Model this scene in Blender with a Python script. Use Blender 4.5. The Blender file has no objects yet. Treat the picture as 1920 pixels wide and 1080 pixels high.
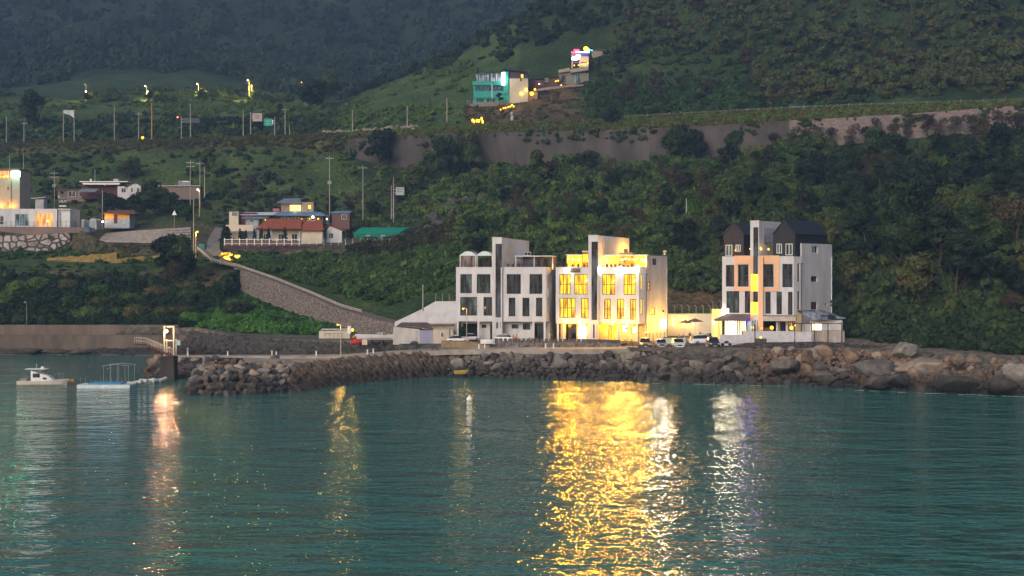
import bpy, math, random
import numpy as np
from mathutils import Vector, Matrix, noise as mn
R = math.radians
random.seed(7); RNG = np.random.default_rng(7)
sc = bpy.context.scene
COL = sc.collection
LS, ES, FS = .62, .8, .085
F, CX, HY, CH = 2250.0, 960.0, 523.0, 18.0     # focal length in px of the 1920 frame, principal column, horizon row, eye height

# ------------------------------------------------------------------ camera, world, sun
cam = bpy.data.cameras.new('camera'); camo = bpy.data.objects.new('camera', cam); COL.objects.link(camo)
camo.location = (0, 0, CH); camo.rotation_euler = (R(90), 0, 0)
cam.sensor_width = 36; cam.lens = F/1920*36; cam.shift_y = -(540-HY)/1920.0
cam.clip_start = .5; cam.clip_end = 6000
sc.camera = camo
sc.view_settings.view_transform = 'Standard'; sc.view_settings.look = 'None'
sc.view_settings.exposure = 1.12
world = bpy.data.worlds.new('World'); sc.world = world; world.use_nodes = True
wn = world.node_tree; wn.nodes.clear()
sky = wn.nodes.new('ShaderNodeTexSky'); sky.sky_type = 'NISHITA'; sky.sun_disc = False
SUN_EL, SUN_ROT = 26.0, 212.0
sky.sun_elevation = R(SUN_EL); sky.sun_rotation = R(SUN_ROT); sky.air_density = 1.0; sky.dust_density = 4.5; sky.ozone_density = .6
bg = wn.nodes.new('ShaderNodeBackground'); bg.inputs[1].default_value = .07
wo = wn.nodes.new('ShaderNodeOutputWorld'); wn.links.new(sky.outputs[0], bg.inputs[0]); wn.links.new(bg.outputs[0], wo.inputs[0])
sl = bpy.data.lights.new('sun', 'SUN'); sl.energy = .5; sl.angle = R(40); sl.color = (.90, .92, 1)
so = bpy.data.objects.new('sun', sl); COL.objects.link(so)
# Blender's sky: rotation 0 puts the sun at +Y, growing clockwise seen from above
az = R(SUN_ROT); sd = Vector((math.sin(az)*math.cos(R(SUN_EL)), math.cos(az)*math.cos(R(SUN_EL)), math.sin(R(SUN_EL))))
so.rotation_euler = sd.to_track_quat('Z', 'Y').to_euler()
cy = sc.cycles
cy.use_denoising = True; cy.max_bounces = 5; cy.diffuse_bounces = 2; cy.glossy_bounces = 3; cy.transmission_bounces = 3
cy.volume_bounces = 0; cy.transparent_max_bounces = 6; cy.caustics_reflective = False; cy.caustics_refractive = False
cy.sample_clamp_indirect = 6; cy.use_light_tree = True

def zp(py, Y): return CH - (py-HY)/F*Y
def W(px, py, Y): return Vector(((px-CX)/F*Y, Y, zp(py, Y)))

# ------------------------------------------------------------------ materials
MATS = {}
def _new(name):
    m = bpy.data.materials.new(name); m.use_nodes = True; nt = m.node_tree; nt.nodes.clear()
    out = nt.nodes.new('ShaderNodeOutputMaterial'); return m, nt, out
def N(nt, t, **kw):
    n = nt.nodes.new(t)
    for k, v in kw.items():
        if k.startswith('i_'):
            n.inputs[int(k[2:]) if k[2:].isdigit() else k[2:]].default_value = v
        else: setattr(n, k, v)
    return n
def c4(c): return (c[0], c[1], c[2], 1)
def ramp(nt, stops):
    r = nt.nodes.new('ShaderNodeValToRGB'); e = r.color_ramp.elements
    e[0].position, e[0].color = stops[0][0], c4(stops[0][1]); e[1].position, e[1].color = stops[-1][0], c4(stops[-1][1])
    for p, c in stops[1:-1]:
        x = e.new(p); x.color = c4(c)
    return r
def M(name, col, rough=.75, var=.18, s=1.2, bump=0., metal=0., col2=None, spec=.35, streak=False, world=False):
    """painted / mineral surface: two noise octaves of colour, optional run-down streaks and bump"""
    if name in MATS: return MATS[name]
    m, nt, out = _new(name); L = nt.links.new
    b = N(nt, 'ShaderNodeBsdfPrincipled'); b.inputs['Roughness'].default_value = rough; b.inputs['Metallic'].default_value = metal
    b.inputs['Specular IOR Level'].default_value = spec
    if world: tc = N(nt, 'ShaderNodeNewGeometry').outputs['Position']
    else: tc = N(nt, 'ShaderNodeTexCoord').outputs['Object']
    mp = N(nt, 'ShaderNodeMapping'); L(tc, mp.inputs[0])
    if streak: mp.inputs['Scale'].default_value = (1, 1, .3)
    nz = N(nt, 'ShaderNodeTexNoise'); nz.inputs['Scale'].default_value = s; nz.inputs['Detail'].default_value = 6; nz.inputs['Roughness'].default_value = .62
    L(mp.outputs[0], nz.inputs['Vector'])
    c2 = col2 or tuple(x*(1-2*var) for x in col)
    rp = ramp(nt, [(.32, c2), (.62, col), (.8, tuple(min(1, x*(1+var*.5)) for x in col))])
    L(nz.outputs[0], rp.inputs[0]); L(rp.outputs[0], b.inputs['Base Color'])
    if bump:
        bp = N(nt, 'ShaderNodeBump'); bp.inputs['Strength'].default_value = bump; bp.inputs['Distance'].default_value = .08
        n2 = N(nt, 'ShaderNodeTexNoise'); n2.inputs['Scale'].default_value = s*5; n2.inputs['Detail'].default_value = 5; L(tc, n2.inputs['Vector'])
        L(n2.outputs[0], bp.inputs['Height']); L(bp.outputs[0], b.inputs['Normal'])
    L(b.outputs[0], out.inputs[0]); MATS[name] = m; return m
def EM(name, col, st, vary=0, stripes=0, dark=None, s=1.0):
    """something that gives off light; stripes = curtain folds seen through a lit window"""
    if name in MATS: return MATS[name]
    m, nt, out = _new(name); L = nt.links.new
    e = N(nt, 'ShaderNodeEmission'); e.inputs[1].default_value = st*ES; e.inputs[0].default_value = c4(col)
    if stripes:
        g = N(nt, 'ShaderNodeTexCoord'); oi = N(nt, 'ShaderNodeObjectInfo')
        ad = N(nt, 'ShaderNodeVectorMath', operation='ADD'); L(g.outputs['Object'], ad.inputs[0]); L(oi.outputs['Location'], ad.inputs[1])
        mp = N(nt, 'ShaderNodeMapping'); mp.inputs['Scale'].default_value = (stripes, stripes, .22); L(ad.outputs[0], mp.inputs[0])
        nz = N(nt, 'ShaderNodeTexNoise'); nz.inputs['Scale'].default_value = 1; nz.inputs['Detail'].default_value = 2; L(mp.outputs[0], nz.inputs[0])
        rp = ramp(nt, [(.36, dark or tuple(x*.3 for x in col)), (.56, col)]); L(nz.outputs[0], rp.inputs[0]); L(rp.outputs[0], e.inputs[0])
        gl = N(nt, 'ShaderNodeBsdfGlossy'); gl.inputs[1].default_value = .1; gl.inputs[0].default_value = (.06, .06, .07, 1)
        ads = N(nt, 'ShaderNodeAddShader'); L(e.outputs[0], ads.inputs[0]); L(gl.outputs[0], ads.inputs[1]); L(ads.outputs[0], out.inputs[0])
    else: L(e.outputs[0], out.inputs[0])
    MATS[name] = m; return m
def foliage(name, stops, s=.16, rough=.85, rnd=.5):
    """leaf colour: world-space clumps plus a per-tree shift"""
    if name in MATS: return MATS[name]
    m, nt, out = _new(name); L = nt.links.new
    b = N(nt, 'ShaderNodeBsdfPrincipled'); b.inputs['Roughness'].default_value = rough; b.inputs['Specular IOR Level'].default_value = .15
    g = N(nt, 'ShaderNodeNewGeometry'); oi = N(nt, 'ShaderNodeObjectInfo')
    nz = N(nt, 'ShaderNodeTexNoise'); nz.inputs['Scale'].default_value = s; nz.inputs['Detail'].default_value = 8; nz.inputs['Roughness'].default_value = .72; L(g.outputs['Position'], nz.inputs['Vector'])
    ma = N(nt, 'ShaderNodeMath', operation='MULTIPLY_ADD'); L(oi.outputs['Random'], ma.inputs[0]); ma.inputs[1].default_value = rnd
    ad = N(nt, 'ShaderNodeMath', operation='ADD'); ad.inputs[1].default_value = -rnd*.5; L(nz.outputs[0], ad.inputs[0]); L(ad.outputs[0], ma.inputs[2])
    rp = ramp(nt, stops); L(ma.outputs[0], rp.inputs[0])
    n2 = N(nt, 'ShaderNodeTexNoise'); n2.inputs['Scale'].default_value = 1.7; n2.inputs['Detail'].default_value = 3; L(g.outputs['Position'], n2.inputs['Vector'])
    r2 = ramp(nt, [(.3, (.45, .45, .45)), (.7, (1.5, 1.5, 1.5))]); L(n2.outputs[0], r2.inputs[0])
    mx = N(nt, 'ShaderNodeMix', data_type='RGBA', blend_type='MULTIPLY'); mx.inputs[0].default_value = 1
    L(rp.outputs[0], mx.inputs[6]); L(r2.outputs[0], mx.inputs[7]); L(mx.outputs[2], b.inputs['Base Color'])
    L(b.outputs[0], out.inputs[0]); MATS[name] = m; return m
def stonewall(name, c1, c2, mortar, scale, world=True, bump=.6, sz=(1, 1, 1.2)):
    if name in MATS: return MATS[name]
    m, nt, out = _new(name); L = nt.links.new
    b = N(nt, 'ShaderNodeBsdfPrincipled'); b.inputs['Roughness'].default_value = .9; b.inputs['Specular IOR Level'].default_value = .2
    g = N(nt, 'ShaderNodeNewGeometry') if world else N(nt, 'ShaderNodeTexCoord')
    src = g.outputs['Position'] if world else g.outputs['Object']
    mp = N(nt, 'ShaderNodeMapping'); mp.inputs['Scale'].default_value = sz; L(src, mp.inputs[0])
    v = N(nt, 'ShaderNodeTexVoronoi', feature='DISTANCE_TO_EDGE'); v.inputs['Scale'].default_value = scale; L(mp.outputs[0], v.inputs['Vector'])
    v2 = N(nt, 'ShaderNodeTexVoronoi', feature='F1'); v2.inputs['Scale'].default_value = scale; L(mp.outputs[0], v2.inputs['Vector'])
    hs = N(nt, 'ShaderNodeSeparateColor'); L(v2.outputs['Color'], hs.inputs[0])
    rp = ramp(nt, [(0, c1), (1, c2)]); L(hs.outputs[0], rp.inputs[0])
    e = ramp(nt, [(.03, (0, 0, 0)), (.14, (1, 1, 1))]); L(v.outputs['Distance'], e.inputs[0])
    mx = N(nt, 'ShaderNodeMix', data_type='RGBA'); L(e.outputs[0], mx.inputs[0]); mx.inputs[6].default_value = c4(mortar); L(rp.outputs[0], mx.inputs[7])
    nz = N(nt, 'ShaderNodeTexNoise'); nz.inputs['Scale'].default_value = scale*2.5; nz.inputs['Detail'].default_value = 6; L(src, nz.inputs['Vector'])
    r2 = ramp(nt, [(.3, (.6, .6, .6)), (.7, (1.2, 1.2, 1.2))]); L(nz.outputs[0], r2.inputs[0])
    m2 = N(nt, 'ShaderNodeMix', data_type='RGBA', blend_type='MULTIPLY'); m2.inputs[0].default_value = 1
    L(mx.outputs[2], m2.inputs[6]); L(r2.outputs[0], m2.inputs[7]); L(m2.outputs[2], b.inputs['Base Color'])
    bp = N(nt, 'ShaderNodeBump'); bp.inputs['Strength'].default_value = bump; bp.inputs['Distance'].default_value = .25; L(e.outputs[0], bp.inputs['Height']); L(bp.outputs[0], b.inputs['Normal'])
    L(b.outputs[0], out.inputs[0]); MATS[name] = m; return m
def bricks(name, c1, c2, mortar, w=.4, h=.2, vertical=True):
    if name in MATS: return MATS[name]
    m, nt, out = _new(name); L = nt.links.new
    b = N(nt, 'ShaderNodeBsdfPrincipled'); b.inputs['Roughness'].default_value = .85; b.inputs['Specular IOR Level'].default_value = .2
    g = N(nt, 'ShaderNodeTexCoord'); sp = N(nt, 'ShaderNodeSeparateXYZ'); L(g.outputs['Object'], sp.inputs[0])
    cb = N(nt, 'ShaderNodeCombineXYZ')
    if vertical:
        a = N(nt, 'ShaderNodeMath', operation='ADD'); L(sp.outputs[0], a.inputs[0]); L(sp.outputs[1], a.inputs[1]); L(a.outputs[0], cb.inputs[0]); L(sp.outputs[2], cb.inputs[1])
    else: L(sp.outputs[0], cb.inputs[0]); L(sp.outputs[1], cb.inputs[1])
    t = N(nt, 'ShaderNodeTexBrick'); t.inputs['Scale'].default_value = 1; t.inputs['Brick Width'].default_value = w; t.inputs['Row Height'].default_value = h; t.inputs['Mortar Size'].default_value = .03
    t.inputs['Color1'].default_value = c4(c1); t.inputs['Color2'].default_value = c4(c2); t.inputs['Mortar'].default_value = c4(mortar); L(cb.outputs[0], t.inputs['Vector'])
    L(t.outputs[0], b.inputs['Base Color'])
    bp = N(nt, 'ShaderNodeBump'); bp.inputs['Strength'].default_value = .5; bp.inputs['Distance'].default_value = .05; bp.invert = True; L(t.outputs['Fac'], bp.inputs['Height']); L(bp.outputs[0], b.inputs['Normal'])
    L(b.outputs[0], out.inputs[0]); MATS[name] = m; return m
def glass(name, col, rough=.1, s=.22, stripes=1.6):
    """window glass seen from outside at dusk: dark room, pale curtain folds, sky sheen"""
    if name in MATS: return MATS[name]
    m, nt, out = _new(name); L = nt.links.new
    b = N(nt, 'ShaderNodeBsdfPrincipled'); b.inputs['Roughness'].default_value = rough; b.inputs['Specular IOR Level'].default_value = s
    g = N(nt, 'ShaderNodeTexCoord'); oi = N(nt, 'ShaderNodeObjectInfo')
    ad = N(nt, 'ShaderNodeVectorMath', operation='ADD'); L(g.outputs['Object'], ad.inputs[0]); L(oi.outputs['Location'], ad.inputs[1])
    mp = N(nt, 'ShaderNodeMapping'); mp.inputs['Scale'].default_value = (stripes, stripes, .25); L(ad.outputs[0], mp.inputs[0])
    nz = N(nt, 'ShaderNodeTexNoise'); nz.inputs['Scale'].default_value = 1; nz.inputs['Detail'].default_value = 3; L(mp.outputs[0], nz.inputs[0])
    rp = ramp(nt, [(.42, tuple(x*.22 for x in col)), (.66, tuple(x*2.8 for x in col))]); L(nz.outputs[0], rp.inputs[0]); L(rp.outputs[0], b.inputs['Base Color'])
    L(b.outputs[0], out.inputs[0]); MATS[name] = m; return m

# ------------------------------------------------------------------ mesh builder
class MB:
    def __init__(s): s.v = []; s.f = []; s.m = []
    def add(s, vs, fs, mi=0):
        o = len(s.v); s.v += [tuple(p) for p in vs]; s.f += [tuple(i+o for i in f) for f in fs]; s.m += [mi]*len(fs); return s
    def box(s, a, b, mi=0):
        (x0, y0, z0), (x1, y1, z1) = a, b
        x0, x1 = min(x0, x1), max(x0, x1); y0, y1 = min(y0, y1), max(y0, y1); z0, z1 = min(z0, z1), max(z0, z1)
        return s.add([(x0,y0,z0),(x1,y0,z0),(x1,y1,z0),(x0,y1,z0),(x0,y0,z1),(x1,y0,z1),(x1,y1,z1),(x0,y1,z1)],
              [(0,3,2,1),(4,5,6,7),(0,1,5,4),(1,2,6,5),(2,3,7,6),(3,0,4,7)], mi)
    def prism(s, poly, z0, z1, mi=0):
        """poly: xy outline, counter-clockwise; z0/z1 numbers or lists per vertex"""
        n = len(poly); za = z0 if hasattr(z0, '__len__') else [z0]*n; zb = z1 if hasattr(z1, '__len__') else [z1]*n
        vs = [(p[0], p[1], za[i]) for i, p in enumerate(poly)] + [(p[0], p[1], zb[i]) for i, p in enumerate(poly)]
        return s.add(vs, [tuple(range(n-1, -1, -1)), tuple(range(n, 2*n))] + [(i, (i+1) % n, n+(i+1) % n, n+i) for i in range(n)], mi)
    def tube(s, p0, p1, r0, r1=None, n=8, mi=0, cap=True):
        p0, p1 = Vector(p0), Vector(p1); r1 = r0 if r1 is None else r1
        d = (p1-p0).normalized() if (p1-p0).length > 1e-6 else Vector((0, 0, 1))
        a = d.orthogonal().normalized(); b = d.cross(a)
        vs = []
        for p, r in ((p0, r0), (p1, r1)):
            vs += [p + (a*math.cos(2*math.pi*i/n) + b*math.sin(2*math.pi*i/n))*r for i in range(n)]
        fs = [(i, (i+1) % n, n+(i+1) % n, n+i) for i in range(n)]
        if cap: fs += [tuple(range(n-1, -1, -1)), tuple(range(n, 2*n))]
        return s.add(vs, fs, mi)
    def path(s, pts, r, n=6, mi=0):
        for a, b in zip(pts[:-1], pts[1:]): s.tube(a, b, r, r, n, mi)
        return s
    def ball(s, c, r, n=10, m=6, mi=0, sc_=(1, 1, 1)):
        vs = [(c[0], c[1], c[2]+r*sc_[2])]
        for j in range(1, m):
            t = math.pi*j/m
            for i in range(n):
                p = 2*math.pi*i/n; vs.append((c[0]+r*sc_[0]*math.sin(t)*math.cos(p), c[1]+r*sc_[1]*math.sin(t)*math.sin(p), c[2]+r*sc_[2]*math.cos(t)))
        vs.append((c[0], c[1], c[2]-r*sc_[2])); fs = [(0, 1+i, 1+(i+1) % n) for i in range(n)]
        for j in range(m-2):
            for i in range(n):
                a = 1+j*n; fs.append((a+i, a+n+i, a+n+(i+1) % n, a+(i+1) % n))
        k = 1+(m-2)*n; fs += [(k+i, len(vs)-1, k+(i+1) % n) for i in range(n)]
        return s.add(vs, fs, mi)
    def wall(s, p0, p1, z0, z1, holes, t, mi=0):
        """slab from p0 to p1 (xy), thickness t to the left of the direction p0->p1; holes = (s0,s1,za,zb)"""
        p0, p1 = Vector(p0), Vector(p1); Ln = (p1-p0).length; d = (p1-p0)/Ln; nrm = Vector((-d.y, d.x))
        xs = sorted({0., Ln, *[round(min(max(h[i], 0), Ln), 4) for h in holes for i in (0, 1)]})
        zs = sorted({z0, z1, *[round(min(max(h[i], z0), z1), 4) for h in holes for i in (2, 3)]})
        def hole(i, j):
            cx_, cz_ = (xs[i]+xs[i+1])/2, (zs[j]+zs[j+1])/2
            return any(h[0] < cx_ < h[1] and h[2] < cz_ < h[3] for h in holes)
        nx, nz_ = len(xs)-1, len(zs)-1; so_ = [[not hole(i, j) for j in range(nz_)] for i in range(nx)]
        def P(x, z, k): q = p0 + d*x + nrm*(t*k); return (q.x, q.y, z)
        for i in range(nx):
            for j in range(nz_):
                if not so_[i][j]: continue
                a, b, c, e = xs[i], xs[i+1], zs[j], zs[j+1]
                s.add([P(a,c,0),P(b,c,0),P(b,e,0),P(a,e,0)], [(0,1,2,3)], mi); s.add([P(a,c,1),P(b,c,1),P(b,e,1),P(a,e,1)], [(3,2,1,0)], mi)
                if i == 0 or not so_[i-1][j]: s.add([P(a,c,0),P(a,e,0),P(a,e,1),P(a,c,1)], [(0,1,2,3)], mi)
                if i == nx-1 or not so_[i+1][j]: s.add([P(b,c,0),P(b,c,1),P(b,e,1),P(b,e,0)], [(0,1,2,3)], mi)
                if j == 0 or not so_[i][j-1]: s.add([P(a,c,0),P(a,c,1),P(b,c,1),P(b,c,0)], [(0,1,2,3)], mi)
                if j == nz_-1 or not so_[i][j+1]: s.add([P(a,e,0),P(b,e,0),P(b,e,1),P(a,e,1)], [(0,1,2,3)], mi)
        return s
    def build(s, name, mats, parent=None, loc=None, rz=0, smooth=False):
        me = bpy.data.meshes.new(name); me.from_pydata(s.v, [], s.f)
        for m in (mats if isinstance(mats, (list, tuple)) else [mats]): me.materials.append(m)
        if any(s.m): me.polygons.foreach_set('material_index', s.m)
        if smooth: me.polygons.foreach_set('use_smooth', [True]*len(s.f))
        me.update(); o = bpy.data.objects.new(name, me); COL.objects.link(o)
        if parent: o.parent = parent
        if loc is not None: o.location = loc
        o.rotation_euler.z = rz; return o
def npmesh(name, verts, faces, mats, parent=None, midx=None, smooth=False):
    """verts Nx3, faces Mxk numpy (all tris or all quads)"""
    me = bpy.data.meshes.new(name); k = faces.shape[1]
    me.vertices.add(len(verts)); me.vertices.foreach_set('co', verts.astype(np.float32).ravel())
    me.loops.add(faces.size); me.loops.foreach_set('vertex_index', faces.astype(np.int32).ravel())
    me.polygons.add(len(faces)); me.polygons.foreach_set('loop_start', np.arange(0, faces.size, k, dtype=np.int32))
    me.polygons.foreach_set('loop_total', np.full(len(faces), k, dtype=np.int32))
    for m in (mats if isinstance(mats, (list, tuple)) else [mats]): me.materials.append(m)
    if midx is not None: me.polygons.foreach_set('material_index', midx.astype(np.int32))
    me.polygons.foreach_set('use_smooth', np.full(len(faces), smooth))
    me.update(calc_edges=True); me.validate(); o = bpy.data.objects.new(name, me); COL.objects.link(o)
    if parent: o.parent = parent
    return o
def tag(o, label=None, cat=None, group=None, kind=None):
    if label: o['label'] = label
    if cat: o['category'] = cat
    if group: o['group'] = group
    if kind: o['kind'] = kind
    return o
def thing(name, label, cat, loc=(0, 0, 0), rz=0, group=None):
    o = bpy.data.objects.new(name, None); COL.objects.link(o); o.location = loc; o.rotation_euler = (0, 0, rz); o.empty_display_size = .3
    return tag(o, label, cat, group)
def copy_tree(o, parent=None):
    c = o.copy(); COL.objects.link(c); c.parent = parent
    for ch in [x for x in o.children]: copy_tree(ch, c)
    return c
def clone(o, loc, rz, label=None, group=None, scale=None):
    c = copy_tree(o); c.location = loc; c.rotation_euler.z = rz
    if scale: c.scale = scale if hasattr(scale, '__len__') else (scale,)*3
    if label: c['label'] = label
    if group: c['group'] = group
    return c
def plight(parent, loc, col, energy, r=.15):
    l = bpy.data.lights.new('lamp_or_wash_light', 'POINT'); l.energy = energy*LS; l.color = col; l.shadow_soft_size = r
    o = bpy.data.objects.new('lamp_or_wash_light', l); COL.objects.link(o); o.location = loc
    if parent: o.parent = parent
    return o
def spill(parent, loc, col, energy, r=.25, down=5, size=74):
    """added spot light that lays a reflection streak on the bay"""
    l = bpy.data.lights.new('flood_or_added_spot', 'SPOT'); l.energy = energy*FS; l.color = col; l.shadow_soft_size = r; l.spot_size = R(size); l.spot_blend = .5
    o = bpy.data.objects.new('flood_or_added_spot', l); COL.objects.link(o); o.location = loc; o.rotation_euler = (R(90-down), 0, R(180)+(-parent.rotation_euler.z if parent else 0)); o.parent = parent; return o
def text(s, size, mat, parent, loc, name='lettering', rx=90, rz=0, ext=.03, align='CENTER'):
    cu = bpy.data.curves.new(name, 'FONT'); cu.body = s; cu.size = size; cu.extrude = ext; cu.align_x = align; cu.align_y = 'CENTER'
    t = bpy.data.objects.new(name, cu); COL.objects.link(t)
    me = bpy.data.meshes.new_from_object(t.evaluated_get(bpy.context.evaluated_depsgraph_get())); bpy.data.objects.remove(t)
    o = bpy.data.objects.new(name, me); me.materials.clear(); me.materials.append(mat); COL.objects.link(o); o.parent = parent; o.location = loc; o.rotation_euler = (R(rx), 0, R(rz)); return o

WARM = (1, .46, .05); YEL = (1, .57, .10); PALE = (1, .82, .52); GOLD = (1, .40, .01)
# ------------------------------------------------------------------ terrain: columns of (distance, height) knots fanning out from the bay
def _z(v, Y): return zp(v[0], Y) if isinstance(v, tuple) else v
p = lambda y: (y,)
YR = {-1000:540, 0:505, 150:500, 200:497, 370:487, 450:482, 520:478, 640:468, 740:460, 850:452, 950:444, 1050:436, 1250:420, 1350:413, 1450:406, 1590:398, 1700:394, 1920:385, 3000:360}
WT = {640:71.2, 740:71.5, 850:71.8, 950:71, 1050:70.4, 1250:69.7, 1350:69.7, 1450:70, 1590:70.2, 1700:70.8, 1920:72.3, 3000:72}
WBZ = {640:66, 740:60, 850:57, 950:57.5, 1050:58, 1250:58, 1350:59.8, 1450:61, 1590:61.7, 1700:63, 1920:65.3, 3000:66}
T = {}
def col(px, pre, mid, up):
    yr = YR[px]
    if px in WT: wall = [(yr-9.4, WBZ[px]), (yr-8.2, WT[px]), (yr-1, 74.9), (yr+10, 74.9)]
    else: wall = [(yr-14, 69.5), (yr-7, 73), (yr-1, 74.9), (yr+10, 74.9)]
    T[px] = [(a, _z(b, a)) for a, b in pre+mid] + wall + [(a, _z(b, a)) for a, b in up]
E_ = [(1150, 380), (1500, 250)]
col(-1000, [(330,-4),(332,6.3),(337,6.5),(342,10),(348,13),(356,17)], [(372,24),(374,28),(392,33),(440,48)], [(600,105),(720,125),(800,150),(900,200)]+E_)
col(0, [(291.5,-4),(294.2,6.3),(298,6.5),(303,10),(312,14.5),(325,20.6)], [(364,p(475)),(366,33.2),(398,34.2),(440,51)], [(560,p(225)),(640,p(185)),(720,p(170)),(880,p(90))]+E_)
col(150, [(291.5,-4),(294.2,6.3),(298,6.5),(303,10),(312,14.5),(325,20.6)], [(363.5,p(474)),(366.6,33.0),(398,34.2),(440,50.5)], [(560,p(223)),(626,p(187)),(720,p(145)),(880,p(86))]+E_)
col(200, [(291.5,-4),(294.2,6.3),(298,6.5),(303,10),(312,14.5),(325,20.6)], [(352,p(488)),(356,p(458)),(385,p(436)),(440,p(362))], [(560,p(222)),(622,p(187)),(720,p(138)),(880,p(85))]+E_)
col(370, [(288,-4),(291,6),(294,6.2),(301,9.5),(312,14),(328,21)], [(345,p(492)),(358,p(462)),(388,p(415)),(440,p(360))], [(560,p(220)),(620,p(187)),(720,p(135)),(880,p(95))]+E_)
col(450, [(262,-4),(268,5),(288,5),(324.5,15.0),(326,20.6),(333,20.8)], [(352,p(478)),(358,p(460)),(384,p(442)),(430,p(370))], [(555,p(218)),(620,p(187)),(720,p(155)),(880,p(98))]+E_)
col(520, [(250,-4),(259,5),(284,5),(307.5,11.0),(309,17),(315,17.2)], [(355,25),(357,p(461)),(384,31),(430,p(370))], [(545,p(215)),(615,p(188)),(710,p(172)),(880,p(100))]+E_)
col(640, [(240,-4),(250,5),(275,5),(282.5,6.2),(284,10.7),(290,10.9)], [(353,25),(355,27.8),(382,31),(428,p(380))], [(520,p(222)),(600,p(188)),(700,p(205)),(880,p(110))]+E_)
col(740, [(232,-4),(242,5),(263,5.2),(264.5,5.6),(265,7.8),(271,8)], [(348,24.5),(350,p(458)),(375,p(440)),(405,p(380))], [(500,p(205)),(600,p(148)),(700,110),(880,p(100))]+E_)
col(850, [(222,-4),(231,5),(270,5.2),(274,8),(278,11),(283,14)], [(325,p(455)),(335,p(440)),(358,p(400)),(382,p(360))], [(488,p(200)),(600,p(105)),(700,110),(880,p(80))]+E_)
col(950, [(220,-4),(229,5),(270,5.2),(274,8),(279,12),(284,15)], [(322,p(452)),(332,p(432)),(356,p(395)),(385,p(350))], [(486,p(198)),(595,p(45)),(700,125),(880,p(60))]+E_)
col(1050, [(218,-4),(228,5),(270,5.2),(275,8),(280,12),(285,16)], [(318,p(450)),(328,p(425)),(350,p(390)),(380,p(345))], [(507,p(160)),(590,p(-10)),(700,170),(860,230)]+E_)
col(1250, [(210,-4),(222,5),(270.4,5.2),(271.5,10.2),(276,11),(284,16)], [(318,p(440)),(330,p(415)),(350,p(380)),(378,p(345))], [(488,p(158)),(560,p(-70)),(680,200),(850,260)]+E_)
col(1350, [(206,-4),(220,5),(270,5.2),(271,10.2),(276,11.5),(284,17)], [(315,p(425)),(325,p(400)),(345,p(360)),(368,p(325))], [(470,p(152)),(550,p(-80)),(680,200),(850,260)]+E_)
col(1450, [(203,-4),(220,5),(267,5.2),(268.5,8),(274,12.5),(282,18)], [(313,p(418)),(323,p(395)),(343,p(352)),(364,p(312))], [(460,p(148)),(545,p(-80)),(670,200),(850,260)]+E_)
col(1590, [(197,-4),(222,5),(250,6),(256,8),(264,13),(274,20)], [(310,p(410)),(320,p(390)),(340,p(345)),(360,p(300))], [(450,p(140)),(540,p(-80)),(660,200),(850,260)]+E_)
col(1700, [(191,-4),(213,4.3),(223,6),(232,11),(242,18),(256,26)], [(300,p(400)),(312,p(375)),(332,p(330)),(352,p(290))], [(445,p(130)),(535,p(-80)),(660,200),(850,260)]+E_)
col(1920, [(184,-4),(200,3.4),(210,5),(220,11),(232,18),(248,27)], [(295,p(390)),(305,p(365)),(325,p(320)),(345,p(280))], [(435,p(110)),(520,p(-90)),(640,200),(850,260)]+E_)
col(3000, [(165,-4),(178,4),(190,6),(200,12),(215,22),(235,34)], [(285,48),(300,52),(320,58),(330,64)], [(410,100),(480,150),(600,190),(850,250)]+E_)
PXS = sorted(T); TA = np.array([T[k] for k in PXS]); NK = TA.shape[1]
def knots(px):
    px = min(max(px, PXS[0]), PXS[-1]); i = max(j for j in range(len(PXS)) if PXS[j] <= px); i = min(i, len(PXS)-2)
    t = (px-PXS[i])/(PXS[i+1]-PXS[i]); return TA[i]*(1-t)+TA[i+1]*t
def gz(px, Y):
    k = knots(px); return float(np.interp(Y, k[:, 0], k[:, 1]))
def G(px, Y, dz=0): return Vector(((px-CX)/F*Y, Y, gz(px, Y)+dz))
def Yat(px, py, kmin=0):
    """distance at which the ground of this column shows at this row"""
    k = knots(px)
    for j in range(kmin, NK-1):
        for t in np.linspace(0, 1, 13):
            Y = k[j, 0]*(1-t)+k[j+1, 0]*t; z = k[j, 1]*(1-t)+k[j+1, 1]*t
            if HY+(CH-z)*F/Y <= py: return float(Y)
    return float(k[-1, 0])
# amplitude of roughness in each interval, and colours of the bare ground
dark, tarm, soil = (.022,.038,.014), (.105,.095,.085), (.090,.062,.038)
AMP = [.3,0,.5,.3,0,.4,.2,.15,1.2,1.0,0,.3,0,1.6,2.2,3,7,12,12]
SUB = [5,5,8,2,3,10,4,6,12,10,3,4,3,18,24,16,20,24,6]
# (.040,.062,.020), (.085,.062,.040), (.020,.034,.016), (.060,.044,.026), (.105,.095,.085), (.10,.082,.07)
def gcol(px, k):
    if k == 0: return (.055,.045,.04)
    if k == 1: return tarm if px > 430 else (.12,.10,.085)
    if px > 1560: return dark if k < 13 else ((.026,.044,.02) if px < 1750 and k == 13 else dark)
    if k in (2,3): return (.03,.06,.018)
    if k == 4: return soil
    if k == 5: return (.034,.058,.018)
    if k in (6,7): return (.070,.062,.036) if px < 430 else ((.06,.055,.04) if px < 660 else ((.040,.044,.022) if px < 830 else dark))
    if k == 8: return (.048,.062,.024) if px < 700 else dark
    if k == 9: return (.045,.068,.022) if px < 660 else dark
    if k in (10,11): return (.05,.055,.022)
    if k == 12: return (.09,.085,.08)
    if k == 13: return (.038,.062,.024) if px < 880 else ((.07,.05,.034) if px < 1080 else (.032,.05,.022))
    if k == 14: return (.044,.072,.024) if px < 980 else dark
    if k == 15: return (.026,.044,.022) if px < 560 else (.018,.030,.014)
    return (.014,.026,.017)
cols = np.arange(-1000, 3001, 11.0); rows = []
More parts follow.
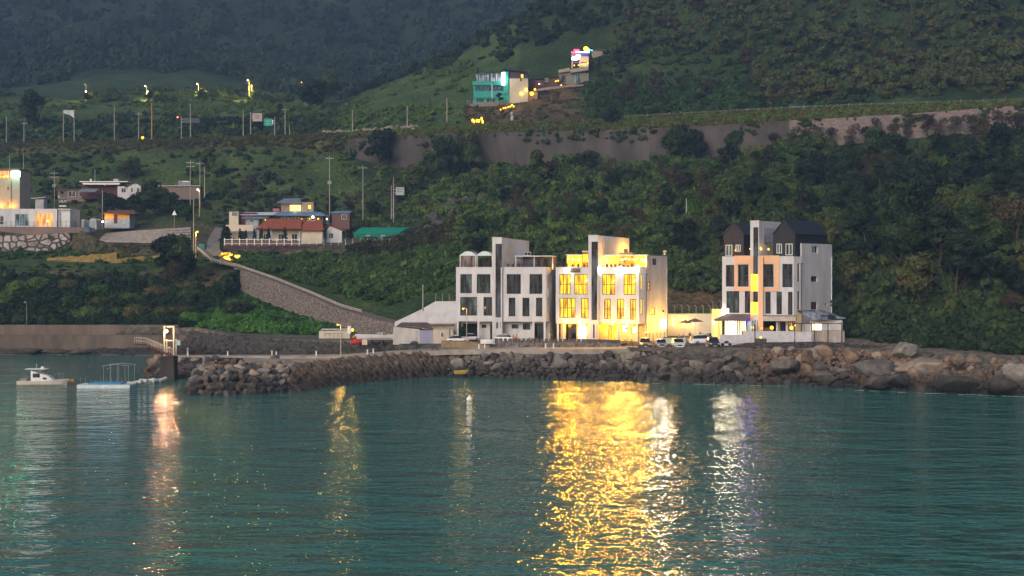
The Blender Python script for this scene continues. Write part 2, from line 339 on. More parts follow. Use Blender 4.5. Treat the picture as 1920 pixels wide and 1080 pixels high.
for k in range(NK-1):
    rows += [(k, t) for t in np.arange(SUB[k])/SUB[k]]
rows.append((NK-2, 1.0))
V = np.zeros((len(cols), len(rows), 3)); C = np.zeros((len(cols), len(rows), 3))
for i, px in enumerate(cols):
    K = knots(px)
    for j, (k, t) in enumerate(rows):
        Y = K[k,0]*(1-t)+K[k+1,0]*t; z = K[k,1]*(1-t)+K[k+1,1]*t; X = (px-CX)/F*Y
        a = AMP[k]*(math.sin(math.pi*t) if AMP[k] < 2 else .35+.65*math.sin(math.pi*t))
        if a: z += a*(mn.fractal(Vector((X*.045, Y*.045, 3)), 1., 2., 4) + (.8*mn.noise(Vector((X*.012, Y*.012, 9))) if k > 14 else 0))
        V[i, j] = (X, Y, z); c0 = gcol(px+60*mn.noise(Vector((X*.06, Y*.06, 5))), k); C[i, j] = c0
nr = len(rows); idx = np.arange(len(cols)*nr).reshape(len(cols), nr)
Fq = np.stack([idx[:-1,:-1], idx[1:,:-1], idx[1:,1:], idx[:-1,1:]], -1).reshape(-1, 4)
def ground_mat():
    m, nt, out = _new('ground'); L = nt.links.new
    b = N(nt, 'ShaderNodeBsdfPrincipled'); b.inputs['Roughness'].default_value = .95; b.inputs['Specular IOR Level'].default_value = .1
    at = N(nt, 'ShaderNodeAttribute', attribute_name='gc'); g = N(nt, 'ShaderNodeNewGeometry')
    n1 = N(nt, 'ShaderNodeTexNoise'); n1.inputs['Scale'].default_value = .06; n1.inputs['Detail'].default_value = 9; n1.inputs['Roughness'].default_value = .7; L(g.outputs['Position'], n1.inputs['Vector'])
    r1 = ramp(nt, [(.3, (.35,.45,.35)), (.45,(.8,.85,.8)), (.55, (1.1,1.1,1)), (.68, (1.9,1.45,1.2))]); L(n1.outputs[0], r1.inputs[0])
    mx = N(nt, 'ShaderNodeMix', data_type='RGBA', blend_type='MULTIPLY'); mx.inputs[0].default_value = 1; L(at.outputs['Color'], mx.inputs[6]); L(r1.outputs[0], mx.inputs[7])
    n2 = N(nt, 'ShaderNodeTexNoise'); n2.inputs['Scale'].default_value = .9; n2.inputs['Detail'].default_value = 6; L(g.outputs['Position'], n2.inputs['Vector'])
    r2 = ramp(nt, [(.3, (.35,.35,.35)), (.7, (1.6,1.6,1.6))]); L(n2.outputs[0], r2.inputs[0])
    m2 = N(nt, 'ShaderNodeMix', data_type='RGBA', blend_type='MULTIPLY'); m2.inputs[0].default_value = 1; L(mx.outputs[2], m2.inputs[6]); L(r2.outputs[0], m2.inputs[7])
    L(m2.outputs[2], b.inputs['Base Color'])
    bp = N(nt, 'ShaderNodeBump'); bp.inputs['Strength'].default_value = .7; bp.inputs['Distance'].default_value = .5; L(n2.outputs[0], bp.inputs['Height']); L(bp.outputs[0], b.inputs['Normal'])
    L(b.outputs[0], out.inputs[0]); return m
go = npmesh('ground', V.reshape(-1, 3), Fq, ground_mat(), smooth=True)
ca = go.data.color_attributes.new('gc', 'FLOAT_COLOR', 'POINT')
ca.data.foreach_set('color', np.concatenate([C.reshape(-1, 3), np.ones((C.shape[0]*C.shape[1], 1))], 1).astype(np.float32).ravel())
tag(go, kind='structure')

# ------------------------------------------------------------------ sea
def water_mat():
    m, nt, out = _new('sea_water'); L = nt.links.new
    b = N(nt, 'ShaderNodeBsdfPrincipled'); b.inputs['Base Color'].default_value = (.022, .100, .078, 1)
    b.inputs['Roughness'].default_value = .045; b.inputs['IOR'].default_value = 1.33; b.inputs['Specular IOR Level'].default_value = .5
    g = N(nt, 'ShaderNodeNewGeometry')
    def layer(sx, sy, d, dist, rot=0, rg=.55):
        mp = N(nt, 'ShaderNodeMapping'); mp.inputs['Scale'].default_value = (sx, sy, 1); mp.inputs['Rotation'].default_value = (0, 0, R(rot)); L(g.outputs['Position'], mp.inputs[0])
        nz = N(nt, 'ShaderNodeTexNoise'); nz.inputs['Scale'].default_value = 1; nz.inputs['Detail'].default_value = d; nz.inputs['Roughness'].default_value = rg; nz.inputs['Distortion'].default_value = .3; L(mp.outputs[0], nz.inputs['Vector'])
        bp = N(nt, 'ShaderNodeBump'); bp.inputs['Strength'].default_value = 1; bp.inputs['Distance'].default_value = dist; L(nz.outputs[0], bp.inputs['Height']); return bp
    a = layer(.09, .20, 2, .85, 12); b2 = layer(.42, 1.0, 2, .36, -8, .55); c = layer(1.4, 2.6, 1, .085, 5, .5)
    # gusts: calmer and rougher patches
    gm = N(nt, 'ShaderNodeMapping'); gm.inputs['Scale'].default_value = (.012, .03, 1); L(g.outputs['Position'], gm.inputs[0]); gn = N(nt, 'ShaderNodeTexNoise'); gn.inputs['Scale'].default_value = 1; gn.inputs['Detail'].default_value = 3; L(gm.outputs[0], gn.inputs['Vector'])
    gr = N(nt, 'ShaderNodeMapRange'); L(gn.outputs[0], gr.inputs[0]); gr.inputs[1].default_value = .35; gr.inputs[2].default_value = .65; gr.inputs[3].default_value = .55; gr.inputs[4].default_value = 1.25; L(gr.outputs[0], b2.inputs['Strength']); L(gr.outputs[0], c.inputs['Strength'])
    L(a.outputs[0], b2.inputs['Normal']); L(b2.outputs[0], c.inputs['Normal']); L(c.outputs[0], b.inputs['Normal'])
    L(b.outputs[0], out.inputs[0]); return m
m_ = MB(); m_.add([(-1600, -700, 0), (1600, -700, 0), (1600, 420, 0), (-1600, 420, 0)], [(0, 1, 2, 3)])
tag(m_.build('sea', water_mat()), kind='structure')
# sea floor under it so that the closed ground reaches behind the camera
m_ = MB(); m_.add([(-1600, -700, -6), (1600, -700, -6), (1600, 340, -6), (-1600, 340, -6)], [(0, 1, 2, 3)])
tag(m_.build('sea_floor', M('sea_floor', (.05, .06, .05), world=True)), kind='structure')
# ------------------------------------------------------------------ materials of the buildings
white = M('white_render', (.52,.515,.545), .8, .12, .6, .1, streak=True)
white2 = M('white_block_wall', (.52,.51,.53), .85, .15, 1.5, .25, streak=True)
cream = M('cream_render', (.55,.47,.37), .85, .08, .6, .1, streak=True)
peach = M('peach_render', (.68,.40,.24), .8, .05, .6)
teal = M('teal_paint', (.01,.27,.24), .6, .12, .8)
conc = M('concrete', (.20,.175,.15), .9, .2, .9, .4, streak=True)
conc_d = M('old_concrete', (.125,.10,.09), .92, .3, .35, .6, col2=(.055,.045,.042), streak=True, world=True)
pale_conc = M('pale_concrete', (.33,.28,.23), .9, .15, .8, .3)
frame_d = M('dark_window_frame', (.018,.014,.014), .5, .1)
frame_w = M('white_window_frame', (.6,.6,.62), .5, .05)
steel = M('galvanised_steel', (.32,.32,.34), .5, .15, 3, metal=.4)
steel_d = M('dark_steel', (.05,.04,.04), .6, .2, 3)
pole_c = M('concrete_pole', (.30,.27,.25), .9, .12, 2)
gl_dark = glass('dusk_glass', (.018,.024,.032))
gl_green = glass('curtained_glass', (.035,.055,.06), stripes=1.0)
gl_tower = glass('stair_glass', (.028,.034,.044), stripes=.8)
lit = EM('lit_curtained_room', (1, .56, .015), 1.25, stripes=1.3, dark=(.34,.10,.0))
lit_y = EM('lit_yellow_room', (1, .70, .03), 1.7, stripes=1.0, dark=(.9,.42,.01))
lit_w = EM('lit_pale_room', (1, .88, .55), 2.4, stripes=1.2, dark=(.9,.6,.2))
lit_o = EM('lit_orange_room', (1, .36, .05), .95, stripes=1.5, dark=(.35,.12,.03))
bulb_w = EM('warm_bulb', (1, .62, .2), 8); bulb_y = EM('yellow_bulb', (1, .46, .03), 3.2); bulb_p = EM('pink_white_bulb', (1, .62, .42), 6); bulb_wh = EM('white_bulb', (1, .96, .9), 9)
dark_metal = M('black_standing_seam', (.020,.020,.026), .5, .2, .8, metal=.3)
black_clad = M('black_cladding', (.014,.014,.018), .7, .2, .8)
brown_clad = M('brown_cladding', (.038,.026,.027), .75, .2, .8)
wood = M('brown_wood', (.10,.055,.03), .75, .25, 2)
black_void = M('dark_interior', (.012,.010,.010), .9)

class Fr:
    """frame of a building: origin under the pixel column px0 at distance Y0, turned clockwise by th degrees"""
    def __init__(s, px0, Y0, th=0, z0=5.0): s.Y0 = Y0; s.X0 = (px0-CX)/F*Y0; s.th = R(th); s.c = math.cos(s.th); s.s = math.sin(s.th); s.z0 = z0; s.loc = (s.X0, s.Y0, z0); s.rz = -s.th
    def u(s, px, v=0):
        k = (px-CX)/F; return (k*(s.Y0+v*s.c)-s.X0-v*s.s)/(s.c+k*s.s)
    def wy(s, u, v): return s.Y0 - u*s.s + v*s.c
    def z(s, py, u=0, v=0): return zp(py, s.wy(u, v)) - s.z0
    def z_(s, py, v=0): return zp(py, s.Y0+v)-s.z0
class Seg:
    """one straight run of wall in a building frame (outside on the right of p0->p1 = facing the sea)"""
    def __init__(s, fr, p0, p1): s.fr, s.p0, s.p1 = fr, Vector(p0), Vector(p1); s.L = (s.p1-s.p0).length; s.d = (s.p1-s.p0)/s.L; s.n = Vector((-s.d.y, s.d.x)); s.ym = fr.wy(*((s.p0+s.p1)/2))
    def S(s, px):
        f = s.fr
        def w(q): return (f.X0+q.x*f.c+q.y*f.s, f.Y0-q.x*f.s+q.y*f.c)
        a, b = w(s.p0), w(s.p1); k = (px-CX)/F; return s.L*(k*a[1]-a[0])/((b[0]-a[0])-k*(b[1]-a[1]))
    def Z(s, py): return zp(py, s.ym)-s.fr.z0
    def hole(s, x0, x1, y0, y1): return (s.S(x0), s.S(x1), s.Z(y1), s.Z(y0))
    def P(s, t, z, off=0): q = s.p0 + s.d*t + s.n*off; return Vector((q.x, q.y, z))
def window(parent, seg, h, pane=None, fr_m=None, cols_=3, rows_=(.52,), rail=True, name='window', rec=.25, label=None):
    """frame with mullions set back in its hole; the pane and a glass balcony rail are sub-parts"""
    a, b, z0, z1 = h; fr_m = fr_m or frame_d; w = b-a; f = .13
    root = MB(); ang = math.atan2(seg.d.y, seg.d.x); o = seg.P(a, z0, rec)
    root.box((0,0,0), (f,.08,z1-z0)); root.box((w-f,0,0), (w,.08,z1-z0)); root.box((f,0,0), (w-f,.08,f)); root.box((f,0,z1-z0-f), (w-f,.08,z1-z0))
    for i in range(1, cols_): x = w*i/cols_; root.box((x-.075,.003,f), (x+.075,.077,z1-z0-f))
    for r_ in rows_:
        z = (z1-z0)*r_; xs = [f]+[w*i/cols_ for i in range(1, cols_)]+[w-f]
        for q in range(len(xs)-1): root.box((xs[q]+.075*(q>0),.006,z-.06), (xs[q+1]-.075*(q<len(xs)-2),.074,z+.06))
    wo_ = root.build(name, fr_m, parent, o, ang)
    if label: wo_['label'] = label
    m = MB(); m.box((f*.5,.085,f*.5), (w-f*.5,.11,z1-z0-f*.5)); m.build('pane', pane or gl_dark, wo_)
    if rail and z1-z0 > 3:
        m = MB(); hgt = 1.05
        for z in (.35, .7, hgt): m.box((.02,-.14,z-.02), (w-.02,-.10,z+.02))
        n_ = max(2, int(w/.5))
        for i in range(n_+1): x = .04+(w-.08)*i/n_; m.box((x-.012,-.13,.05), (x+.012,-.11,hgt))
        m.build('balcony_rail', steel_d, wo_)
    return wo_
def door(parent, seg, h, pane=None, fr_m=None, rec=.2, name='door', leaves=2):
    a, b, z0, z1 = h; ang = math.atan2(seg.d.y, seg.d.x); w = b-a; m = MB(); hh = z1-z0; f = .08
    m.box((0,0,0), (f,.08,hh)); m.box((w-f,0,0), (w,.08,hh)); m.box((f,0,hh-f), (w-f,.08,hh))
    for i in range(1, leaves): m.box((w*i/leaves-.04,.003,0), (w*i/leaves+.04,.077,hh-f))
    o = m.build(name, fr_m or frame_d, parent, seg.P(a, z0, rec), ang)
    m = MB(); m.box((f/2,.085,.01), (w-f/2,.11,hh-f/2)); m.build('pane', pane or gl_dark, o)
    m = MB(); m.tube((w/leaves-.16,-.05,.95), (w/leaves-.16,-.05,1.25), .025, n=6); m.build('handle', steel, o); return o
def bulb(parent, loc, r, mat, name='bulb'):
    m = MB(); m.ball((0,0,0), r, 8, 6); o = m.build(name, mat, parent, loc, smooth=True); return o
def wall_lamp(parent, loc, e=60, r=.22, col=WARM, m=None, name='wall_lamp'):
    b = MB(); b.box((-.09,-.02,-.12), (.09,.06,.12)); b.tube((0,-.02,0), (0,-.22,.02), .03, n=6); o = b.build(name, steel_d, parent, loc)
    bulb(o, (0,-.3,.0), r, m or bulb_w); plight(o, (0,-.55,.0), col, e, .2); return o

def lodge(name, label, px, Y0, th, ys, spec):
    """two duplex floors on a recessed ground floor, a slim stair tower through the middle, roof terrace"""
    fr = Fr(px['L'], Y0, th, 5.0); D = 11.5
    root = thing(name, label, 'building', fr.loc, fr.rz)
    zP, z3, z2, zO = [fr.z_(y) for y in (ys['par'], ys['mid'], ys['low'], ys['over'])]   # parapet, 3rd floor sill band, 2nd-floor foot, overhang
    uT0, uT1, uR, uS = fr.u(px['T0']), fr.u(px['T1']), fr.u(px['R']), fr.u(px['S'], D)
    front = Seg(fr, (0,0), (uR,0)); strip = Seg(fr, (uR,0), (fr.u(px['C'],1.6),1.6)); side = Seg(fr, strip.p1, (uS, D))
    wm = spec.get('wall', white); zS = fr.z_(ys.get('side', ys['par']))
    holesF = []; wins = []
    for (x0,x1,y0,y1,k) in spec['win']:
        h = front.hole(x0,x1,y0,y1); holesF.append(h); wins.append((front,h,k))
    tower_gap = (uT0, uT1, zO-1, zP+1)
    body = MB(); body.wall(front.p0, front.p1, zO, zP, holesF+[tower_gap], .35)
    hs = [strip.hole(*w[:4]) for w in spec.get('strip', [])]; 
    body.wall(strip.p0+strip.d*.003, strip.p1, zO, zP, hs, .3)
    hS = [side.hole(*w[:4]) for w in spec.get('side', [])]
    body.wall(side.p0, side.p1, -.3, zS, hS, .3)
    body.wall((uS,D+.003), (0,D+.003), -.3, zP, [], .3)
    body.wall((0,D), (0,.36), zO, zP, [], .3)
    o = body.build('wall', wm, root)
    for (s_, h, k) in wins: window(root, s_, h, *k)
    for w, h in zip(spec.get('strip', []), hs): window(root, strip, h, *w[4])
    for w, h in zip(spec.get('side', []), hS): window(root, side, h, *w[4])
    # floors and roof slab
    sl_ = MB(); poly = [(.31,.36), (uR-.02,.36), (strip.p1.x-.32, 1.7), (uS-.4, D-.01), (.31, D-.01)]
    for z in (zO+.003, z3, zP-.75): sl_.prism(poly, z, z+.25)
    sl_.build('floor_slab', pale_conc, root)
    # parapet coping
    cp = MB(); cp.box((-.05,-.06,zP+.002), (uT0-.003,.40,zP+.09)); cp.box((uT1+.003,-.06,zP+.002), (uR,.40,zP+.09)); cp.build('coping', white, root)
    # recessed ground floor
    gf = MB(); g = Seg(fr, (.8,1.8), (uR-.3,1.8)); gh = []; gd = []
    for (x0,x1,y0,y1,kind,pane) in spec['ground']:
        h = g.hole(x0,x1,y0,y1)
        if kind != 'win': h = (h[0],h[1],-.31,h[3])
        gh.append(h); gd.append((h,kind,pane))
    gf.wall(g.p0, g.p1, -.3, zO-.004, gh, .25); gf.wall((.8,D-.1), (.8,2.06), -.3, zO-.004, [], .25)
    gf.wall(g.p1+Vector((0,.26)), side.p0+Vector((-.1,.6)), -.3, zO-.004, [], .2)
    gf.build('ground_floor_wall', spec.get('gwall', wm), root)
    for h,kind,pane in gd:
        if kind == 'win': window(root, g, h, pane, None, 2, (), False)
        elif kind == 'door': door(root, g, (h[0],h[1],0,h[3]), pane)
        else:
            v = MB(); v.box((0,0,0), (h[1]-h[0],.1,h[3]-.02)); v.build('carport_opening', black_void, root, g.P(h[0], 0.02, 2.2))  # dark panel stands for the shade inside the open carport
    for x in spec['posts']:
        c = MB(); u = fr.u(x); c.box((u-.2,.05,-.3), (u+.2,.45,zO-.004)); c.build('pillar', wm, root)
    # tower
    tm = spec.get('tower', white); zT, zTb = fr.z_(ys['tow']), fr.z_(ys['towb'], 14); d = -.55; uB = fr.u(px['TB'], 7.5); tw = Seg(fr, (uT0,d), (uT1,d))
    gh_ = tw.hole(px['G0'], px['G1'], ys['g0'], ys['g1']); slits = [tw.hole(*q) for q in spec['slits']]
    t = MB(); t.wall(tw.p0, tw.p1, -.3, zT, [gh_]+slits, .3)
    t.wall((uT0,.36-.003), (uT0,d+.302), -.3, zP, [], .25, 0); t.wall((uT1,d+.003), (uT1+.002,.36), -.3, zP, [], .25, 0)
    # upper stair house: sloping slab block behind the tower front
    poly = [(uT0+.003,d+.31), (uT1-.003,d+.31), (uB,7.5), (uB-2.9,7.5)]
    t.prism(poly, zP-.6, [zT-.003, zT-.003, zTb, zTb]); t.build('stair_tower', tm, root)
    tc = MB(); tc.box((uT0-.06,d-.06,zT+.002), (uT1+.05,d+.3,zT+.1)); tc.build('coping', white, root)
    gb = MB(); a,b,z0,z1 = gh_; gb.box((0,0,0), (b-a,.05,z1-z0)); gp = gb.build('stair_glazing', spec.get('tglass', gl_tower), root, tw.P(a, z0, .12))
    mm = MB(); nz_ = 9
    for i in range(nz_+1): z = (z1-z0)*i/nz_; mm.box((0,-.05,z-.04), (b-a,-.002,z+.04))
    mm.box(((b-a)/2-.03,-.06,0), ((b-a)/2+.03,-.053,z1-z0)); mm.build('mullion', steel_d, gp)
    for s_ in slits: m = MB(); m.box((0,0,0), (s_[1]-s_[0],.06,s_[3]-s_[2])); m.build('slit_window', gl_dark, root, tw.P(s_[0], s_[2], .12))
    # shutters on the stair house side, drain pipe
    sd_ = Seg(fr, (uT1,d+.31), (uB,7.5)); h = sd_.hole(*spec['shutter']); m = MB(); w = h[1]-h[0]; m.box((0,-.06,0), (w/2-.02,-.003,h[3]-h[2])); m.box((w/2+.02,-.06,0), (w,-.003,h[3]-h[2]))
    m.build('shutter', spec.get('shut', cream), root, sd_.P(h[0], h[2], 0), math.atan2(sd_.d.y, sd_.d.x))
    s0 = strip.L*.93; m = MB(); q = strip.P(s0, 0, -.12); m.tube((q.x,q.y,zO-2.4), (q.x,q.y,zP-1.6), .07, n=6); m.tube((q.x,q.y,zP-1.6), (q.x+.15,q.y-.1,zP-1.3), .12, n=6); m.build('drain_pipe', steel_d, root)
    root['zP'] = 0.; del root['zP']
    return root, fr, dict(zP=zP, zO=zO, z3=z3, D=D, uR=uR, uT0=uT0, uT1=uT1, uS=uS, front=front, strip=strip, side=side, zT=zT, g=g, d=d)
def roof_rail(root, fr, u0, u1, z, v=.5, m=None):
    r_ = MB(); n_ = max(2, int((u1-u0)/.9))
    for i in range(n_+1): u = u0+(u1-u0)*i/n_; r_.tube((u,v,z), (u,v,z+1.05), .025, n=5)
    for zz in (.35,.7,1.05): r_.tube((u0,v,z+zz), (u1,v,z+zz), .02, n=5)
    return r_.build('terrace_rail', m or steel_d, root)
K = lambda pane=None, c=3, rows_=(.5,), rail=True: (pane, None, c, rows_, rail)

# ================= unlit white lodge on the left
B1, f1, d1 = lodge('lodge', 'unlit white block with dark tall windows and curved glasshouse roofs on its terrace', dict(L=855,T0=923.8,T1=942,R=1023.7,C=1031,S=1043,TB=992,G0=929,G1=941), 252, 9,
    dict(par=501.5, mid=556, low=596, over=602.5, tow=446, towb=454, g0=457, g1=595),
    dict(win=[(863,884.8,514,550,K(gl_green)), (894,919.7,514,550,K(gl_green)), (950,976.6,514,551,K()), (992.7,1016.8,514,551,K()),
              (863,894.6,557,592,K(gl_green,4)), (906.6,922.7,557,592,K()), (953.7,966.3,558,593,K(None,2)), (979.4,992.7,558,593,K(None,2)), (1005,1016.8,558,593,K(None,2))],
         strip=[(1027,1029.5,515,542,K(None,1,(.5,),False)), (1027,1029.5,558,586,K(None,1,(.5,),False))],
         side=[], ground=[(866,895,607,631,'open',None), (903,912,609,615,'win',gl_dark), (919,924,607,631,'door',gl_dark), (959,972,608,616,'win',gl_green), (980,994,606,618,'win',gl_dark), (1001,1024,606,631,'door',gl_dark)],
         posts=[858,897,1000,1021], slits=[(930.5,934,604,616), (938,941.3,604,616)], shutter=(950.5,963.5,457,480)))
zP = d1['zP']
# curved glasshouses
for i, (xa, xb) in enumerate(((860.7,891.5), (892.5,922.7))):
    a, b = f1.u(xa), f1.u(xb); z0 = zP-.5; zE = f1.z_(478.5); zC = f1.z_(471); m = MB(); w = b-a
    gh = thing('glasshouse', '', ''); [gh.__delitem__(k) for k in list(gh.keys())]; gh.parent = B1
    for x in (a+.1, b-.1):
        for y in (.7, 5.5): m.box((x-.08,y-.08,z0), (x+.08,y+.08,zE))
    m.box((a+.18,.62,zE-.14), (b-.18,.78,zE)); m.build('frame', frame_w, gh)
    m = MB(); n_ = 10
    pr = [(a+w*t/n_, zE+(zC-zE)*math.sin(math.pi*t/n_)) for t in range(n_+1)]
    m.add([(x,.5,z) for x,z in pr]+[(x,5.8,z) for x,z in pr]+[(x,.5,z-.08) for x,z in pr]+[(x,5.8,z-.08) for x,z in pr],
          [(t,t+1,n_+2+t,n_+1+t) for t in range(n_)]+[(2*n_+2+t,3*n_+3+t,3*n_+4+t,2*n_+3+t) for t in range(n_)]+[(t,2*n_+2+t,2*n_+3+t,t+1) for t in range(n_)])
    m.add([(x,.52,z-.085) for x,z in pr]+[(pr[0][0],.52,zE-.1)], [tuple(range(n_+2))][::1]); m.build('vault_roof', M('vault_sheet',(.55,.6,.66),.3,.05), gh)
    m = MB(); m.box((a+.2,.66,z0), (b-.2,.69,zE-.15)) if i == 0 else m.box((a+.2,2.8,z0), (b-.2,2.85,zE-.6)); m.build('pane', glass('rose_glass',(.11,.085,.095)) if i == 0 else gl_dark, gh)
roof_rail(B1, f1, .2, d1['uT0']-.2, zP+.09, .15)
# flat-roofed terrace pavilion on the right half
def pavilion(root, fr, xa, xb, ytop, zfloor, mats_, v0=1.2, depth=5.5, panes=(), slab=white, lbl=None, vf=None):
    a, b = fr.u(xa, v0), fr.u(xb, v0); zt = fr.z_(ytop); z0 = zfloor; P_ = bpy.data.objects.new('terrace_room', None); COL.objects.link(P_); P_.parent = root
    m = MB(); m.box((a-.1,v0-.5,zt-.22), (b+.1,v0+depth,zt)); m.build('flat_roof', slab, P_)
    n_ = max(2, round((b-a)/3.4))
    for i in range(n_+1): u = a+.08+(b-a-.16)*i/n_; MB().box((u-.08,v0-.1,z0), (u+.08,v0+.1,zt-.225)).build('post', mats_[0], P_)
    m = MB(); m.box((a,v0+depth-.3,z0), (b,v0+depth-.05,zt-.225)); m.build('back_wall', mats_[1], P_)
    for (x0,x1,y0,y1,pm,vv) in panes:
        m = MB(); m.box((fr.u(x0,v0+vv), v0+vv, fr.z_(y1)), (fr.u(x1,v0+vv), v0+vv+.05, fr.z_(y0))); m.build('pane', pm, P_)
    return P_
blue_door = M('blue_door', (.05,.055,.13), .5)
pavilion(B1, f1, 966.5, 1037, 479.5, zP-.5, (frame_w, M('dim_mauve_wall',(.20,.17,.19))), 1.3, 5, [(967,979.5,485,500.5,glass('blue_glass',(.10,.12,.20)),.6), (981.5,992,484,500.5,blue_door,1.5), (993,1006,485,500.5,gl_green,1.5), (1012,1034,486,500.5,gl_green,1.8), (1009.5,1012.5,487,500.5,black_void,1.75)])
roof_rail(B1, f1, d1['uT1']+.6, d1['uR']-.2, zP+.09, .15)
m = MB()   # air conditioners on the pavilion roof
for i,u in enumerate((f1.u(983,2), f1.u(989,2))): m.box((u,1.8,f1.z_(479.5)+.01), (u+.75,2.2,f1.z_(479.5)+.8)); m.tube((u+.38,1.78,f1.z_(479.5)+.4), (u+.38,1.76,f1.z_(479.5)+.4), .3, n=12, mi=1)
m.build('air_conditioner', [M('ac_white',(.45,.43,.42)), black_void], B1)
m = MB()
for u in np.linspace(d1['uT1']+1, d1['uR']-1.2, 8): m.box((u-.22,.8,zP-.5), (u+.22,1.2,zP+.35)); m.box((u-.22,1.15,zP+.35), (u+.22,1.2,zP+.75))
m.build('terrace_chair', M('red_brown_chair',(.10,.03,.03)), B1)

# ================= lit lodge on the right
B2, f2, d2 = lodge('lodge', 'brightly lit white block glowing yellow from its tall windows and roof terrace', dict(L=1042,T0=1103.6,T1=1122.4,R=1198,C=1212,S=1251,TB=1179.8,G0=1109,G1=1121), 249, 9,
    dict(par=501.5, mid=556, low=600, over=606.5, tow=442, towb=449, g0=453, g1=600, side=479),
    dict(win=[(1049,1070,514,552,K(lit)), (1077,1101.3,514,552,K(lit)), (1129,1153.4,514,552.5,K(lit)), (1169.5,1191.5,514,552.5,K(lit)),
              (1049,1079,559,596,K(lit,4)), (1089.5,1103.2,559,597,K(lit,2)), (1132.8,1145.3,560.5,598,K(lit,2)), (1157,1170,560.5,598,K(lit,2)), (1181.4,1192,560.5,599,K(lit,2))],
         strip=[(1202,1206,514,544,K(lit_y,1,(.5,),False)), (1202,1206,560,590,K(lit_y,1,(.5,),False))],
         side=[(1214,1220,528,544,K(lit_o,2,(.5,),False)), (1220.5,1229,577,590,K(lit_y,2,(),False)), (1223.5,1232,485,497,K(glass('shuttered',(.25,.21,.2)),2,(.3,.6),False))],
         ground=[(1061,1081,608,634,'door',gl_dark), (1089,1102,608,634,'win',lit_y), (1141,1151.5,611,635,'door',lit), (1166,1177,608,624,'win',lit_w), (1184,1197,610,626,'win',lit_w)],
         posts=[1046,1057,1086,1160,1194], slits=[(1112,1115,608,634), (1119,1121.3,608,634)], shutter=(1129,1146,453,477), gwall=M('lamplit_render',(.62,.50,.22),.8,.1)))  # ground-floor wall colour includes the yellow lamplight
zP = d2['zP']
m = MB(); m.box((0,0,0), (1,1,1))
pavilion(B2, f2, 1062, 1092, 476.5, zP-.5, (M('amber_post',(.30,.16,.06)), M('lamplit_lemon',(.6,.5,.2))), 1.3, 4.5, [(1063,1091,478,500,lit_y,2.5)])  # back wall colour carries the yellow cast by the roof lamps
pavilion(B2, f2, 1092.6, 1103.4, 470, zP-.5, (M('amber_post',(.3,.16,.06)), M('lamplit_lemon',(.6,.5,.2))), 2.4, 4.5, [(1093.5,1103,477,491,lit_y,.3)])
pavilion(B2, f2, 1126, 1215, 477.5, zP-.5, (M('amber_post',(.3,.16,.06)), M('lamplit_lemon',(.6,.5,.2))), 1.4, 5.5, [(1128,1149,479,500,lit_y,2.5), (1190,1213,480,500,lit_y,2.8)])
roof_rail(B2, f2, .2, d2['uT0']-.2, zP+.09, .15); roof_rail(B2, f2, d2['uT1']+.8, d2['uR']-.2, zP+.09, .15)
for i, x in enumerate((1066,1075,1085,1097, 1134,1142,1152, 1163,1167,1173,1180, 1189,1195,1203,1210)):   # lamps hung under the terrace roofs
    u = f2.u(x, 1.2); wb = MB(); wb.tube((0,0,0), (0,0,.35), .02, n=5); o = wb.build('ceiling_lamp', steel_d, B2, (u, 1.1, f2.z_(484+(i%3))))
    bulb(o, (0,0,-.12), .17, bulb_w if 7 < i or i < 3 else bulb_y)
for x, v, e in ((1070,1.2,700), (1086,1.2,700), (1138,1.6,900), (1160,1.0,900), (1178,1.0,900), (1204,1.0,900), (1099,1.6,300)): plight(B2, (f2.u(x,v), v, f2.z_(488)), GOLD if x < 1160 else WARM, e, .4)
for x in (1157, 1174): plight(B2, (f2.u(x,6.5), 5.6, f2.z_(466)), GOLD, 700, .3)
for x, y, e in ((1125,500,130), (1164,501,180), (1195.5,499,170), (1066.5,503,75)):   # spotlights clamped to the parapet, shining down the wall
    wb = MB(); wb.box((-.14,-.2,-.12), (.14,.06,.12)); o = wb.build('spotlight', steel_d, B2, (f2.u(x), -.32, f2.z_(y)))
    bulb(o, (0,-.25,-.1), .30, bulb_wh); plight(o, (0,-.4,-.5), (1,.9,.6), e, .25)
for x, y in ((1070.5,526.5), (1099,526.5), (1151,526.5), (1189,527)): wall_lamp(B2, (f2.u(x), -.05, f2.z_(y)), 26, .14, YEL)
for x, y, e in ((1062,603.5,230), (1087,604,230), (1148,606.5,260), (1176,608.5,160), (1190,620,110)):
    wall_lamp(B2, (f2.u(x), -.1, f2.z_(y)), e, .26, GOLD if x < 1160 else WARM)
for x in (1066, 1094, 1132, 1156, 1180): plight(B2, (f2.u(x,1.2), 1.0, f2.z_(612)), GOLD, 240, .3)
plight(B2, (f2.u(1036,-.5), .5, f2.z_(498)), WARM, 60, .2); plight(B2, (f2.u(1037,1), 1.5, f2.z_(540)), (1,.8,.7), 40, .5)  # lower light added to brighten the dark gap between the lodges
for x, y, c, e in ((1052,507,GOLD,320e2),(1062,520,GOLD,260e2),(1072,507,GOLD,340e2),(1083,520,GOLD,260e2),(1094,507,GOLD,320e2),(1128,520,GOLD,160e2),(1140,507,WARM,300e2),(1152,520,WARM,240e2),(1164,505,WARM,360e2),(1176,520,GOLD,260e2),(1188,507,WARM,320e2),(1197,505,WARM,300e2)):  # row of spots without fixtures, added to fill the gold reflection band
    spill(B2, (f2.u(x), -.9, f2.z_(y)), c, e, .3)
spill(B2, (f2.u(1243), -1.5, f2.z_(606)), (1,.9,.75), 2.6e4, .3, 0, 30); spill(B2, (f2.u(1236), -1.5, f2.z_(598)), (1,.9,.75), 1.6e4, .3, 0, 30); spill(B2, (f2.u(1212), -1.5, f2.z_(600)), WARM, 2e4, .3, 0, 30)  # spots added for the pale streaks beside the gold band
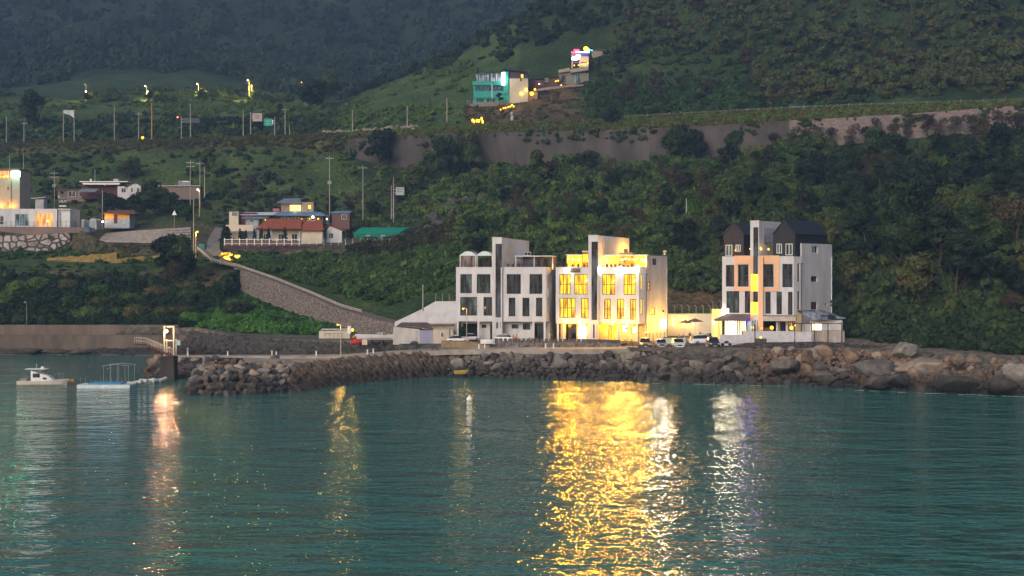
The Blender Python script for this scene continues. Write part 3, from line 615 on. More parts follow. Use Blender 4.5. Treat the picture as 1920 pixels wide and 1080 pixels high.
for x, v, y, e, c in ((1062,-2.6,610,260,GOLD),(1090,-2.6,610,260,GOLD),(1138,-3,600,420,GOLD),(1165,-3,598,560,WARM),(1188,-3,600,560,WARM)): plight(B2, (f2.u(x,v), v, f2.z_(y)), c, e, .4)  # wash lights added out from the facade to gild it, no fixtures
for x, y, e in ((1224,612,700),(1240,606,900),(1232,585,420)): q = d2['side'].P(d2['side'].S(x), d2['side'].Z(y), -3.6); plight(B2, q, WARM, e, .5)  # more added wash lights, standing off the side wall
# letters of the sign on the facade
sg = MB(); sg.box((-1.05,-.03,-.42), (1.05,.03,.42)); sgo = sg.build('name_sign', M('aubergine_board',(.035,.016,.02)), B2, (f2.u(1078.5), -.12, f2.z_(507)))
text('SORIEZ', .62, M('pale_letters',(.42,.30,.32)), sgo, (.02,-.05,0))
# gas canister, chimney and roof furniture
m = MB(); u = f2.u(1246.5, 9); m.tube((u,9,f2.z_(479,9)), (u,9,f2.z_(473.5,9)), .22, n=10); m.ball((u,9,f2.z_(472.5,9)), .42, 10, 6, sc_=(1,1,.7)); m.build('vent_cowl', cream, B2)
m = MB(); u = f2.u(1172.5, 1.2); z = f2.z_(477.5)
m.box((u-1.2,.9,z+.005), (u+1.5,2.2,z+.45)); m.tube((u,1.5,z+.45), (u,1.5,z+1.25), .45, n=12); m.build('rooftop_unit', M('copper_tan',(.35,.2,.1)), B2)
m = MB(); rr = random.Random(3)
for u in list(np.linspace(d2['uT1']+.8, d2['uR']-.6, 9))+list(np.linspace(1, d2['uT0']-1, 5)):
    h = rr.uniform(.6, 1.0); m.box((u-.25,.7,zP-.5), (u+.2,1.1,zP-.5+h)); m.box((u-.25,1.05,zP-.5+h), (u+.2,1.1,zP+h-.1))
m.build('terrace_chair', M('dark_red_chair',(.12,.035,.02)), B2)
# satellite-like box on the side wall and a vent
m = MB(); q = d2['side'].P(d2['side'].S(1242.5), d2['side'].Z(584), -.12); m.box((-.2,-.05,-.2), (.2,.1,.2)); m.build('wall_vent', black_void, B2, q)
for i in range(6):
    x = 1207+i*7; q = d2['side'].P(d2['side'].S(min(x,1250)), d2['side'].Z(622), -.45); o = MB().tube((0,0,-2), (0,0,0), .05, n=6).build('garden_light', steel_d, B2, q); bulb(o, (0,0,.15), .19, bulb_y); plight(o, (-.1,-.3,.35), YEL, 22, .2)
for x, e in ((1240,300), (1226,240), (1214,180)): q = d2['side'].P(d2['side'].S(x), d2['side'].Z(600), -1.3); plight(B2, q, WARM, e, .3)
h = d2['side'].hole(1238, 1249, 600, 617); m = MB(); m.box((0,-.08,0), (h[1]-h[0],-.01,h[3]-h[2])); o = m.build('light_box', EM('white_light_box',(1,.97,.9),4), B2, d2['side'].P(h[0],h[2],0), math.atan2(d2['side'].d.y,d2['side'].d.x)); plight(o, (1,-1.2,1), PALE, 90, .4)

# ================= third lodge with peach frame and black gabled top floors
peachwin = lambda: None
B3, f3, d3 = lodge('lodge', 'white block with peach framed windows and two black gabled top floors at the shore end', dict(L=1354,T0=1407,T1=1423.5,R=1488,C=1503,S=1560,TB=1464,G0=1412.5,G1=1422), 250, 14,
    dict(par=481.5, mid=546, low=588, over=592, tow=415, towb=420, g0=426, g1=590, side=456.8),
    dict(win=[(1361,1376.5,496.5,537.5,K(gl_dark,2)), (1384,1403.5,496,537.5,K(gl_dark,2)), (1429,1450.5,495.5,538,K(gl_dark,3)), (1467,1486,495,538.5,K(gl_dark,2)),
              (1362,1386,546,587,K(gl_green,3,(.35,.7))), (1396.5,1406.5,546,587,K(gl_dark,2)), (1435,1445,547,588,K(None,2)), (1456,1466,547,589,K(gl_green,2)), (1477.5,1486,547,590,K(None,2))],
         strip=[(1495,1499.5,494,528,K(glass('plum_glass',(.07,.02,.035)),1,(),False)), (1495,1499.5,546,580,K(glass('plum_glass',(.07,.02,.035)),1,(),False))],
         side=[(1520.5,1532.5,518,528,K(glass('plum_glass',(.07,.02,.035)),1,(),False)), (1520.5,1532.5,566,580,K(glass('plum_glass',(.07,.02,.035)),1,(),False)), (1523,1534,461,475,(gl_green,frame_w,2,(),False)), (1547,1551,569,573,K(None,1,(),False))],
         ground=[(1358,1400,600,630,'win',lit_w), (1427,1455,602,630,'open',None), (1463,1474,603,621,'win',gl_dark), (1479,1486,603,621,'win',lit_o)],
         posts=[1457,1475], slits=[(1415,1417,600,622), (1420,1422,600,622)], shutter=(1432,1452.5,428,455), shut=M('pale_blue_door',(.38,.40,.48))))
z = d3
m = MB()   # peach render frames standing proud of the front
def pframe(m, x0, x1, y0, y1, holes, v=-.16, t=.15):
    a, b = f3.u(x0), f3.u(x1); s_ = Seg(f3, (a, v), (b, v)); m.wall(s_.p0, s_.p1, f3.z_(y1), f3.z_(y0), [(s_.S(h[0]), s_.S(h[1]), s_.Z(h[3]), s_.Z(h[2])) for h in holes], t)
pframe(m, 1376.8, 1406.8, 479.5, 545.5, [(1383,1404.5,495,538.5)]); pframe(m, 1423.8, 1461, 479.5, 545.5, [(1428,1451.5,494.5,539)])
m.build('peach_frame', peach, B3)
m = MB(); a, b = f3.u(1407.6), f3.u(1412.3); m.box((a,d3['d']-.12,-.3), (b,d3['d']-.005,f3.z_(480))); a, b = f3.u(1422.6), f3.u(1431); m.box((a,d3['d']-.12,-.3), (b,d3['d']-.005,f3.z_(480))); m.build('peach_pilaster', peach, B3)
m = MB()
for (y0,y1) in ((514,546), (566,590)): a, b = f3.u(1408.5), f3.u(1422); m.box((a,d3['d']-.14,f3.z_(y1)), (b-.9,d3['d']-.124,f3.z_(y0))); m.box((b-.85,d3['d']+.10,f3.z_(y1)), (b,d3['d']+.115,f3.z_(y0)))
m.build('lit_landing_window', lit_y, B3); 
for y in (530, 580): plight(B3, (f3.u(1411), d3['d']-.6, f3.z_(y)), YEL, 40, .2)
# gabled black top floors
def gable(x0, x1, xr, yE, yA, zb, v0, D, wall_m, name='gabled_top_floor'):
    a, b = f3.u(x0, v0), f3.u(x1, v0); bb = f3.u(xr, D); dx = bb-b; zE, zA = f3.z_(yE), f3.z_(yA); P_ = bpy.data.objects.new(name, None); COL.objects.link(P_); P_.parent = B3
    sA, sB = Vector((a,v0)), Vector((b,v0)); sC = Vector((bb,D)); sD = Vector((a+dx,D)); mid = (sA+sB)/2; midb = (sC+sD)/2
    m = MB(); m.add([(a,v0,zb),(b,v0,zb),(b,v0,zE),(mid.x,v0,zA),(a,v0,zE)], [(0,1,2,3,4)]); m.build('gable_wall', wall_m, P_); m = MB(); m.add([(sD.x,D,zb),(bb,D,zb),(bb,D,zE),(midb.x,D,zA),(sD.x,D,zE)], [(4,3,2,1,0)]); 
    m.build('gable_wall', wall_m, P_)
    m = MB(); m.add([(b,v0,zb),(bb,D,zb),(bb,D,zE),(b,v0,zE)], [(0,1,2,3)]); m.add([(a,v0,zb),(sD.x,D,zb),(sD.x,D,zE),(a,v0,zE)], [(3,2,1,0)]); m.build('side_wall', black_clad, P_)
    m = MB(); o_ = .18; t = .16
    def slope(p, q, r_, s_): 
        n_ = (Vector(q)-Vector(p)).cross(Vector(s_)-Vector(p)).normalized()*t
        if n_.z < 0: n_ = -n_
        vs = [Vector(x) for x in (p,q,r_,s_)]; vs = vs+[x+n_ for x in vs]; m.add(vs, [(0,3,2,1),(4,5,6,7),(0,1,5,4),(1,2,6,5),(2,3,7,6),(3,0,4,7)])
    k = o_/(b-mid.x)*(zA-zE)
    slope((b+o_,v0-.25,zE-k), (bb+o_,D+.1,zE-k), (midb.x,D+.1,zA), (mid.x,v0-.25,zA)); slope((a-o_,v0-.25,zE-k), (sD.x-o_,D+.1,zE-k), (midb.x,D+.1,zA), (mid.x,v0-.25,zA)); m.build('roof', dark_metal, P_)
    return P_, Seg(f3, sA, sB)
zb = d3['zP']-.5
gl_, sg1 = gable(1357, 1394.5, 1424, 439, 416.8, zb, .9, 8, brown_clad)
gr_, sg2 = gable(1450, 1491, 1551, 438.5, 413.5, zb, .7, 10.5, black_clad)
for sgm, P_, (x0,x1,y0,y1) in ((sg1,gl_,(1360.5,1373,459,480)), (sg1,gl_,(1379.5,1388.5,459,472)), (sg2,gr_,(1456,1466,457,475)), (sg2,gr_,(1473,1486,457,478.5))):
    h = sgm.hole(x0,x1,y0,y1); window(P_, sgm, h, gl_green, frame_w, 2, (), False, rec=-.1)
roof_rail(B3, f3, .2, d3['uT0']-.2, d3['zP']+.09, .15); roof_rail(B3, f3, d3['uT1']+.5, f3.u(1450), d3['zP']+.09, .15)
for x, y in ((1379,471), (1406,468), (1427,469), (1441,469)): o = MB().tube((0,0,-1.2), (0,0,0), .03, n=5).build('terrace_lamp', steel_d, B3, (f3.u(x,.6), .5, f3.z_(y))); bulb(o, (0,0,.15), .2 if x > 1420 else .12, bulb_y); plight(o, (0,-.3,.3), YEL, 18)
m = MB(); a = f3.u(1427,1.5); m.box((a,1.4,f3.z_(456)), (a+2.6,2.6,f3.z_(454.5))); m.box((a,1.4,f3.z_(456)+.2), (a+.05,2.6,f3.z_(443))); m.box((a,1.38,f3.z_(454.5)), (a+.9,1.42,f3.z_(442))); m.build('landing', steel_d, B3)
# awnings over the restaurant front
m = MB(); u0, u1 = f3.u(1338,-3.2), f3.u(1406.5,-3.2); zt, zl = f3.z_(588.5), f3.z_(598.5)
m.add([(f3.u(1362),-.05,zt),(f3.u(1406.5),-.05,zt),(u1,-3.2,zl),(u0,-3.2,zl)], [(0,3,2,1)]); m.add([(f3.u(1362),-.05,zt-.08),(f3.u(1406.5),-.05,zt-.08),(u1,-3.2,zl-.08),(u0,-3.2,zl-.08)], [(0,1,2,3)]); m.box((u0,-3.22,zl-.25), (u1,-3.18,zl)); m.build('awning', M('taupe_canvas',(.13,.095,.10),.85), B3)
m = MB(); u0, u1 = f3.u(1431,-1.6), f3.u(1492,-1.6); m.box((u0,-1.9,f3.z_(600.5)), (u1,-.03,f3.z_(591.5))); m.build('canopy', M('pale_canopy',(.42,.38,.34)), B3)
m = MB(); m.box((f3.u(1431),-2.0,f3.z_(591.5)+.003), (f3.u(1493),-.03,f3.z_(591.5)+.12)); m.build('canopy_edge', M('grey_edge',(.12,.1,.11)), B3)
m = MB(); m.box((f3.u(1428,1.6),1.55,-.2), (f3.u(1450,1.6),1.6,2.9)); m.build('wood_panel', M('orange_wood',(.30,.12,.03)), B3)
for x,y,e,c in ((1363,612,160,PALE), (1375,610,160,PALE), (1389,612,80,PALE), (1354,600,70,PALE)): plight(B3, (f3.u(x,-1.2), -1.2, f3.z_(y)), c, e, .4)
for x, y, c, e in ((1356,583,PALE,110e2),(1366,600,PALE,80e2),(1378,604,PALE,80e2),(1402,598,(.3,.15,1),40e2),(1411,612,YEL,3e3),(1447,612,YEL,4e3),(1484,612,YEL,4e3)): spill(B3, (f3.u(x,-3.6), -3.9, f3.z_(y)), c, e, .3, 0, 34)  # spots added to draw this lodge's streaks on the water
m = MB()   # lit front sign cylinders at the left corner, glass wind screens under the awning
for x,w,y0,y1 in ((1356,.36,578,590), (1365,.18,578,587)): u = f3.u(x,-.4); m.tube((u,-.5,f3.z_(y1)), (u,-.5,f3.z_(y0)), w, n=10)
m.build('corner_light', EM('white_corner_light',(1,.92,.8),3), B3); plight(B3, (f3.u(1354,-1), -1.3, f3.z_(580)), PALE, 60, .4)
m = MB(); 
for i in range(9): u = f3.u(1382,-2.9)+i*.42; m.box((u,-2.95,.1), (u+.3,-2.9,f3.z_(600)))
m.build('glass_screen', glass('aqua_glass',(.14,.22,.21)), B3)
m = MB(); m.ball((0,0,0), .32, 8, 6, sc_=(1.2,.8,.8)); m.ball((.3,-.1,.2), .22, 8, 6); m.ball((-.35,0,-.1), .2, 8, 6); o = m.build('violet_light', EM('violet_glow',(.12,.03,.5),.9), B3, (f3.u(1402,-3.3), -3.3, f3.z_(599))); plight(o, (0,-.9,0), (.3,.1,1), 60, .4)
for x, y, r_ in ((1411,614.5,.28), (1447,614.5,.36), (1484,614.5,.36), (1428,615.5,.12), (1490,610,.18)):
    o = MB().tube((0,0,-1), (0,0,0), .04, n=6).build('globe_lamp', steel_d, B3, (f3.u(x,-2.3), -2.3, f3.z_(y))); bulb(o, (0,0,.2), r_, bulb_y); plight(o, (0,-.4,.25), YEL, 40 if r_ > .2 else 10, .25)
# ------------------------------------------------------------------ harbour works
def strip3(name, rows_, mat, kind=None, parent=None, smooth=False):
    """rows_: list of polylines (same count) of 3-D points, skinned together"""
    m = MB(); n_ = len(rows_[0]); vs = [p_ for r_ in rows_ for p_ in r_]
    m.add(vs, [(j*n_+i, j*n_+i+1, (j+1)*n_+i+1, (j+1)*n_+i) for j in range(len(rows_)-1) for i in range(n_-1)])
    o = m.build(name, mat, parent, smooth=smooth); 
    if kind: tag(o, kind=kind)
    return o
def pt(px, Y, z): return Vector(((px-CX)/F*Y, Y, z))
rub = stonewall('dark_rubble', (.07,.055,.048), (.15,.12,.105), (.014,.012,.010), .8)
def densify(pl, n_=6):
    out = []
    for a, b in zip(pl[:-1], pl[1:]): out += [Vector(a).lerp(Vector(b), t/n_) for t in range(n_)]
    return out+[Vector(pl[-1])]
# outer stone mound of the breakwater
TOE = densify([pt(352,190,-.6), pt(360,186,-.6), pt(420,183.5,-.6), pt(520,187,-.6), pt(600,196.5,-.6), pt(640,202.5,-.6), pt(720,211.5,-.6), pt(845,224,-.6)])
CRE = densify([pt(366,199,2.1), pt(384,198,2.7), pt(440,200,2.8), pt(520,204,2.8), pt(600,212,2.9), pt(640,217.5,3.1), pt(720,222,3.6), pt(845,228,4.3)])
BCR = densify([pt(366,204,2.1), pt(384,208,2.7), pt(440,213,2.8), pt(520,219,2.8), pt(600,224,2.9), pt(640,226,3.1), pt(720,230,3.6), pt(845,234,4.3)])
BTO = [v+Vector((0, 5, 0)) for v in BCR]; 
for v in BTO: v.z = -2
LOW = [v+Vector((0, -1.5, -2.5)) for v in TOE]
strip3('breakwater_core', [LOW, TOE, CRE, BCR, BTO], rub, 'structure')
# inner mound under the landing
TOE2 = densify([pt(268,226,-.5), pt(290,217.5,-.5), pt(330,216,-.5), pt(380,217,-.5), pt(450,221,-.5), pt(560,224,-.5)])
CRE2 = densify([pt(290,230,2.5), pt(300,228.5,2.9), pt(335,227.5,3.), pt(380,228,3.), pt(450,227.5,3.), pt(560,226,3.)])
BCR2 = [v+Vector((0, 5, 0)) for v in CRE2]; BTO2 = [v+Vector((0, 4, -5)) for v in BCR2]
strip3('landing_mound', [[v+Vector((0,-1,-2)) for v in TOE2], TOE2, CRE2, BCR2, BTO2], rub, 'structure')
# concrete walkway and quay cap
wk = densify([pt(318,230,3.25), pt(440,228.5,3.3), pt(560,225,3.45), pt(640,222,3.65), pt(740,225,4.15), pt(840,225.2,4.7), pt(960,222.3,5.02), pt(1090,220.5,5.06), pt(1150,221,5.12), pt(1196,222,5.2)], 4)
bk = densify([pt(318,233.4,3.25), pt(440,232.5,3.3), pt(560,230.5,3.45), pt(640,228.5,3.65), pt(740,232,4.15), pt(840,231,4.7), pt(960,229,5.02), pt(1090,228,5.06), pt(1150,228,5.12), pt(1196,230,5.2)], 4)
path_m = M('worn_concrete_path', (.30,.265,.23), .9, .2, .5, .3, world=True)
strip3('walkway', [[v+Vector((0,.0,-.95)) for v in wk], wk, bk, [v+Vector((0,.02,-.8)) for v in bk]], path_m, 'structure')
pf = densify([pt(464,211.5,2.72), pt(550,212.5,2.86), pt(612,217.5,3.2), pt(645,220.6,3.58)], 5); pb = densify([pt(455,226,3.05), pt(550,224.6,3.1), pt(612,222.6,3.3), pt(646,221.5,3.6)], 5)
strip3('jetty_platform', [[v+Vector((0,0,-.9)) for v in pf], pf, pb], M('platform_concrete', (.26,.22,.19), .92, .2, .5, .3, world=True), 'structure')
# stepped sea wall on the left
def swall(name, x0, x1, Y0, Y1, z0, z1, mat, lbl):
    m = MB(); n_ = 12
    for i in range(n_):
        a, b = x0+(x1-x0)*i/n_, x0+(x1-x0)*(i+1)/n_ - .01
        m.prism([((a-CX)/F*Y0,Y0), ((b-CX)/F*Y0,Y0), ((b-CX)/F*Y1,Y1), ((a-CX)/F*Y1,Y1)], z0, z1)
    return tag(m.build(name, mat), lbl, 'wall')
swall('sea_wall', -1000, 352, 290.6, 293.4, -3, 4.35, M('brown_concrete', (.135,.105,.085), .92, .25, .35, .5, streak=True, world=True), 'lower step of the long concrete sea wall at the water edge')
swall('sea_wall', -1000, 347, 293.45, 294.9, -1, 6.75, M('brown_concrete_upper', (.155,.118,.095), .92, .22, .3, .5, streak=True, world=True), 'upper step of the long sea wall below the bushes')
# car-park wall of mortared stones, and its cap
stw = stonewall('mortared_boulders', (.10,.082,.07), (.24,.20,.165), (.02,.017,.015), .85, bump=1)
a, b = pt(1176, 221.8, 0), pt(1410, 220.2, 0); m = MB(); d_ = (b-a).normalized(); n2 = Vector((d_.y,-d_.x,0))
m.add([a+n2*1.6+Vector((0,0,1.2)), b+n2*1.6+Vector((0,0,1.2)), b+Vector((0,0,5.0)), a+Vector((0,0,5.0)), a+n2*3+Vector((0,0,-3)), b+n2*3+Vector((0,0,-3))], [(0,1,2,3),(4,5,1,0)])
tag(m.build('stone_wall', stw), 'mortared boulder wall holding up the car park', 'wall')
m = MB(); m.wall((a.x,a.y-.12), (b.x,b.y-.12), 4.62, 5.38, [], .5); tag(m.build('kerb', conc_d), 'dark concrete kerb along the edge of the car park', 'kerb')
m = MB(); w_ = Vector((1.8,0,0)); q = pt(1163,219.6,0)
for i in range(9): m.box((q.x+i*.1, q.y-.4*i-.4, -1), (q.x+2.6+i*.05, q.y-.4*i, 4.7-i*.5))
tag(m.build('stairs', M('pale_steps', (.25,.21,.18), .9, .2, 1)), 'pale concrete steps down the quay beside the car park wall', 'stairs')
# ramp road, its stone retaining wall and rail
rampN = densify([pt(372,347,zp(470,347)), pt(398,334,zp(492,334)), pt(450,327.3,20.7), pt(520,310,17.15), pt(580,297,14), pt(640,285,10.85), pt(700,272,9.1), pt(745,264.5,7.95)], 6)
rampN = [v+Vector((0,-1.3,.05)) for v in rampN]
def ramp_far(v): return v+Vector((1.2, 6.6, .05))
strip3('ramp_road', [[v+Vector((0,0,.18)) for v in rampN], [ramp_far(v)+Vector((0,0,.18)) for v in rampN]], M('ramp_asphalt', (.14,.12,.115), .9, .15, .4, .2, world=True), 'structure')
strip3('village_road', [[pt(375,347,zp(487,347)+.2), pt(385,352,zp(470,352)+.2), pt(390,362,zp(450,362)+.2), pt(402,372,zp(430,372)+.2), pt(405,386,gz(405,386)+.5)], [pt(436,336,zp(492,336)+.5), pt(412,350,zp(470,350)+.3), pt(412,362,zp(452,362)+.3), pt(424,372,zp(430,372)+.3), pt(430,386,gz(430,386)+.5)]], M('village_asphalt', (.15,.135,.13), .9, .15, .4, .2, world=True), 'structure')
pebw = stonewall('pebble_masonry', (.13,.10,.092), (.44,.37,.34), (.04,.03,.028), 3.2, bump=.8)
wn_ = [v for v in rampN if v.x > pt(440,330,0).x]
base = [Vector((v.x, v.y-1.6, max(4.6, gz(CX+v.x*F/v.y, v.y-2.4)-2.6))) for v in wn_]
tag(strip3('retaining_wall', [base, [v+Vector((0,-.25,.05)) for v in wn_], [v+Vector((0,.2,.05)) for v in wn_]], pebw), 'long sloping wall of small pale stones under the ramp road', 'wall')
kb = strip3('kerb', [[v+Vector((0,-.3,.0)) for v in wn_], [v+Vector((0,-.3,.5)) for v in wn_], [v+Vector((0,.1,.5)) for v in wn_], [v+Vector((0,.1,.2)) for v in wn_]], M('dark_kerb', (.09,.07,.065), .9, .2)); tag(kb, 'dark concrete kerb on top of the sloping ramp wall', 'kerb')
rl = thing('guard_rail', 'pale double guard rail following the ramp road down to the quay', 'railing', rampN[8])
def rail_run(root, pts, zs, r_, mat, post=None, ph=.8, name='rail'):
    for z in zs:
        m = MB(); m.path([v-root.location+Vector((0,0,z)) for v in pts], r_, 5); m.build(name, mat, root)
    if post:
        for v in pts[::post]: m = MB(); m.tube((0,0,-.2), (0,0,ph), .05, n=6); m.build('post', mat, root, v-root.location)
pale_rail = M('pale_rail', (.55,.47,.42), .6, .1)
rail_run(rl, rampN[8:-8], (.78, 1.12), .075, pale_rail, 3, 1.15)
gd = thing('guard_rail', 'short ramp rail catching yellow lamplight at the village junction', 'railing', rampN[0]); rail_run(gd, [v+Vector((0,-.1,0)) for v in rampN[:9]], (.7, 1.05), .08, pale_rail, 3, 1.1)
# white wedge wall on the left of the unlit lodge, low wall and pale deck in front of it
fw = Fr(738, 262, 0, 0.); m = MB(); X = lambda px, Y=262: (px-CX)/F*Y
pr = [(740,604),(748,600),(765,592),(790,580),(816,565),(856,565)]
top = [(X(a), 262, zp(b,262)) for a, b in pr]; bot = [(X(a), 262, 4.6) for a, b in pr]; n_ = len(pr)
vs = top+bot+[(x, y+.4, z) for x, y, z in top+bot]
m.add(vs, [(n_+i, n_+i+1, i+1, i) for i in range(n_-1)]+[(2*n_+i, 2*n_+i+1, 3*n_+i+1, 3*n_+i) for i in range(n_-1)]+[(i, i+1, 2*n_+i+1, 2*n_+i) for i in range(n_-1)]+[(0,2*n_,3*n_,n_),(n_-1,2*n_-1,4*n_-1,3*n_-1)])
tag(m.build('wedge_wall', M('bluish_white_paint', (.52,.52,.57), .85, .1, .8, .2)), 'sloping white boundary wall rising to the unlit lodge', 'wall')
m = MB(); m.box((X(755,257),256.6,5), (X(856,257),257,zp(606,257))); m.box((X(770,257),255.8,zp(606,257)-.25), (X(850,257),257.6,zp(606,257)-.05)); m.build('low_wall', pale_conc); tag(bpy.data.objects['low_wall'], 'low pale wall with a rusty ledge below the sloping white wall', 'wall')
# mesh fence on top of the wedge wall
def mesh_fence(px0, px1, Y, ytop, ybot, n_, label, mat, mesh_m=None, hook=False, cat='fence', group=None, nwire=4):
    t = thing('fence', label, cat, pt((px0+px1)/2, Y, zp(ybot,Y)), group=group); o = t.location; h = zp(ytop,Y)-zp(ybot,Y)
    for i in range(n_):
        x = X(px0+(px1-px0)*i/(n_-1), Y)-o.x; m = MB(); m.tube((x,0,-.3), (x,0,h*.86 if hook else h), .05, n=6)
        if hook: m.tube((x,0,h*.86), (x-.5,0,h), .05, n=6)
        m.build('post', mat, t)
    a, b = X(px0,Y)-o.x, X(px1,Y)-o.x; m = MB(); hh = h*.86 if hook else h
    for k in range(nwire): z = hh*(k+.6)/nwire; m.tube((a,0,z), (b,0,z), .022, n=4)
    if mesh_m:
        n2_ = int((b-a)/.35)
        for k in range(n2_): x = a+(b-a)*k/n2_; m.tube((x,.0,.02), (x,.0,hh), .012, n=3, cap=False)
    m.build('wire_panel', mesh_m or mat, t); return t
green_wire = M('green_wire', (.03,.07,.05), .7)
mesh_fence(817, 855, 262.2, 551, 565, 4, 'green mesh fence on top of the sloping white wall', steel, green_wire)
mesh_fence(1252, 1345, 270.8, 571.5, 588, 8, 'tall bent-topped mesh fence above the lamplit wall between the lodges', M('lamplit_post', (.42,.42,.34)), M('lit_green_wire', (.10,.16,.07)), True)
mesh_fence(1337, 1352, 268.5, 563, 588, 2, 'short mesh fence beside the corner of the peach framed lodge', steel, green_wire, True)
m = MB(); m.box((X(1252,270.5),270.2,4.9), (X(1341,270.5),270.7,zp(588,270.4))); tag(m.build('garden_wall', M('garden_wall_white', (.6,.57,.52), .85, .08, .6)), 'white garden wall glowing behind the outdoor tables', 'wall')
m = MB(); m.box((X(1340,258),257.5,4.9), (X(1353,258),262,zp(580,258))); o = m.build('lit_booth', EM('booth_glow',(1,.72,.25),.9,stripes=2,dark=(.8,.45,.1))); tag(o, 'small glowing yellow booth at the corner of the peach framed lodge', 'booth')
for x, y in ((1262,599), (1262,608), (1282,600), (1282,607), (1300,608)):
    o = MB().box((-.12,0,-.1), (.12,.15,.1)).build('wall_lamp', steel_d, None, pt(x, 269.9, zp(y,269.9))); tag(o, 'small up and down wall lamp on the glowing garden wall', 'lamp', 'wall lamps on the garden wall'); bulb(o, (0,-.2,0), .22, bulb_w); plight(o, (0,-.5,0), WARM, 120, .2)
for x, y, e in ((1240,606,160), (1290,607,220), (1312,610,200), (1330,603,170)): plight(None, pt(x, 262, zp(y,262)), PALE, e, .5)
# ------------------------------------------------------------------ restaurant shed, low walls, frames at the right end
Ys = 240.; s_ = Ys/F
sh = thing('glass_shed', 'low white shed with a sloping glass roof and open rusty steel frame', 'shed', pt(1494, Ys, 5.1))
zr = lambda py, Y=Ys: zp(py, Y)-5.1; xl = lambda px: (px-1494)*s_
m = MB(); m.box((xl(1524),2,-.3), (xl(1584),2.25,zr(600,Ys+2))); m.box((xl(1583.4),2.26,-.3), (xl(1585.8),9,zr(601,Ys+4))); m.box((xl(1498),2.003,-.3), (xl(1524)-.01,2.2,zr(607,Ys+2))); m.build('wall', white2, sh)
m = MB(); m.prism([(xl(1493),-.2),(xl(1526),-.3),(xl(1592),2.2),(xl(1560),8)], [zr(583),zr(600),zr(598),zr(582,Ys+8)], [zr(583)+.15,zr(600)+.15,zr(598)+.15,zr(582,Ys+8)+.15]); m.build('glass_roof', glass('slate_glass',(.10,.11,.14),rough=.15,stripes=.6), sh)
m = MB(); m.box((xl(1493.5),.0,-.2), (xl(1503),.12,zr(585))); m.build('ochre_panel', M('ochre_board',(.36,.28,.16)), sh)
m = MB(); m.box((xl(1526),1.9,zr(619.5)), (xl(1545),1.95,zr(607.5))); m.build('lit_window', lit_w, sh)
rust = M('rusty_frame', (.075,.018,.018), .7, .2, 2)
fr_ = thing('steel_frame', 'open dark red steel frame standing in front of the white shed', 'frame', pt(1489, 236, 4.9)); s2 = 236/F
for x in (1489, 1502.5, 1522, 1526.5, 1552.5, 1578.5): MB().tube((0,0,-.3), (0,0,zp(606.5,236)-4.9), .12, n=4).build('post', rust, fr_, ((x-1489)*s2, 0, 0))
MB().tube((-.1,0,zp(606.5,236)-4.9), ((1579-1489)*s2,0,zp(606.5,236)-4.9), .12, n=4).build('top_rail', rust, fr_); MB().tube(((1526-1489)*s2,0,zp(620,236)-4.9), ((1578-1489)*s2,0,zp(620,236)-4.9), .05, n=4).build('middle_rail', rust, fr_)
m = MB(); m.box((X(1527,237),237.2,4.7), (X(1584,237),237.5,zp(620.5,237))); tag(m.build('block_wall', M('stained_block_wall',(.42,.37,.34),.9,.2,1.2,.2,streak=True)), 'stained pale wall behind the lower half of the red steel frame', 'wall')
m = MB(); m.box((X(1351,233),233,4.9), (X(1393,233),233.3,zp(627.5,233))); m.box((X(1393,233)+.01,233,4.9), (X(1489,233),233.3,zp(621,233))); m.box((X(1492,233),233,4.9), (X(1522,233),233.3,zp(622,233)))
tag(m.build('terrace_wall', M('lilac_block_wall',(.50,.49,.53),.85,.12,1.5,.3)), 'long lilac-white block wall in front of the peach framed lodge', 'wall')
m = MB()
for x in (1415.5,): m.tube((X(x,227),227,4.7), (X(x,227),227,zp(610,227)), .11, n=8)
tag(m.build('iron_post', rust), 'single tall dark iron post before the lilac wall', 'post')
t = thing('utility_box', 'dark blue metal cabinet with a yellow lamp against the lilac wall', 'cabinet', pt(1427, 229, 5.)); s3 = 229/F
m = MB(); m.box((-1.0,0,0), (0,.9,1.5)); m.box((0.01,.1,0), (1.1,.8,1.45)); m.box((-1.05,-.05,1.503), (1.15,.95,1.6)); m.build('cabinet_body', M('navy_metal',(.05,.05,.075)), t); bulb(t, (-.1,-.2,1.85), .2, bulb_y); MB().tube((-.1,-.2,1.5), (-.1,-.2,1.7), .03, n=5).build('lamp_stem', steel_d, t); plight(t, (-.1,-.7,1.9), YEL, 30)
# ------------------------------------------------------------------ crenellated low wall and rail on the quay
m = MB(); cw = M('brown_low_wall', (.12,.09,.08), .9, .2, 1, .2)
pts = [pt(905,243,5), pt(928,240,5), pt(1100,236.5,5), pt(1162,233,5), pt(1174,236,5)]
m.path([v+Vector((0,0,.15)) for v in pts[1:]], .22, 4)
ct = thing('crenellated_wall', 'low brown wall with square gaps along the quay before the lodges', 'wall', pts[1])
MB().path([v-pts[1]+Vector((0,0,.2)) for v in pts[1:]], .3, 4).build('wall_base', cw, ct)
gaps = densify(pts[1:4], 20); mm = MB()
for i, v in enumerate(gaps[:-1]):
    q = v.lerp(gaps[i+1], .32)-pts[1]; mm.box((q.x-.34,q.y-.18,.35), (q.x+.34,q.y+.18,1.15))
mm.build('wall_pillars', cw, ct)['kind'] = 'stuff'
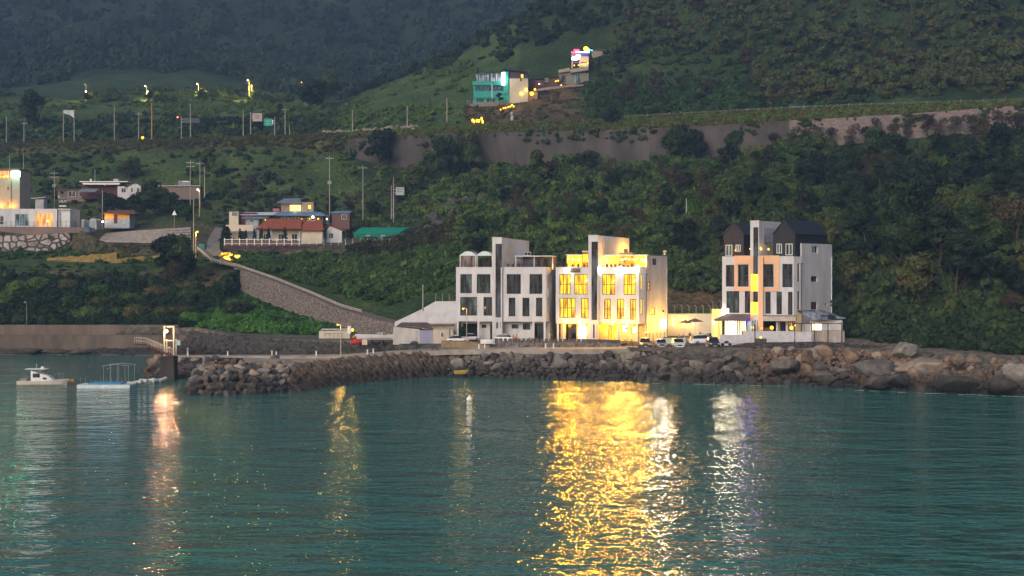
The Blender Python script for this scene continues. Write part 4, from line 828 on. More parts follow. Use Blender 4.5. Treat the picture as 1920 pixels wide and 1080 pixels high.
# bollards, buoy, small things along the edges
boll = None; wp = M('white_paint', (.7,.68,.66), .6, .05)
for i, (px, Y, z) in enumerate([(427,229.5,3.3),(510,230,3.4),(518,227,3.4),(593,226.5,3.55),(689,224.5,3.9),(700,226,4.),(898,226,4.85),(909,226,4.9),(1023,224.5,5.05),(1038,224.5,5.05),(352,230,3.25)]):
    if boll is None: boll = MB().tube((0,0,-.1), (0,0,.75), .13, .11, 8).tube((0,0,.75), (0,0,.85), .17, .15, 8).build('bollard', wp, None, pt(px,Y,z)); tag(boll, 'small white painted bollard on the harbour walkway', 'bollard', 'white bollards along the walkway')
    else: c = boll.copy(); COL.objects.link(c); c.location = pt(px,Y,z)
m = MB().ball((0,0,.1), .42, 12, 8).tube((0,0,.45), (0,0,.75), .08, n=8); tag(m.build('buoy', wp, None, pt(880, 178.5, 0), smooth=True), 'round white mooring buoy alone on the open water', 'buoy')
# lamp posts
def lamp_post(label, px, Y, ytop, z0, mat, arm=-.8, lit_=None, e=0, colr=YEL, r=.05, rb=.17, name='street_lamp', group=None, pole2=None):
    base_ = pt(px, Y, z0); h = zp(ytop, Y)-z0; t = thing(name, label, 'lamp', base_, group=group)
    MB().tube((0,0,-.3), (0,0,h), r*1.5, r, 8).build('pole', mat, t)
    MB().tube((0,0,h-.1), (arm,0,h+.12), r*.7, r*.6, 6).box((arm-.28,-.14,h+.02), (arm+.28,.14,h+.16)).build('lamp_arm', mat, t)
    if lit_: bulb(t, (arm,0,h-.08), rb, lit_)
    else: MB().box((arm-.22,-.11,h-.06), (arm+.22,.11,h+.015)).build('lamp_lens', glass('dim_lens',(.3,.3,.3)), t)
    if e: plight(t, (arm,-.05,h-.45), colr, e, .15)
    return t
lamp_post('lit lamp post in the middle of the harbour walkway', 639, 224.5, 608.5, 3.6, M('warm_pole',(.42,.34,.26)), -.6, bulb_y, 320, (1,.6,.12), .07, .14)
spill(None, pt(639,223.8,8.6), (1,.50,.10), 3e3, .15, 0, 70); spill(None, pt(875,239,11.6), (1,.54,.12), 2e3, .15, 0, 70)
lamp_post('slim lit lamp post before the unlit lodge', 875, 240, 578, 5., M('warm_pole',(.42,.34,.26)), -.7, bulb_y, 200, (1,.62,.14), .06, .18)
lamp_post('thin unlit lamp post leaning over the quay by the glowing ground floor', 1160.5, 230, 599, 5., steel_d, 1.4, bulb_p, 60, PALE, .045, .12)
lamp_post('thin grey lamp post among the bushes above the sea wall', 50, 297, 567, 6.4, steel, -.4, None)
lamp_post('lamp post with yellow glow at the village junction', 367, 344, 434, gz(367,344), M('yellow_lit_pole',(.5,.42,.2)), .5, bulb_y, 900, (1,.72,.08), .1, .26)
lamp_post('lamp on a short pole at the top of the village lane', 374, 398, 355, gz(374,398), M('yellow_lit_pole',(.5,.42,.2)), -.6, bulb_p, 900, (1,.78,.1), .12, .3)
# ------------------------------------------------------------------ landing stage: pier column, gantry, raised gangway
pc = MB(); pc.box((-1.2,-1.1,-4), (1.25,1.3,4.25)); tag(pc.build('pier_column', M('wet_dark_concrete',(.045,.035,.032),.85,.3,.5,.4,streak=True), None, pt(316.5, 214, 0)), 'dark square concrete pier standing in the water under the gantry', 'pier')
g_ = thing('gantry', 'white steel gantry frame with a blazing lamp on the pier', 'gantry', pt(318.5, 214, 4.25)); gs = 214/F; gw = M('white_gantry_paint',(.55,.50,.45),.6,.1); gh_ = zp(611,214)-4.25
for x in (-8.7, 8.7):
    MB().box((-.11,-.6,0), (.11,-.4,gh_)).build('leg', gw, g_, (x*gs,0,0)); MB().box((-.09,.9,0), (.09,1.1,gh_*.55)).build('leg', gw, g_, (x*gs,0,0))
MB().box((-8.7*gs+.12,-.6,gh_-.22), (8.7*gs-.12,-.42,gh_-.02)).build('top_beam', gw, g_); MB().box((-8.7*gs+.12,-.62,gh_*.5), (8.7*gs-.12,-.40,gh_*.5+.2)).build('cross_beam', gw, g_)
o = MB().tube((0,0,0), (0,0,.5), .1, .16, 8).build('lamp_bracket', steel_d, g_, (-.42,-.7,zp(621,214)-4.1)); bulb(o, (0,-.1,-.1), .32, bulb_w); plight(o, (.1,-.55,-.25), (1,.58,.2), 520, .22); spill(o, (0,-.6,-.2), (1,.40,.22), 3.2e4, .16, 0, 60)
o = MB().box((0,-.3,0), (1.0,.3,.85)).build('control_box', M('pale_blue_box',(.25,.36,.48)), g_, (8.7*gs+.15,-.1,zp(647,214)-4.25))
MB().ball((0,0,0), .3, 8, 6, sc_=(1,1,.6)).build('yellow_hook', M('yellow_paint',(.6,.42,.02)), g_, (.0,-.2,zp(652,214)-4.25))
gk = thing('gangway', 'raised metal gangway sloping up to the left of the pier', 'gangway', pt(326, 213, 4.3)); gx = lambda px: (px-326)*213/F; gzz = lambda py: zp(py,213)-4.3
pA, pB, pC = (gx(326), gzz(667)), (gx(272), gzz(645)), (gx(254), gzz(644))
m = MB()
for a, b in ((pA,pB),(pB,pC)): m.prism([(a[0],-.6),(a[0],.6),(b[0],.6),(b[0],-.6)], [a[1]-.35,a[1]-.35,b[1]-.2,b[1]-.2], [a[1],a[1],b[1],b[1]])
m.build('deck', rust, gk); alu = M('dull_aluminium',(.36,.33,.31),.5,.1)
for y in (-.6, .6):
    m = MB()
    for a, b, n_ in ((pA,pB,8),(pB,pC,2)):
        for q in (.5, 1.05): m.tube((a[0],y,a[1]+q), (b[0],y,b[1]+q), .045, n=5)
        for i in range(n_+1): t = i/n_; x = a[0]+(b[0]-a[0])*t; z = a[1]+(b[1]-a[1])*t; m.tube((x,y,z), (x,y,z+1.08), .04, n=5)
    m.build('hand_rail', alu, gk)
# ------------------------------------------------------------------ boats
def hull(L_, B_, H_, n_=14, sheer=.35, keel=.35, flare=.12):
    """lofted hull, bow at +x"""
    m = MB(); ring = []
    for i in range(n_+1):
        t = i/n_; x = -L_/2+L_*t; w = B_/2*(1 if t < .55 else math.cos((t-.55)/.45*math.pi/2)**.7)*(.82+.18*min(1,t*4)); w = max(w, .02)
        zd = H_*(1+sheer*max(0,(t-.45)/.55)**2); zk = -keel*(1-.9*max(0,(t-.75)/.25)**2); xo = x+(L_*.04*max(0,(t-.8)/.2))
        ring.append([(xo-.25*max(0,(t-.8)/.2),0,zk), (x,w*.55,zk+.12), (x,w*(1-flare),H_*.25), (xo,w,zd), (xo,w*.93,zd), (xo,w*.9,zd-.3), (xo,0,zd-.3), (xo,-w*.9,zd-.3), (xo,-w*.93,zd), (xo,-w,zd), (x,-w*(1-flare),H_*.25), (x,-w*.55,zk+.12)])
    vs = [v for r_ in ring for v in r_]; k = 12; m.add(vs, [(i*k+j, (i+1)*k+j, (i+1)*k+(j+1) % k, i*k+(j+1) % k) for i in range(n_) for j in range(k)]); m.add(ring[0], [tuple(range(k))[::-1]]); return m
bt = thing('fishing_boat', 'small white fishing boat with a wheelhouse moored at the left', 'boat', pt(80, 203.5, 0), R(4)); bs = 203.5/F
hull(8.0, 2.4, .8, keel=.3).build('hull', M('cream_gelcoat',(.56,.51,.44),.4,.12,1), bt, smooth=False)
cabm = M('cabin_white',(.66,.66,.70),.4,.06); m = MB()
m.prism([(-1.7,-.85),(1.3,-.85),(1.3,.85),(-1.7,.85)], .7, [2.5,1.55,1.55,2.5]); m.prism([(1.3,-.8),(1.9,-.7),(1.9,.7),(1.3,.8)], .7, [1.5,.9,.9,1.5]); m.prism([(-1.55,-.8),(-.1,-.8),(-.1,.8),(-1.55,.8)], [2.45]*4, [2.72]*4); m.build('wheelhouse', cabm, bt)
m = MB(); m.box((-2.6,-1.05,2.72), (.75,1.05,2.82)); m.build('wheelhouse_roof', cabm, bt); MB().tube((.0,0,2.82), (.0,0,3.15), .28, n=10).tube((-1,0,2.82), (-1,0,3.6), .03, n=5).build('radar', wp, bt)
m = MB(); m.box((-1.35,-.88,1.35), (-.2,-.853,2.05)); m.build('window', gl_dark, bt); m = MB(); m.box((.3,-.88,1.0), (.9,-.853,1.35)); m.build('window', gl_dark, bt); m = MB(); m.box((-1.5,-.84,2.5), (-.2,-.803,2.7)); m.build('window', gl_dark, bt)
m = MB()
for x in (2.2, 2.9, 3.5): m.tube((x,-.7+.15*(x-2.2),1.2), (x,-.7+.15*(x-2.2),1.9), .025, n=5)
m.tube((2.2,-.7,1.9), (3.6,-.45,2.0), .025, n=5); m.build('bow_rail', steel, bt); MB().box((-3.6,-.8,.8), (-2.4,.8,1.15)).build('deck_locker', M('dull_grey',(.25,.24,.23)), bt)
m = MB(); m.box((-.5,-.4,0), (.55,.4,.42)); m.tube((-.5,0,.2), (-1.4,0,.5), .05, n=5); tag(m.build('work_float', M('amber_plastic',(.55,.30,.02),.5), None, pt(133, 205, .45)), 'bright amber float tied to the bow of the fishing boat', 'float')
rf = thing('raft', 'long flat white raft with a blue deck and thin canopy poles', 'raft', pt(198, 199.5, 0)); 
m = MB(); m.prism([(-4.1,-1.9),(4.6,-1.9),(4.9,0),(4.6,1.9),(-4.1,1.9)], -.2, .55); m.build('float_body', M('pale_blue_white',(.50,.56,.60),.5,.1,1), rf)
m = MB(); m.box((-2.4,-1.5,.555), (3.0,1.5,.8)); m.build('deck_cover', M('bright_blue_tarp',(.03,.26,.50),.6,.2,1), rf)
cz = zp(683,199.5)
for x in (.2,1.4,2.7,4.3):
    for y in (-1.6,1.6): MB().tube((0,0,.5), (0,0,cz-.15), .03, n=5).build('canopy_pole', steel, rf, (x,y,0))
m = MB(); m.path([(.0,-1.6,cz-.15),(2.2,-1.6,cz+.1),(4.6,-1.6,cz-.15)], .035, 5); m.path([(.0,1.6,cz-.15),(2.2,1.6,cz+.1),(4.6,1.6,cz-.15)], .035, 5); m.build('canopy_frame', steel, rf)
m = MB(); rr = random.Random(2)
for i in range(10): x = -3.6+i*.85; m.tube((x,-1.7,.5), (x,-1.7,1.3+rr.random()*.6), .02, n=4)
m.build('rail_post', steel, rf)['kind'] = 'stuff'
fl = None
for i, (px, py, rz) in enumerate([(248,722,-20),(259,720,-25),(270,718,-30),(283,716,-25),(294,717,60),(305,716,65)]):
    Y = F*18/(py-HY); m = MB(); 
    if fl is None: m.tube((-.9,0,.25), (.9,0,.25), .34, n=12).tube((-.95,0,.25), (-.9,0,.25), .1, .34, 12).tube((.9,0,.25), (.95,0,.25), .34, .1, 12); fl = m.build('float_drum', M('worn_white_float',(.50,.50,.50),.6,.2,3), None, pt(px,Y,0), R(rz)); tag(fl, 'worn white float drum in the row beside the raft', 'float', 'white float drums by the raft')
    else: c = fl.copy(); COL.objects.link(c); c.location = pt(px,Y,.05*(i % 3)); c.rotation_euler.z = R(rz); c.rotation_euler.y = R(-12*(i % 2))
sk = thing('skiff', 'small yellow skiff drawn up against the dark quay stones', 'boat', pt(864, 219, .9), R(8)); hull(2.5,.9,.4).build('hull', M('yellow_hull',(.45,.33,.06),.6), sk); MB().box((-.2,-.35,.3), (0,.35,.36)).build('seat', wood, sk)
# boat laid up on the quay, red covers, boxes
lb = thing('laid_up_boat', 'long white boat laid up on dark cradles on the quay', 'boat', pt(708, 243, 5.9), R(180)); hull(8.4,2.2,.8,sheer=.2).build('hull', M('white_gelcoat',(.5,.5,.53),.5,.1), lb)
for x in (-3,-1,1.2,3): MB().box((x-.15,-1,-1.1), (x+.15,1,-.2)).build('cradle', rust, lb)
MB().box((-1.2,-.6,.75), (.2,.6,1.25)).build('cabin_cover', M('grey_cover',(.34,.34,.36)), lb)
m = MB(); m.ball((0,0,.55), .8, 8, 6, sc_=(1.2,.8,.7)); m.ball((1,0,.7), .5, 8, 6, sc_=(1,.8,.9)); m.ball((-.8,0,.4), .5, 8, 6); tag(m.build('red_tarp', M('red_tarp',(.42,.03,.03),.7,.2,2), None, pt(669, 238, 5.0)), 'bright red bundled tarpaulin near the laid up boat', 'tarpaulin')
m = MB(); m.box((0,0,0), (1.0,.8,1.05)); tag(m.build('cream_box', cream, None, pt(679, 236.5, 5.0)), 'cream square box standing beside the red tarpaulin', 'box')
t = thing('net_pile', 'tangle of blue and orange netting lit by a yellow lamp', 'net', pt(672, 252, 5.0)); MB().ball((0,0,.7), 1.0, 9, 6, sc_=(1.5,1,.7)).build('net_heap', M('brown_net',(.16,.09,.05),.9,.3,3), t); MB().ball((.4,-.8,1.2), .6, 8, 6, sc_=(1.5,.8,.6)).build('blue_cover', M('violet_blue_cover',(.14,.14,.24)), t); bulb(t, (-1.2,-.4,2.3), .3, bulb_y); MB().tube((-1.2,-.4,0), (-1.2,-.4,2.1), .04, n=5).build('lamp_stem', steel_d, t); plight(t, (-1.0,-.9,2.5), (1,.66,.1), 260, .2)
# small white hut and tank left of the laid up boat
hx = lambda px, Y: (px-CX)/F*Y
t = thing('white_hut', 'small cream-white flat hut by the foot of the green slope', 'hut', pt(598, 262, 5.0)); q = 262/F
MB().prism([(0,0),(58*q,0),(58*q,3),(0,3)], -.1, [zp(621,262)-5,zp(619,262)-5,zp(619,262)-5,zp(621,262)-5]).build('wall', M('hut_cream',(.50,.45,.37),.85,.1), t); MB().box((4*q,-.25,zp(618.5,262)-5), (57*q,3.1,zp(617,262)-5)).build('roof', M('hut_roof',(.48,.47,.46)), t)
m = MB(); 
for x in (12,20,28,36,44): m.tube((x*q,-.3,0), (x*q,-.3,1.1), .03, n=5)
m.tube((10*q,-.3,1.1), (46*q,-.3,1.1), .03, n=5); m.build('fence_rail', steel_d, t)
m = MB(); m.box((0,0,0), (.7,.7,1.6)); tag(m.build('white_cabinet', wp, None, pt(651.5, 260, 6.2)), 'narrow white cabinet standing above the flat hut', 'cabinet')
# container huts
t = thing('workshop', 'pale boxy workshop with a blue-grey sliding door by the quay', 'building', pt(737, 241, 5.0)); q = 241/F
A = M('plaster_grey_white',(.44,.41,.40),.85,.15,.8,.2,streak=True)
MB().prism([(0,0),(50*q,0),(50*q,6),(3*q,6)], -.2, [zp(613,241)-5,zp(617.5,241)-5,zp(617.5,241)-5,zp(613,241)-5]).build('plaster_wall', A, t)
MB().box((50*q+.005,-.02,-.2), (75*q,5.9,zp(619.5,241)-5)).build('sliding_door', M('blue_grey_door',(.24,.25,.36),.7,.1,1.5,streak=True), t)
MB().box((75*q+.005,-.1,-.2), (105*q,5.8,zp(618,241)-5)).build('cream_wall', M('workshop_cream',(.46,.38,.32),.85,.12,1,streak=True), t); MB().box((105*q+.005,.3,-.2), (112*q,5.5,zp(619.5,241)-5)).build('end_wall', A, t)
wv = MB().box((89*q,-.16,1.25), (95*q,-.105,2.35)).build('window', frame_w, t); MB().box((90*q,-.175,1.35), (92*q,-.162,2.25)).box((92.6*q,-.175,1.35), (94.2*q,-.162,2.25)).build('pane', gl_dark, wv)
MB().prism([(4*q,2),(40*q,.8),(78*q,.2),(60*q,7),(10*q,7)], [zp(612,243)-5]*2+[zp(619,243)-5]+[zp(606,246)-5]*2, [zp(611,243)-5]*2+[zp(618.3,243)-5]+[zp(605,246)-5]*2).build('rusty_roof', M('rusty_sheet',(.14,.085,.075),.8,.3,.8), t)
m = MB().ball((0,0,.35), .45, 8, 5, sc_=(1.8,.7,.8)); m.tube((.3,0,.5), (.5,0,1.3), .04, n=5).tube((-.6,0,.2), (-.7,0,.0), .3, n=8); tag(m.build('scooter', M('blue_black_scooter',(.05,.06,.08),.5), None, pt(777, 238.6, 5.0)), 'dark scooter parked against the pale workshop', 'scooter')
# upturned white dinghy, concrete ramps by the quay
m = MB(); hull(2.8,1.0,.45).build('hull', wp); h_ = bpy.data.objects['hull.003'] if False else COL.objects[-1]; h_.name = 'dinghy'; h_.location = pt(914, 233, 5.9); h_.rotation_euler = (R(180), 0, R(15)); tag(h_, 'small white upturned dinghy in front of the crenellated wall', 'boat')
m = MB(); m.prism([(-6,0),(-1.3,0),(3.2,0),(3.2,5),(-1.3,5),(-6,5)], -.2, [.95,.95,.15,.15,.95,.95]); tag(m.build('slipway', M('ochre_concrete',(.26,.19,.11),.9,.2,1,.2), None, pt(886, 229.5, 5.03)), 'wedge-shaped ochre concrete slipway on the quay', 'slipway')
# ------------------------------------------------------------------ cars
def car(name, label, loc, rz, body_m, L_=4.5, Wd=1.86, Hh=1.62, kind='suv', cat='car', group=None, lights=False):
    t = thing(name, label, cat, loc, rz, group)
    hb = Hh*.60
    if kind == 'suv': st = [(-.5,.62,.8,.0),(-.49,.80,.93,.0),(-.45,1,.97,.0),(-.40,1.,.98,.93),(-.30,1.,.99,.985),(-.05,1.,1.,1.),(.10,1.,1.,.97),(.20,1.,.99,.82),(.265,1,.97,.0),(.38,.98,.90,.0),(.46,.92,.82,.0),(.495,.75,.66,.0),(.5,.55,.55,0)]
    else: st = [(-.5,.6,.75,.0),(-.49,.80,.86,.0),(-.38,1,.92,.0),(-.31,1.,.95,.75),(-.18,1.,.97,.97),(-.05,1.,1.,1.),(.06,1.,1.,.97),(.15,1.,.98,.8),(.24,1,.95,.0),(.38,.98,.86,.0),(.46,.92,.76,.0),(.495,.75,.6,.0),(.5,.55,.5,0)]
    ring = []
    for (tx, w, zb_, zr_) in st:
        x = tx*L_; w = w*Wd/2; zbel = hb*zb_; top = Hh*zr_ if zr_ else zbel+.03; wr = w*(.80 if zr_ else .9)
        ring.append([(x,w*.86,.22),(x,w,.42),(x,w,zbel*.8),(x,w*.96,zbel),(x,wr,max(top-.06,zbel+.01)),(x,wr*.85,max(top,zbel+.02)),(x,-wr*.85,max(top,zbel+.02)),(x,-wr,max(top-.06,zbel+.01)),(x,-w*.96,zbel),(x,-w,zbel*.8),(x,-w,.42),(x,-w*.86,.22)])
    k = 12; b = MB(); gl = MB(); b.v = [v for r_ in ring for v in r_]; gl.v = list(b.v)
    for i in range(len(st)-1):
        z0, z1 = st[i][3], st[i+1][3]
        for j in range(k):
            f = (i*k+j, (i+1)*k+j, (i+1)*k+(j+1) % k, i*k+(j+1) % k); isg = False
            if j in (3, 7) and (z0 > 0 or z1 > 0): isg = True
            if j in (4,5,6) and ((z0 == 0) != (z1 == 0) or (abs(z0-z1) > .12)): isg = True
            (gl if isg else b).f.append(f); (gl if isg else b).m.append(0)
    b.f += [tuple(range(k))[::-1], tuple((len(st)-1)*k+j for j in range(k))]; b.m += [0, 0]
    b.build('body', body_m, t, smooth=False); gl.build('windows', M('car_glass',(.010,.011,.014),.1,.1,1,spec=.7), t)
    for x in (-.31*L_, .33*L_):
        for y in (-1, 1):
            w_ = MB().tube((0,-.11,0), (0,.11,0), .335, n=16).build('wheel', M('tyre',(.012,.012,.012),.9), t, (x, y*(Wd/2-.1), .335)); MB().tube((0,y*.115,0), (0,y*.125,0), .2, n=10).build('rim', M('rim',(.35,.35,.37),.4,metal=.6), w_)
    for y in (-1, 1):
        MB().box((L_*.47,y*Wd*.26,hb*.62), (L_*.502,y*Wd*.43,hb*.78)).build('headlight', EM('headlight_on',(1,.85,.6),10) if lights else M('clear_lens',(.55,.57,.6),.2,.05), t)
        MB().box((-L_*.503,y*Wd*.30,hb*.72), (-L_*.485,y*Wd*.46,hb*.92)).build('tail_light', M('red_lens',(.25,.01,.01),.3), t)
    MB().box((L_*.49,-.42,.48), (L_*.507,.42,.72)).build('grille', M('black_grille',(.01,.01,.012),.5), t); MB().box((L_*.5,-.26,.34), (L_*.511,.26,.45)).build('number_plate', wp, t)
    return t
cw_ = M('car_white',(.68,.68,.72),.3,.02,1,spec=.6); cs_ = M('car_silver',(.34,.34,.38),.3,.02,1,metal=.3,spec=.6); cd_ = M('car_dark_grey',(.06,.055,.065),.3,.02,1,spec=.6); cb_ = M('car_black',(.02,.02,.025),.25,.02,1,spec=.7)
zq = 5.13
car('parked_car', 'dark grey car nosed to the car park edge, leftmost of three in the row', pt(1209.5, 224.6, zq), R(-94), cd_, 4.6, 2.15, 1.85)
car('parked_car', 'silver hatchback between the dark car and the white car at the car park edge', pt(1239, 225, zq), R(-90), cs_, 4.2, 2.0, 1.66, 'sedan')
car('parked_car', 'white car nosed to the car park edge, rightmost of three in the row', pt(1271, 224.6, zq), R(-88), cw_, 4.4, 2.1, 1.75)
car('parked_car', 'white estate car parked sideways before the open-air tables', pt(1322, 237, zq), R(12), cw_, 6.2, 2.1, 1.9)
car('parked_car', 'silver car behind the white estate car by the open-air tables', pt(1309, 241, zq), R(190), cs_, 4.8, 2.0, 1.6, 'sedan')
car('parked_car', 'dark car alone at the car park edge under a blue cover', pt(1337, 225.5, zq), R(-90), cb_, 4.4, 2.15, 1.95)
car('parked_car', 'white car side-on before the stair tower of the unlit lodge', pt(948, 244.5, zq), R(-4), cw_, 4.55, 1.9, 1.7)
car('parked_car', 'white saloon nosed out of the open carport of the unlit lodge', pt(879, 249.5, zq), R(-150), cw_, 4.6, 1.9, 1.55, 'sedan')
car('parked_car', 'white car half hidden behind the pale workshop', pt(857, 241.5, zq), R(8), cw_, 4.5, 1.9, 1.6, 'sedan')
hwc = car('passing_car', 'dark car passing along the hillside highway with its lights on', pt(1492, 405.5, 75.2), R(-3), cd_, 5.2, 2.0, 1.8, lights=True)
plight(hwc, (4.2,-1,.9), (1,.8,.4), 300, .2)
t = thing('motorcycle', 'dark motorcycle parked beside the lilac-white wall', 'motorcycle', pt(1362, 230, 5.1), R(10))
m = MB(); m.ball((0,0,.8), .3, 8, 6, sc_=(1.6,.6,.8)); m.tube((-.3,0,.8), (-.75,0,.35), .06, n=6).tube((.35,0,.9), (.7,0,.35), .05, n=6).tube((.3,-.3,1.1), (.3,.3,1.1), .03, n=5); m.build('body', cb_, t)
for x in (-.75,.72): MB().tube((0,-.06,0), (0,.06,0), .32, n=12).build('wheel', M('tyre',(.012,.012,.012),.9), t, (x,0,.32))
# dark parasols, tables, white shade and picnic table
def parasol(label, px, Y, ytop, half, mat, name='parasol', hh=.7):
    h = zp(ytop,Y)-5.1; t = thing(name, label, 'parasol', pt(px,Y,5.1)); MB().tube((0,0,0), (0,0,h), .04, n=6).build('pole', steel, t); m = MB(); n_ = 8; r_ = half*Y/F
    m.add([(0,0,h)]+[(r_*math.cos(2*math.pi*i/n_), r_*math.sin(2*math.pi*i/n_), h-hh) for i in range(n_)], [(0,1+i,1+(i+1) % n_) for i in range(n_)]); m.add([(0,0,h-.06)]+[(r_*math.cos(2*math.pi*i/n_), r_*math.sin(2*math.pi*i/n_), h-hh-.06) for i in range(n_)], [(0,1+(i+1) % n_,1+i) for i in range(n_)]); m.build('canopy', mat, t); MB().tube((0,0,0), (0,0,.12), .35, n=10).build('base', conc, t); return t
parasol('wide brown parasol over the open-air tables, left of the pair', 1284, 253, 599, 13, M('brown_canvas',(.12,.09,.07)))
parasol('wide brown parasol over the open-air tables, right of the pair', 1303, 255, 596.5, 16, M('brown_canvas',(.12,.09,.07)))
parasol('pale parasol over the picnic table beside the glowing ground floor', 1177, 241, 612, 8.5, M('cream_canvas',(.7,.62,.5)), hh=.5)
def picnic(label, px, Y):
    t = thing('picnic_table', label, 'table', pt(px,Y,5.12), R(6)); MB().box((-.95,-.38,.7), (.95,.38,.76)).build('tabletop', wood, t)
    for y in (-.75,.75): MB().box((-.95,y-.14,.42), (.95,y+.14,.46)).build('seat', wood, t)
    for x in (-.65,.65): MB().path([(x,-.8,0),(x,-.2,.7)], .045, 4).path([(x,.8,0),(x,.2,.7)], .045, 4).build('leg', wood, t)
    MB().box((-.62,-.68,.36),(-.68,.68,.415)).box((.62,-.68,.36),(.68,.68,.415)).build('cross_bar', wood, t)
picnic('dark wooden picnic table under the pale parasol', 1178, 239); picnic('dark wooden picnic table by the glass doors of the unlit lodge', 999, 247)
for i, (x, Y) in enumerate(((1278,254),(1296,256),(1316,257))):
    t = thing('dining_table', ('round dining table under the left brown parasol','round dining table under the right brown parasol','round dining table nearest the white estate car')[i], 'table', pt(x,Y,5.12)); MB().tube((0,0,.7), (0,0,.75), .55, n=14).build('tabletop', wood, t); MB().tube((0,0,0), (0,0,.7), .05, n=6).tube((0,0,0), (0,0,.04), .3, n=10).build('pedestal', steel_d, t)
m = MB(); m.box((0,0,0),(4.1,.3,1.15)); m.box((4.1,0,-.3),(4.4,.3,1.3)); tag(m.build('planter_wall', M('lime_white_wall',(.46,.47,.36),.85,.1), None, pt(1244, 238, 5.1)), 'low lime-white planter wall behind the white parked car', 'wall')
m = MB(); m.box((0,.02,1.15),(4.4,.6,1.35)); tag(m.build('lawn_strip', M('lit_lawn',(.10,.14,.02),.95,.3,3), None, pt(1244, 238.3, 5.1)), 'narrow strip of lamplit grass on the planter wall', 'lawn')
# glowing sign figure: disc above a cup shape
t = thing('sign_lamp', 'glowing white sign shaped as a disc over a cup before the lit lodge', 'sign', pt(1092, 243, 5.4)); ew = EM('white_sign_glow',(1,.95,.85),3); s4 = 243/F
MB().tube((0,-.1,zp(618.5,243)-5.4), (0,.1,zp(618.5,243)-5.4), .9, n=20).tube((0,-.1,zp(612,243)-5.4), (0,.1,zp(612,243)-5.4), .5, n=14).build('disc', ew, t)
MB().prism([(-.72,-.1),(.72,-.1),(.72,.1),(-.72,.1)], 0.55, [1.75]*4).box((-.95,-.1,1.2), (-.72,.1,1.75)).box((.72,-.1,1.2), (.95,.1,1.75)).build('cup', ew, t); MB().box((-.9,-.3,0), (.9,.3,.5)).build('plinth', M('lamplit_lemon',(.6,.5,.2)), t); plight(t, (0,-.9,2), (1,.85,.5), 60, .5)
# railings on the car park edge
t = thing('edge_rail', 'thin steel railing along the car park edge', 'railing', pt(1300, 221.2, 5.15)); a, b = X(1186,221.2)-t.location.x, X(1412,221.2)-t.location.x
for i in range(12): x = a+(b-a)*i/11; MB().tube((x,0,0), (x,0,1.0), .035, n=5).build('post', steel_d, t)
for z in (.5,.95): MB().tube((a,0,z), (b,0,z), .025, n=5).build('rail', steel_d, t)
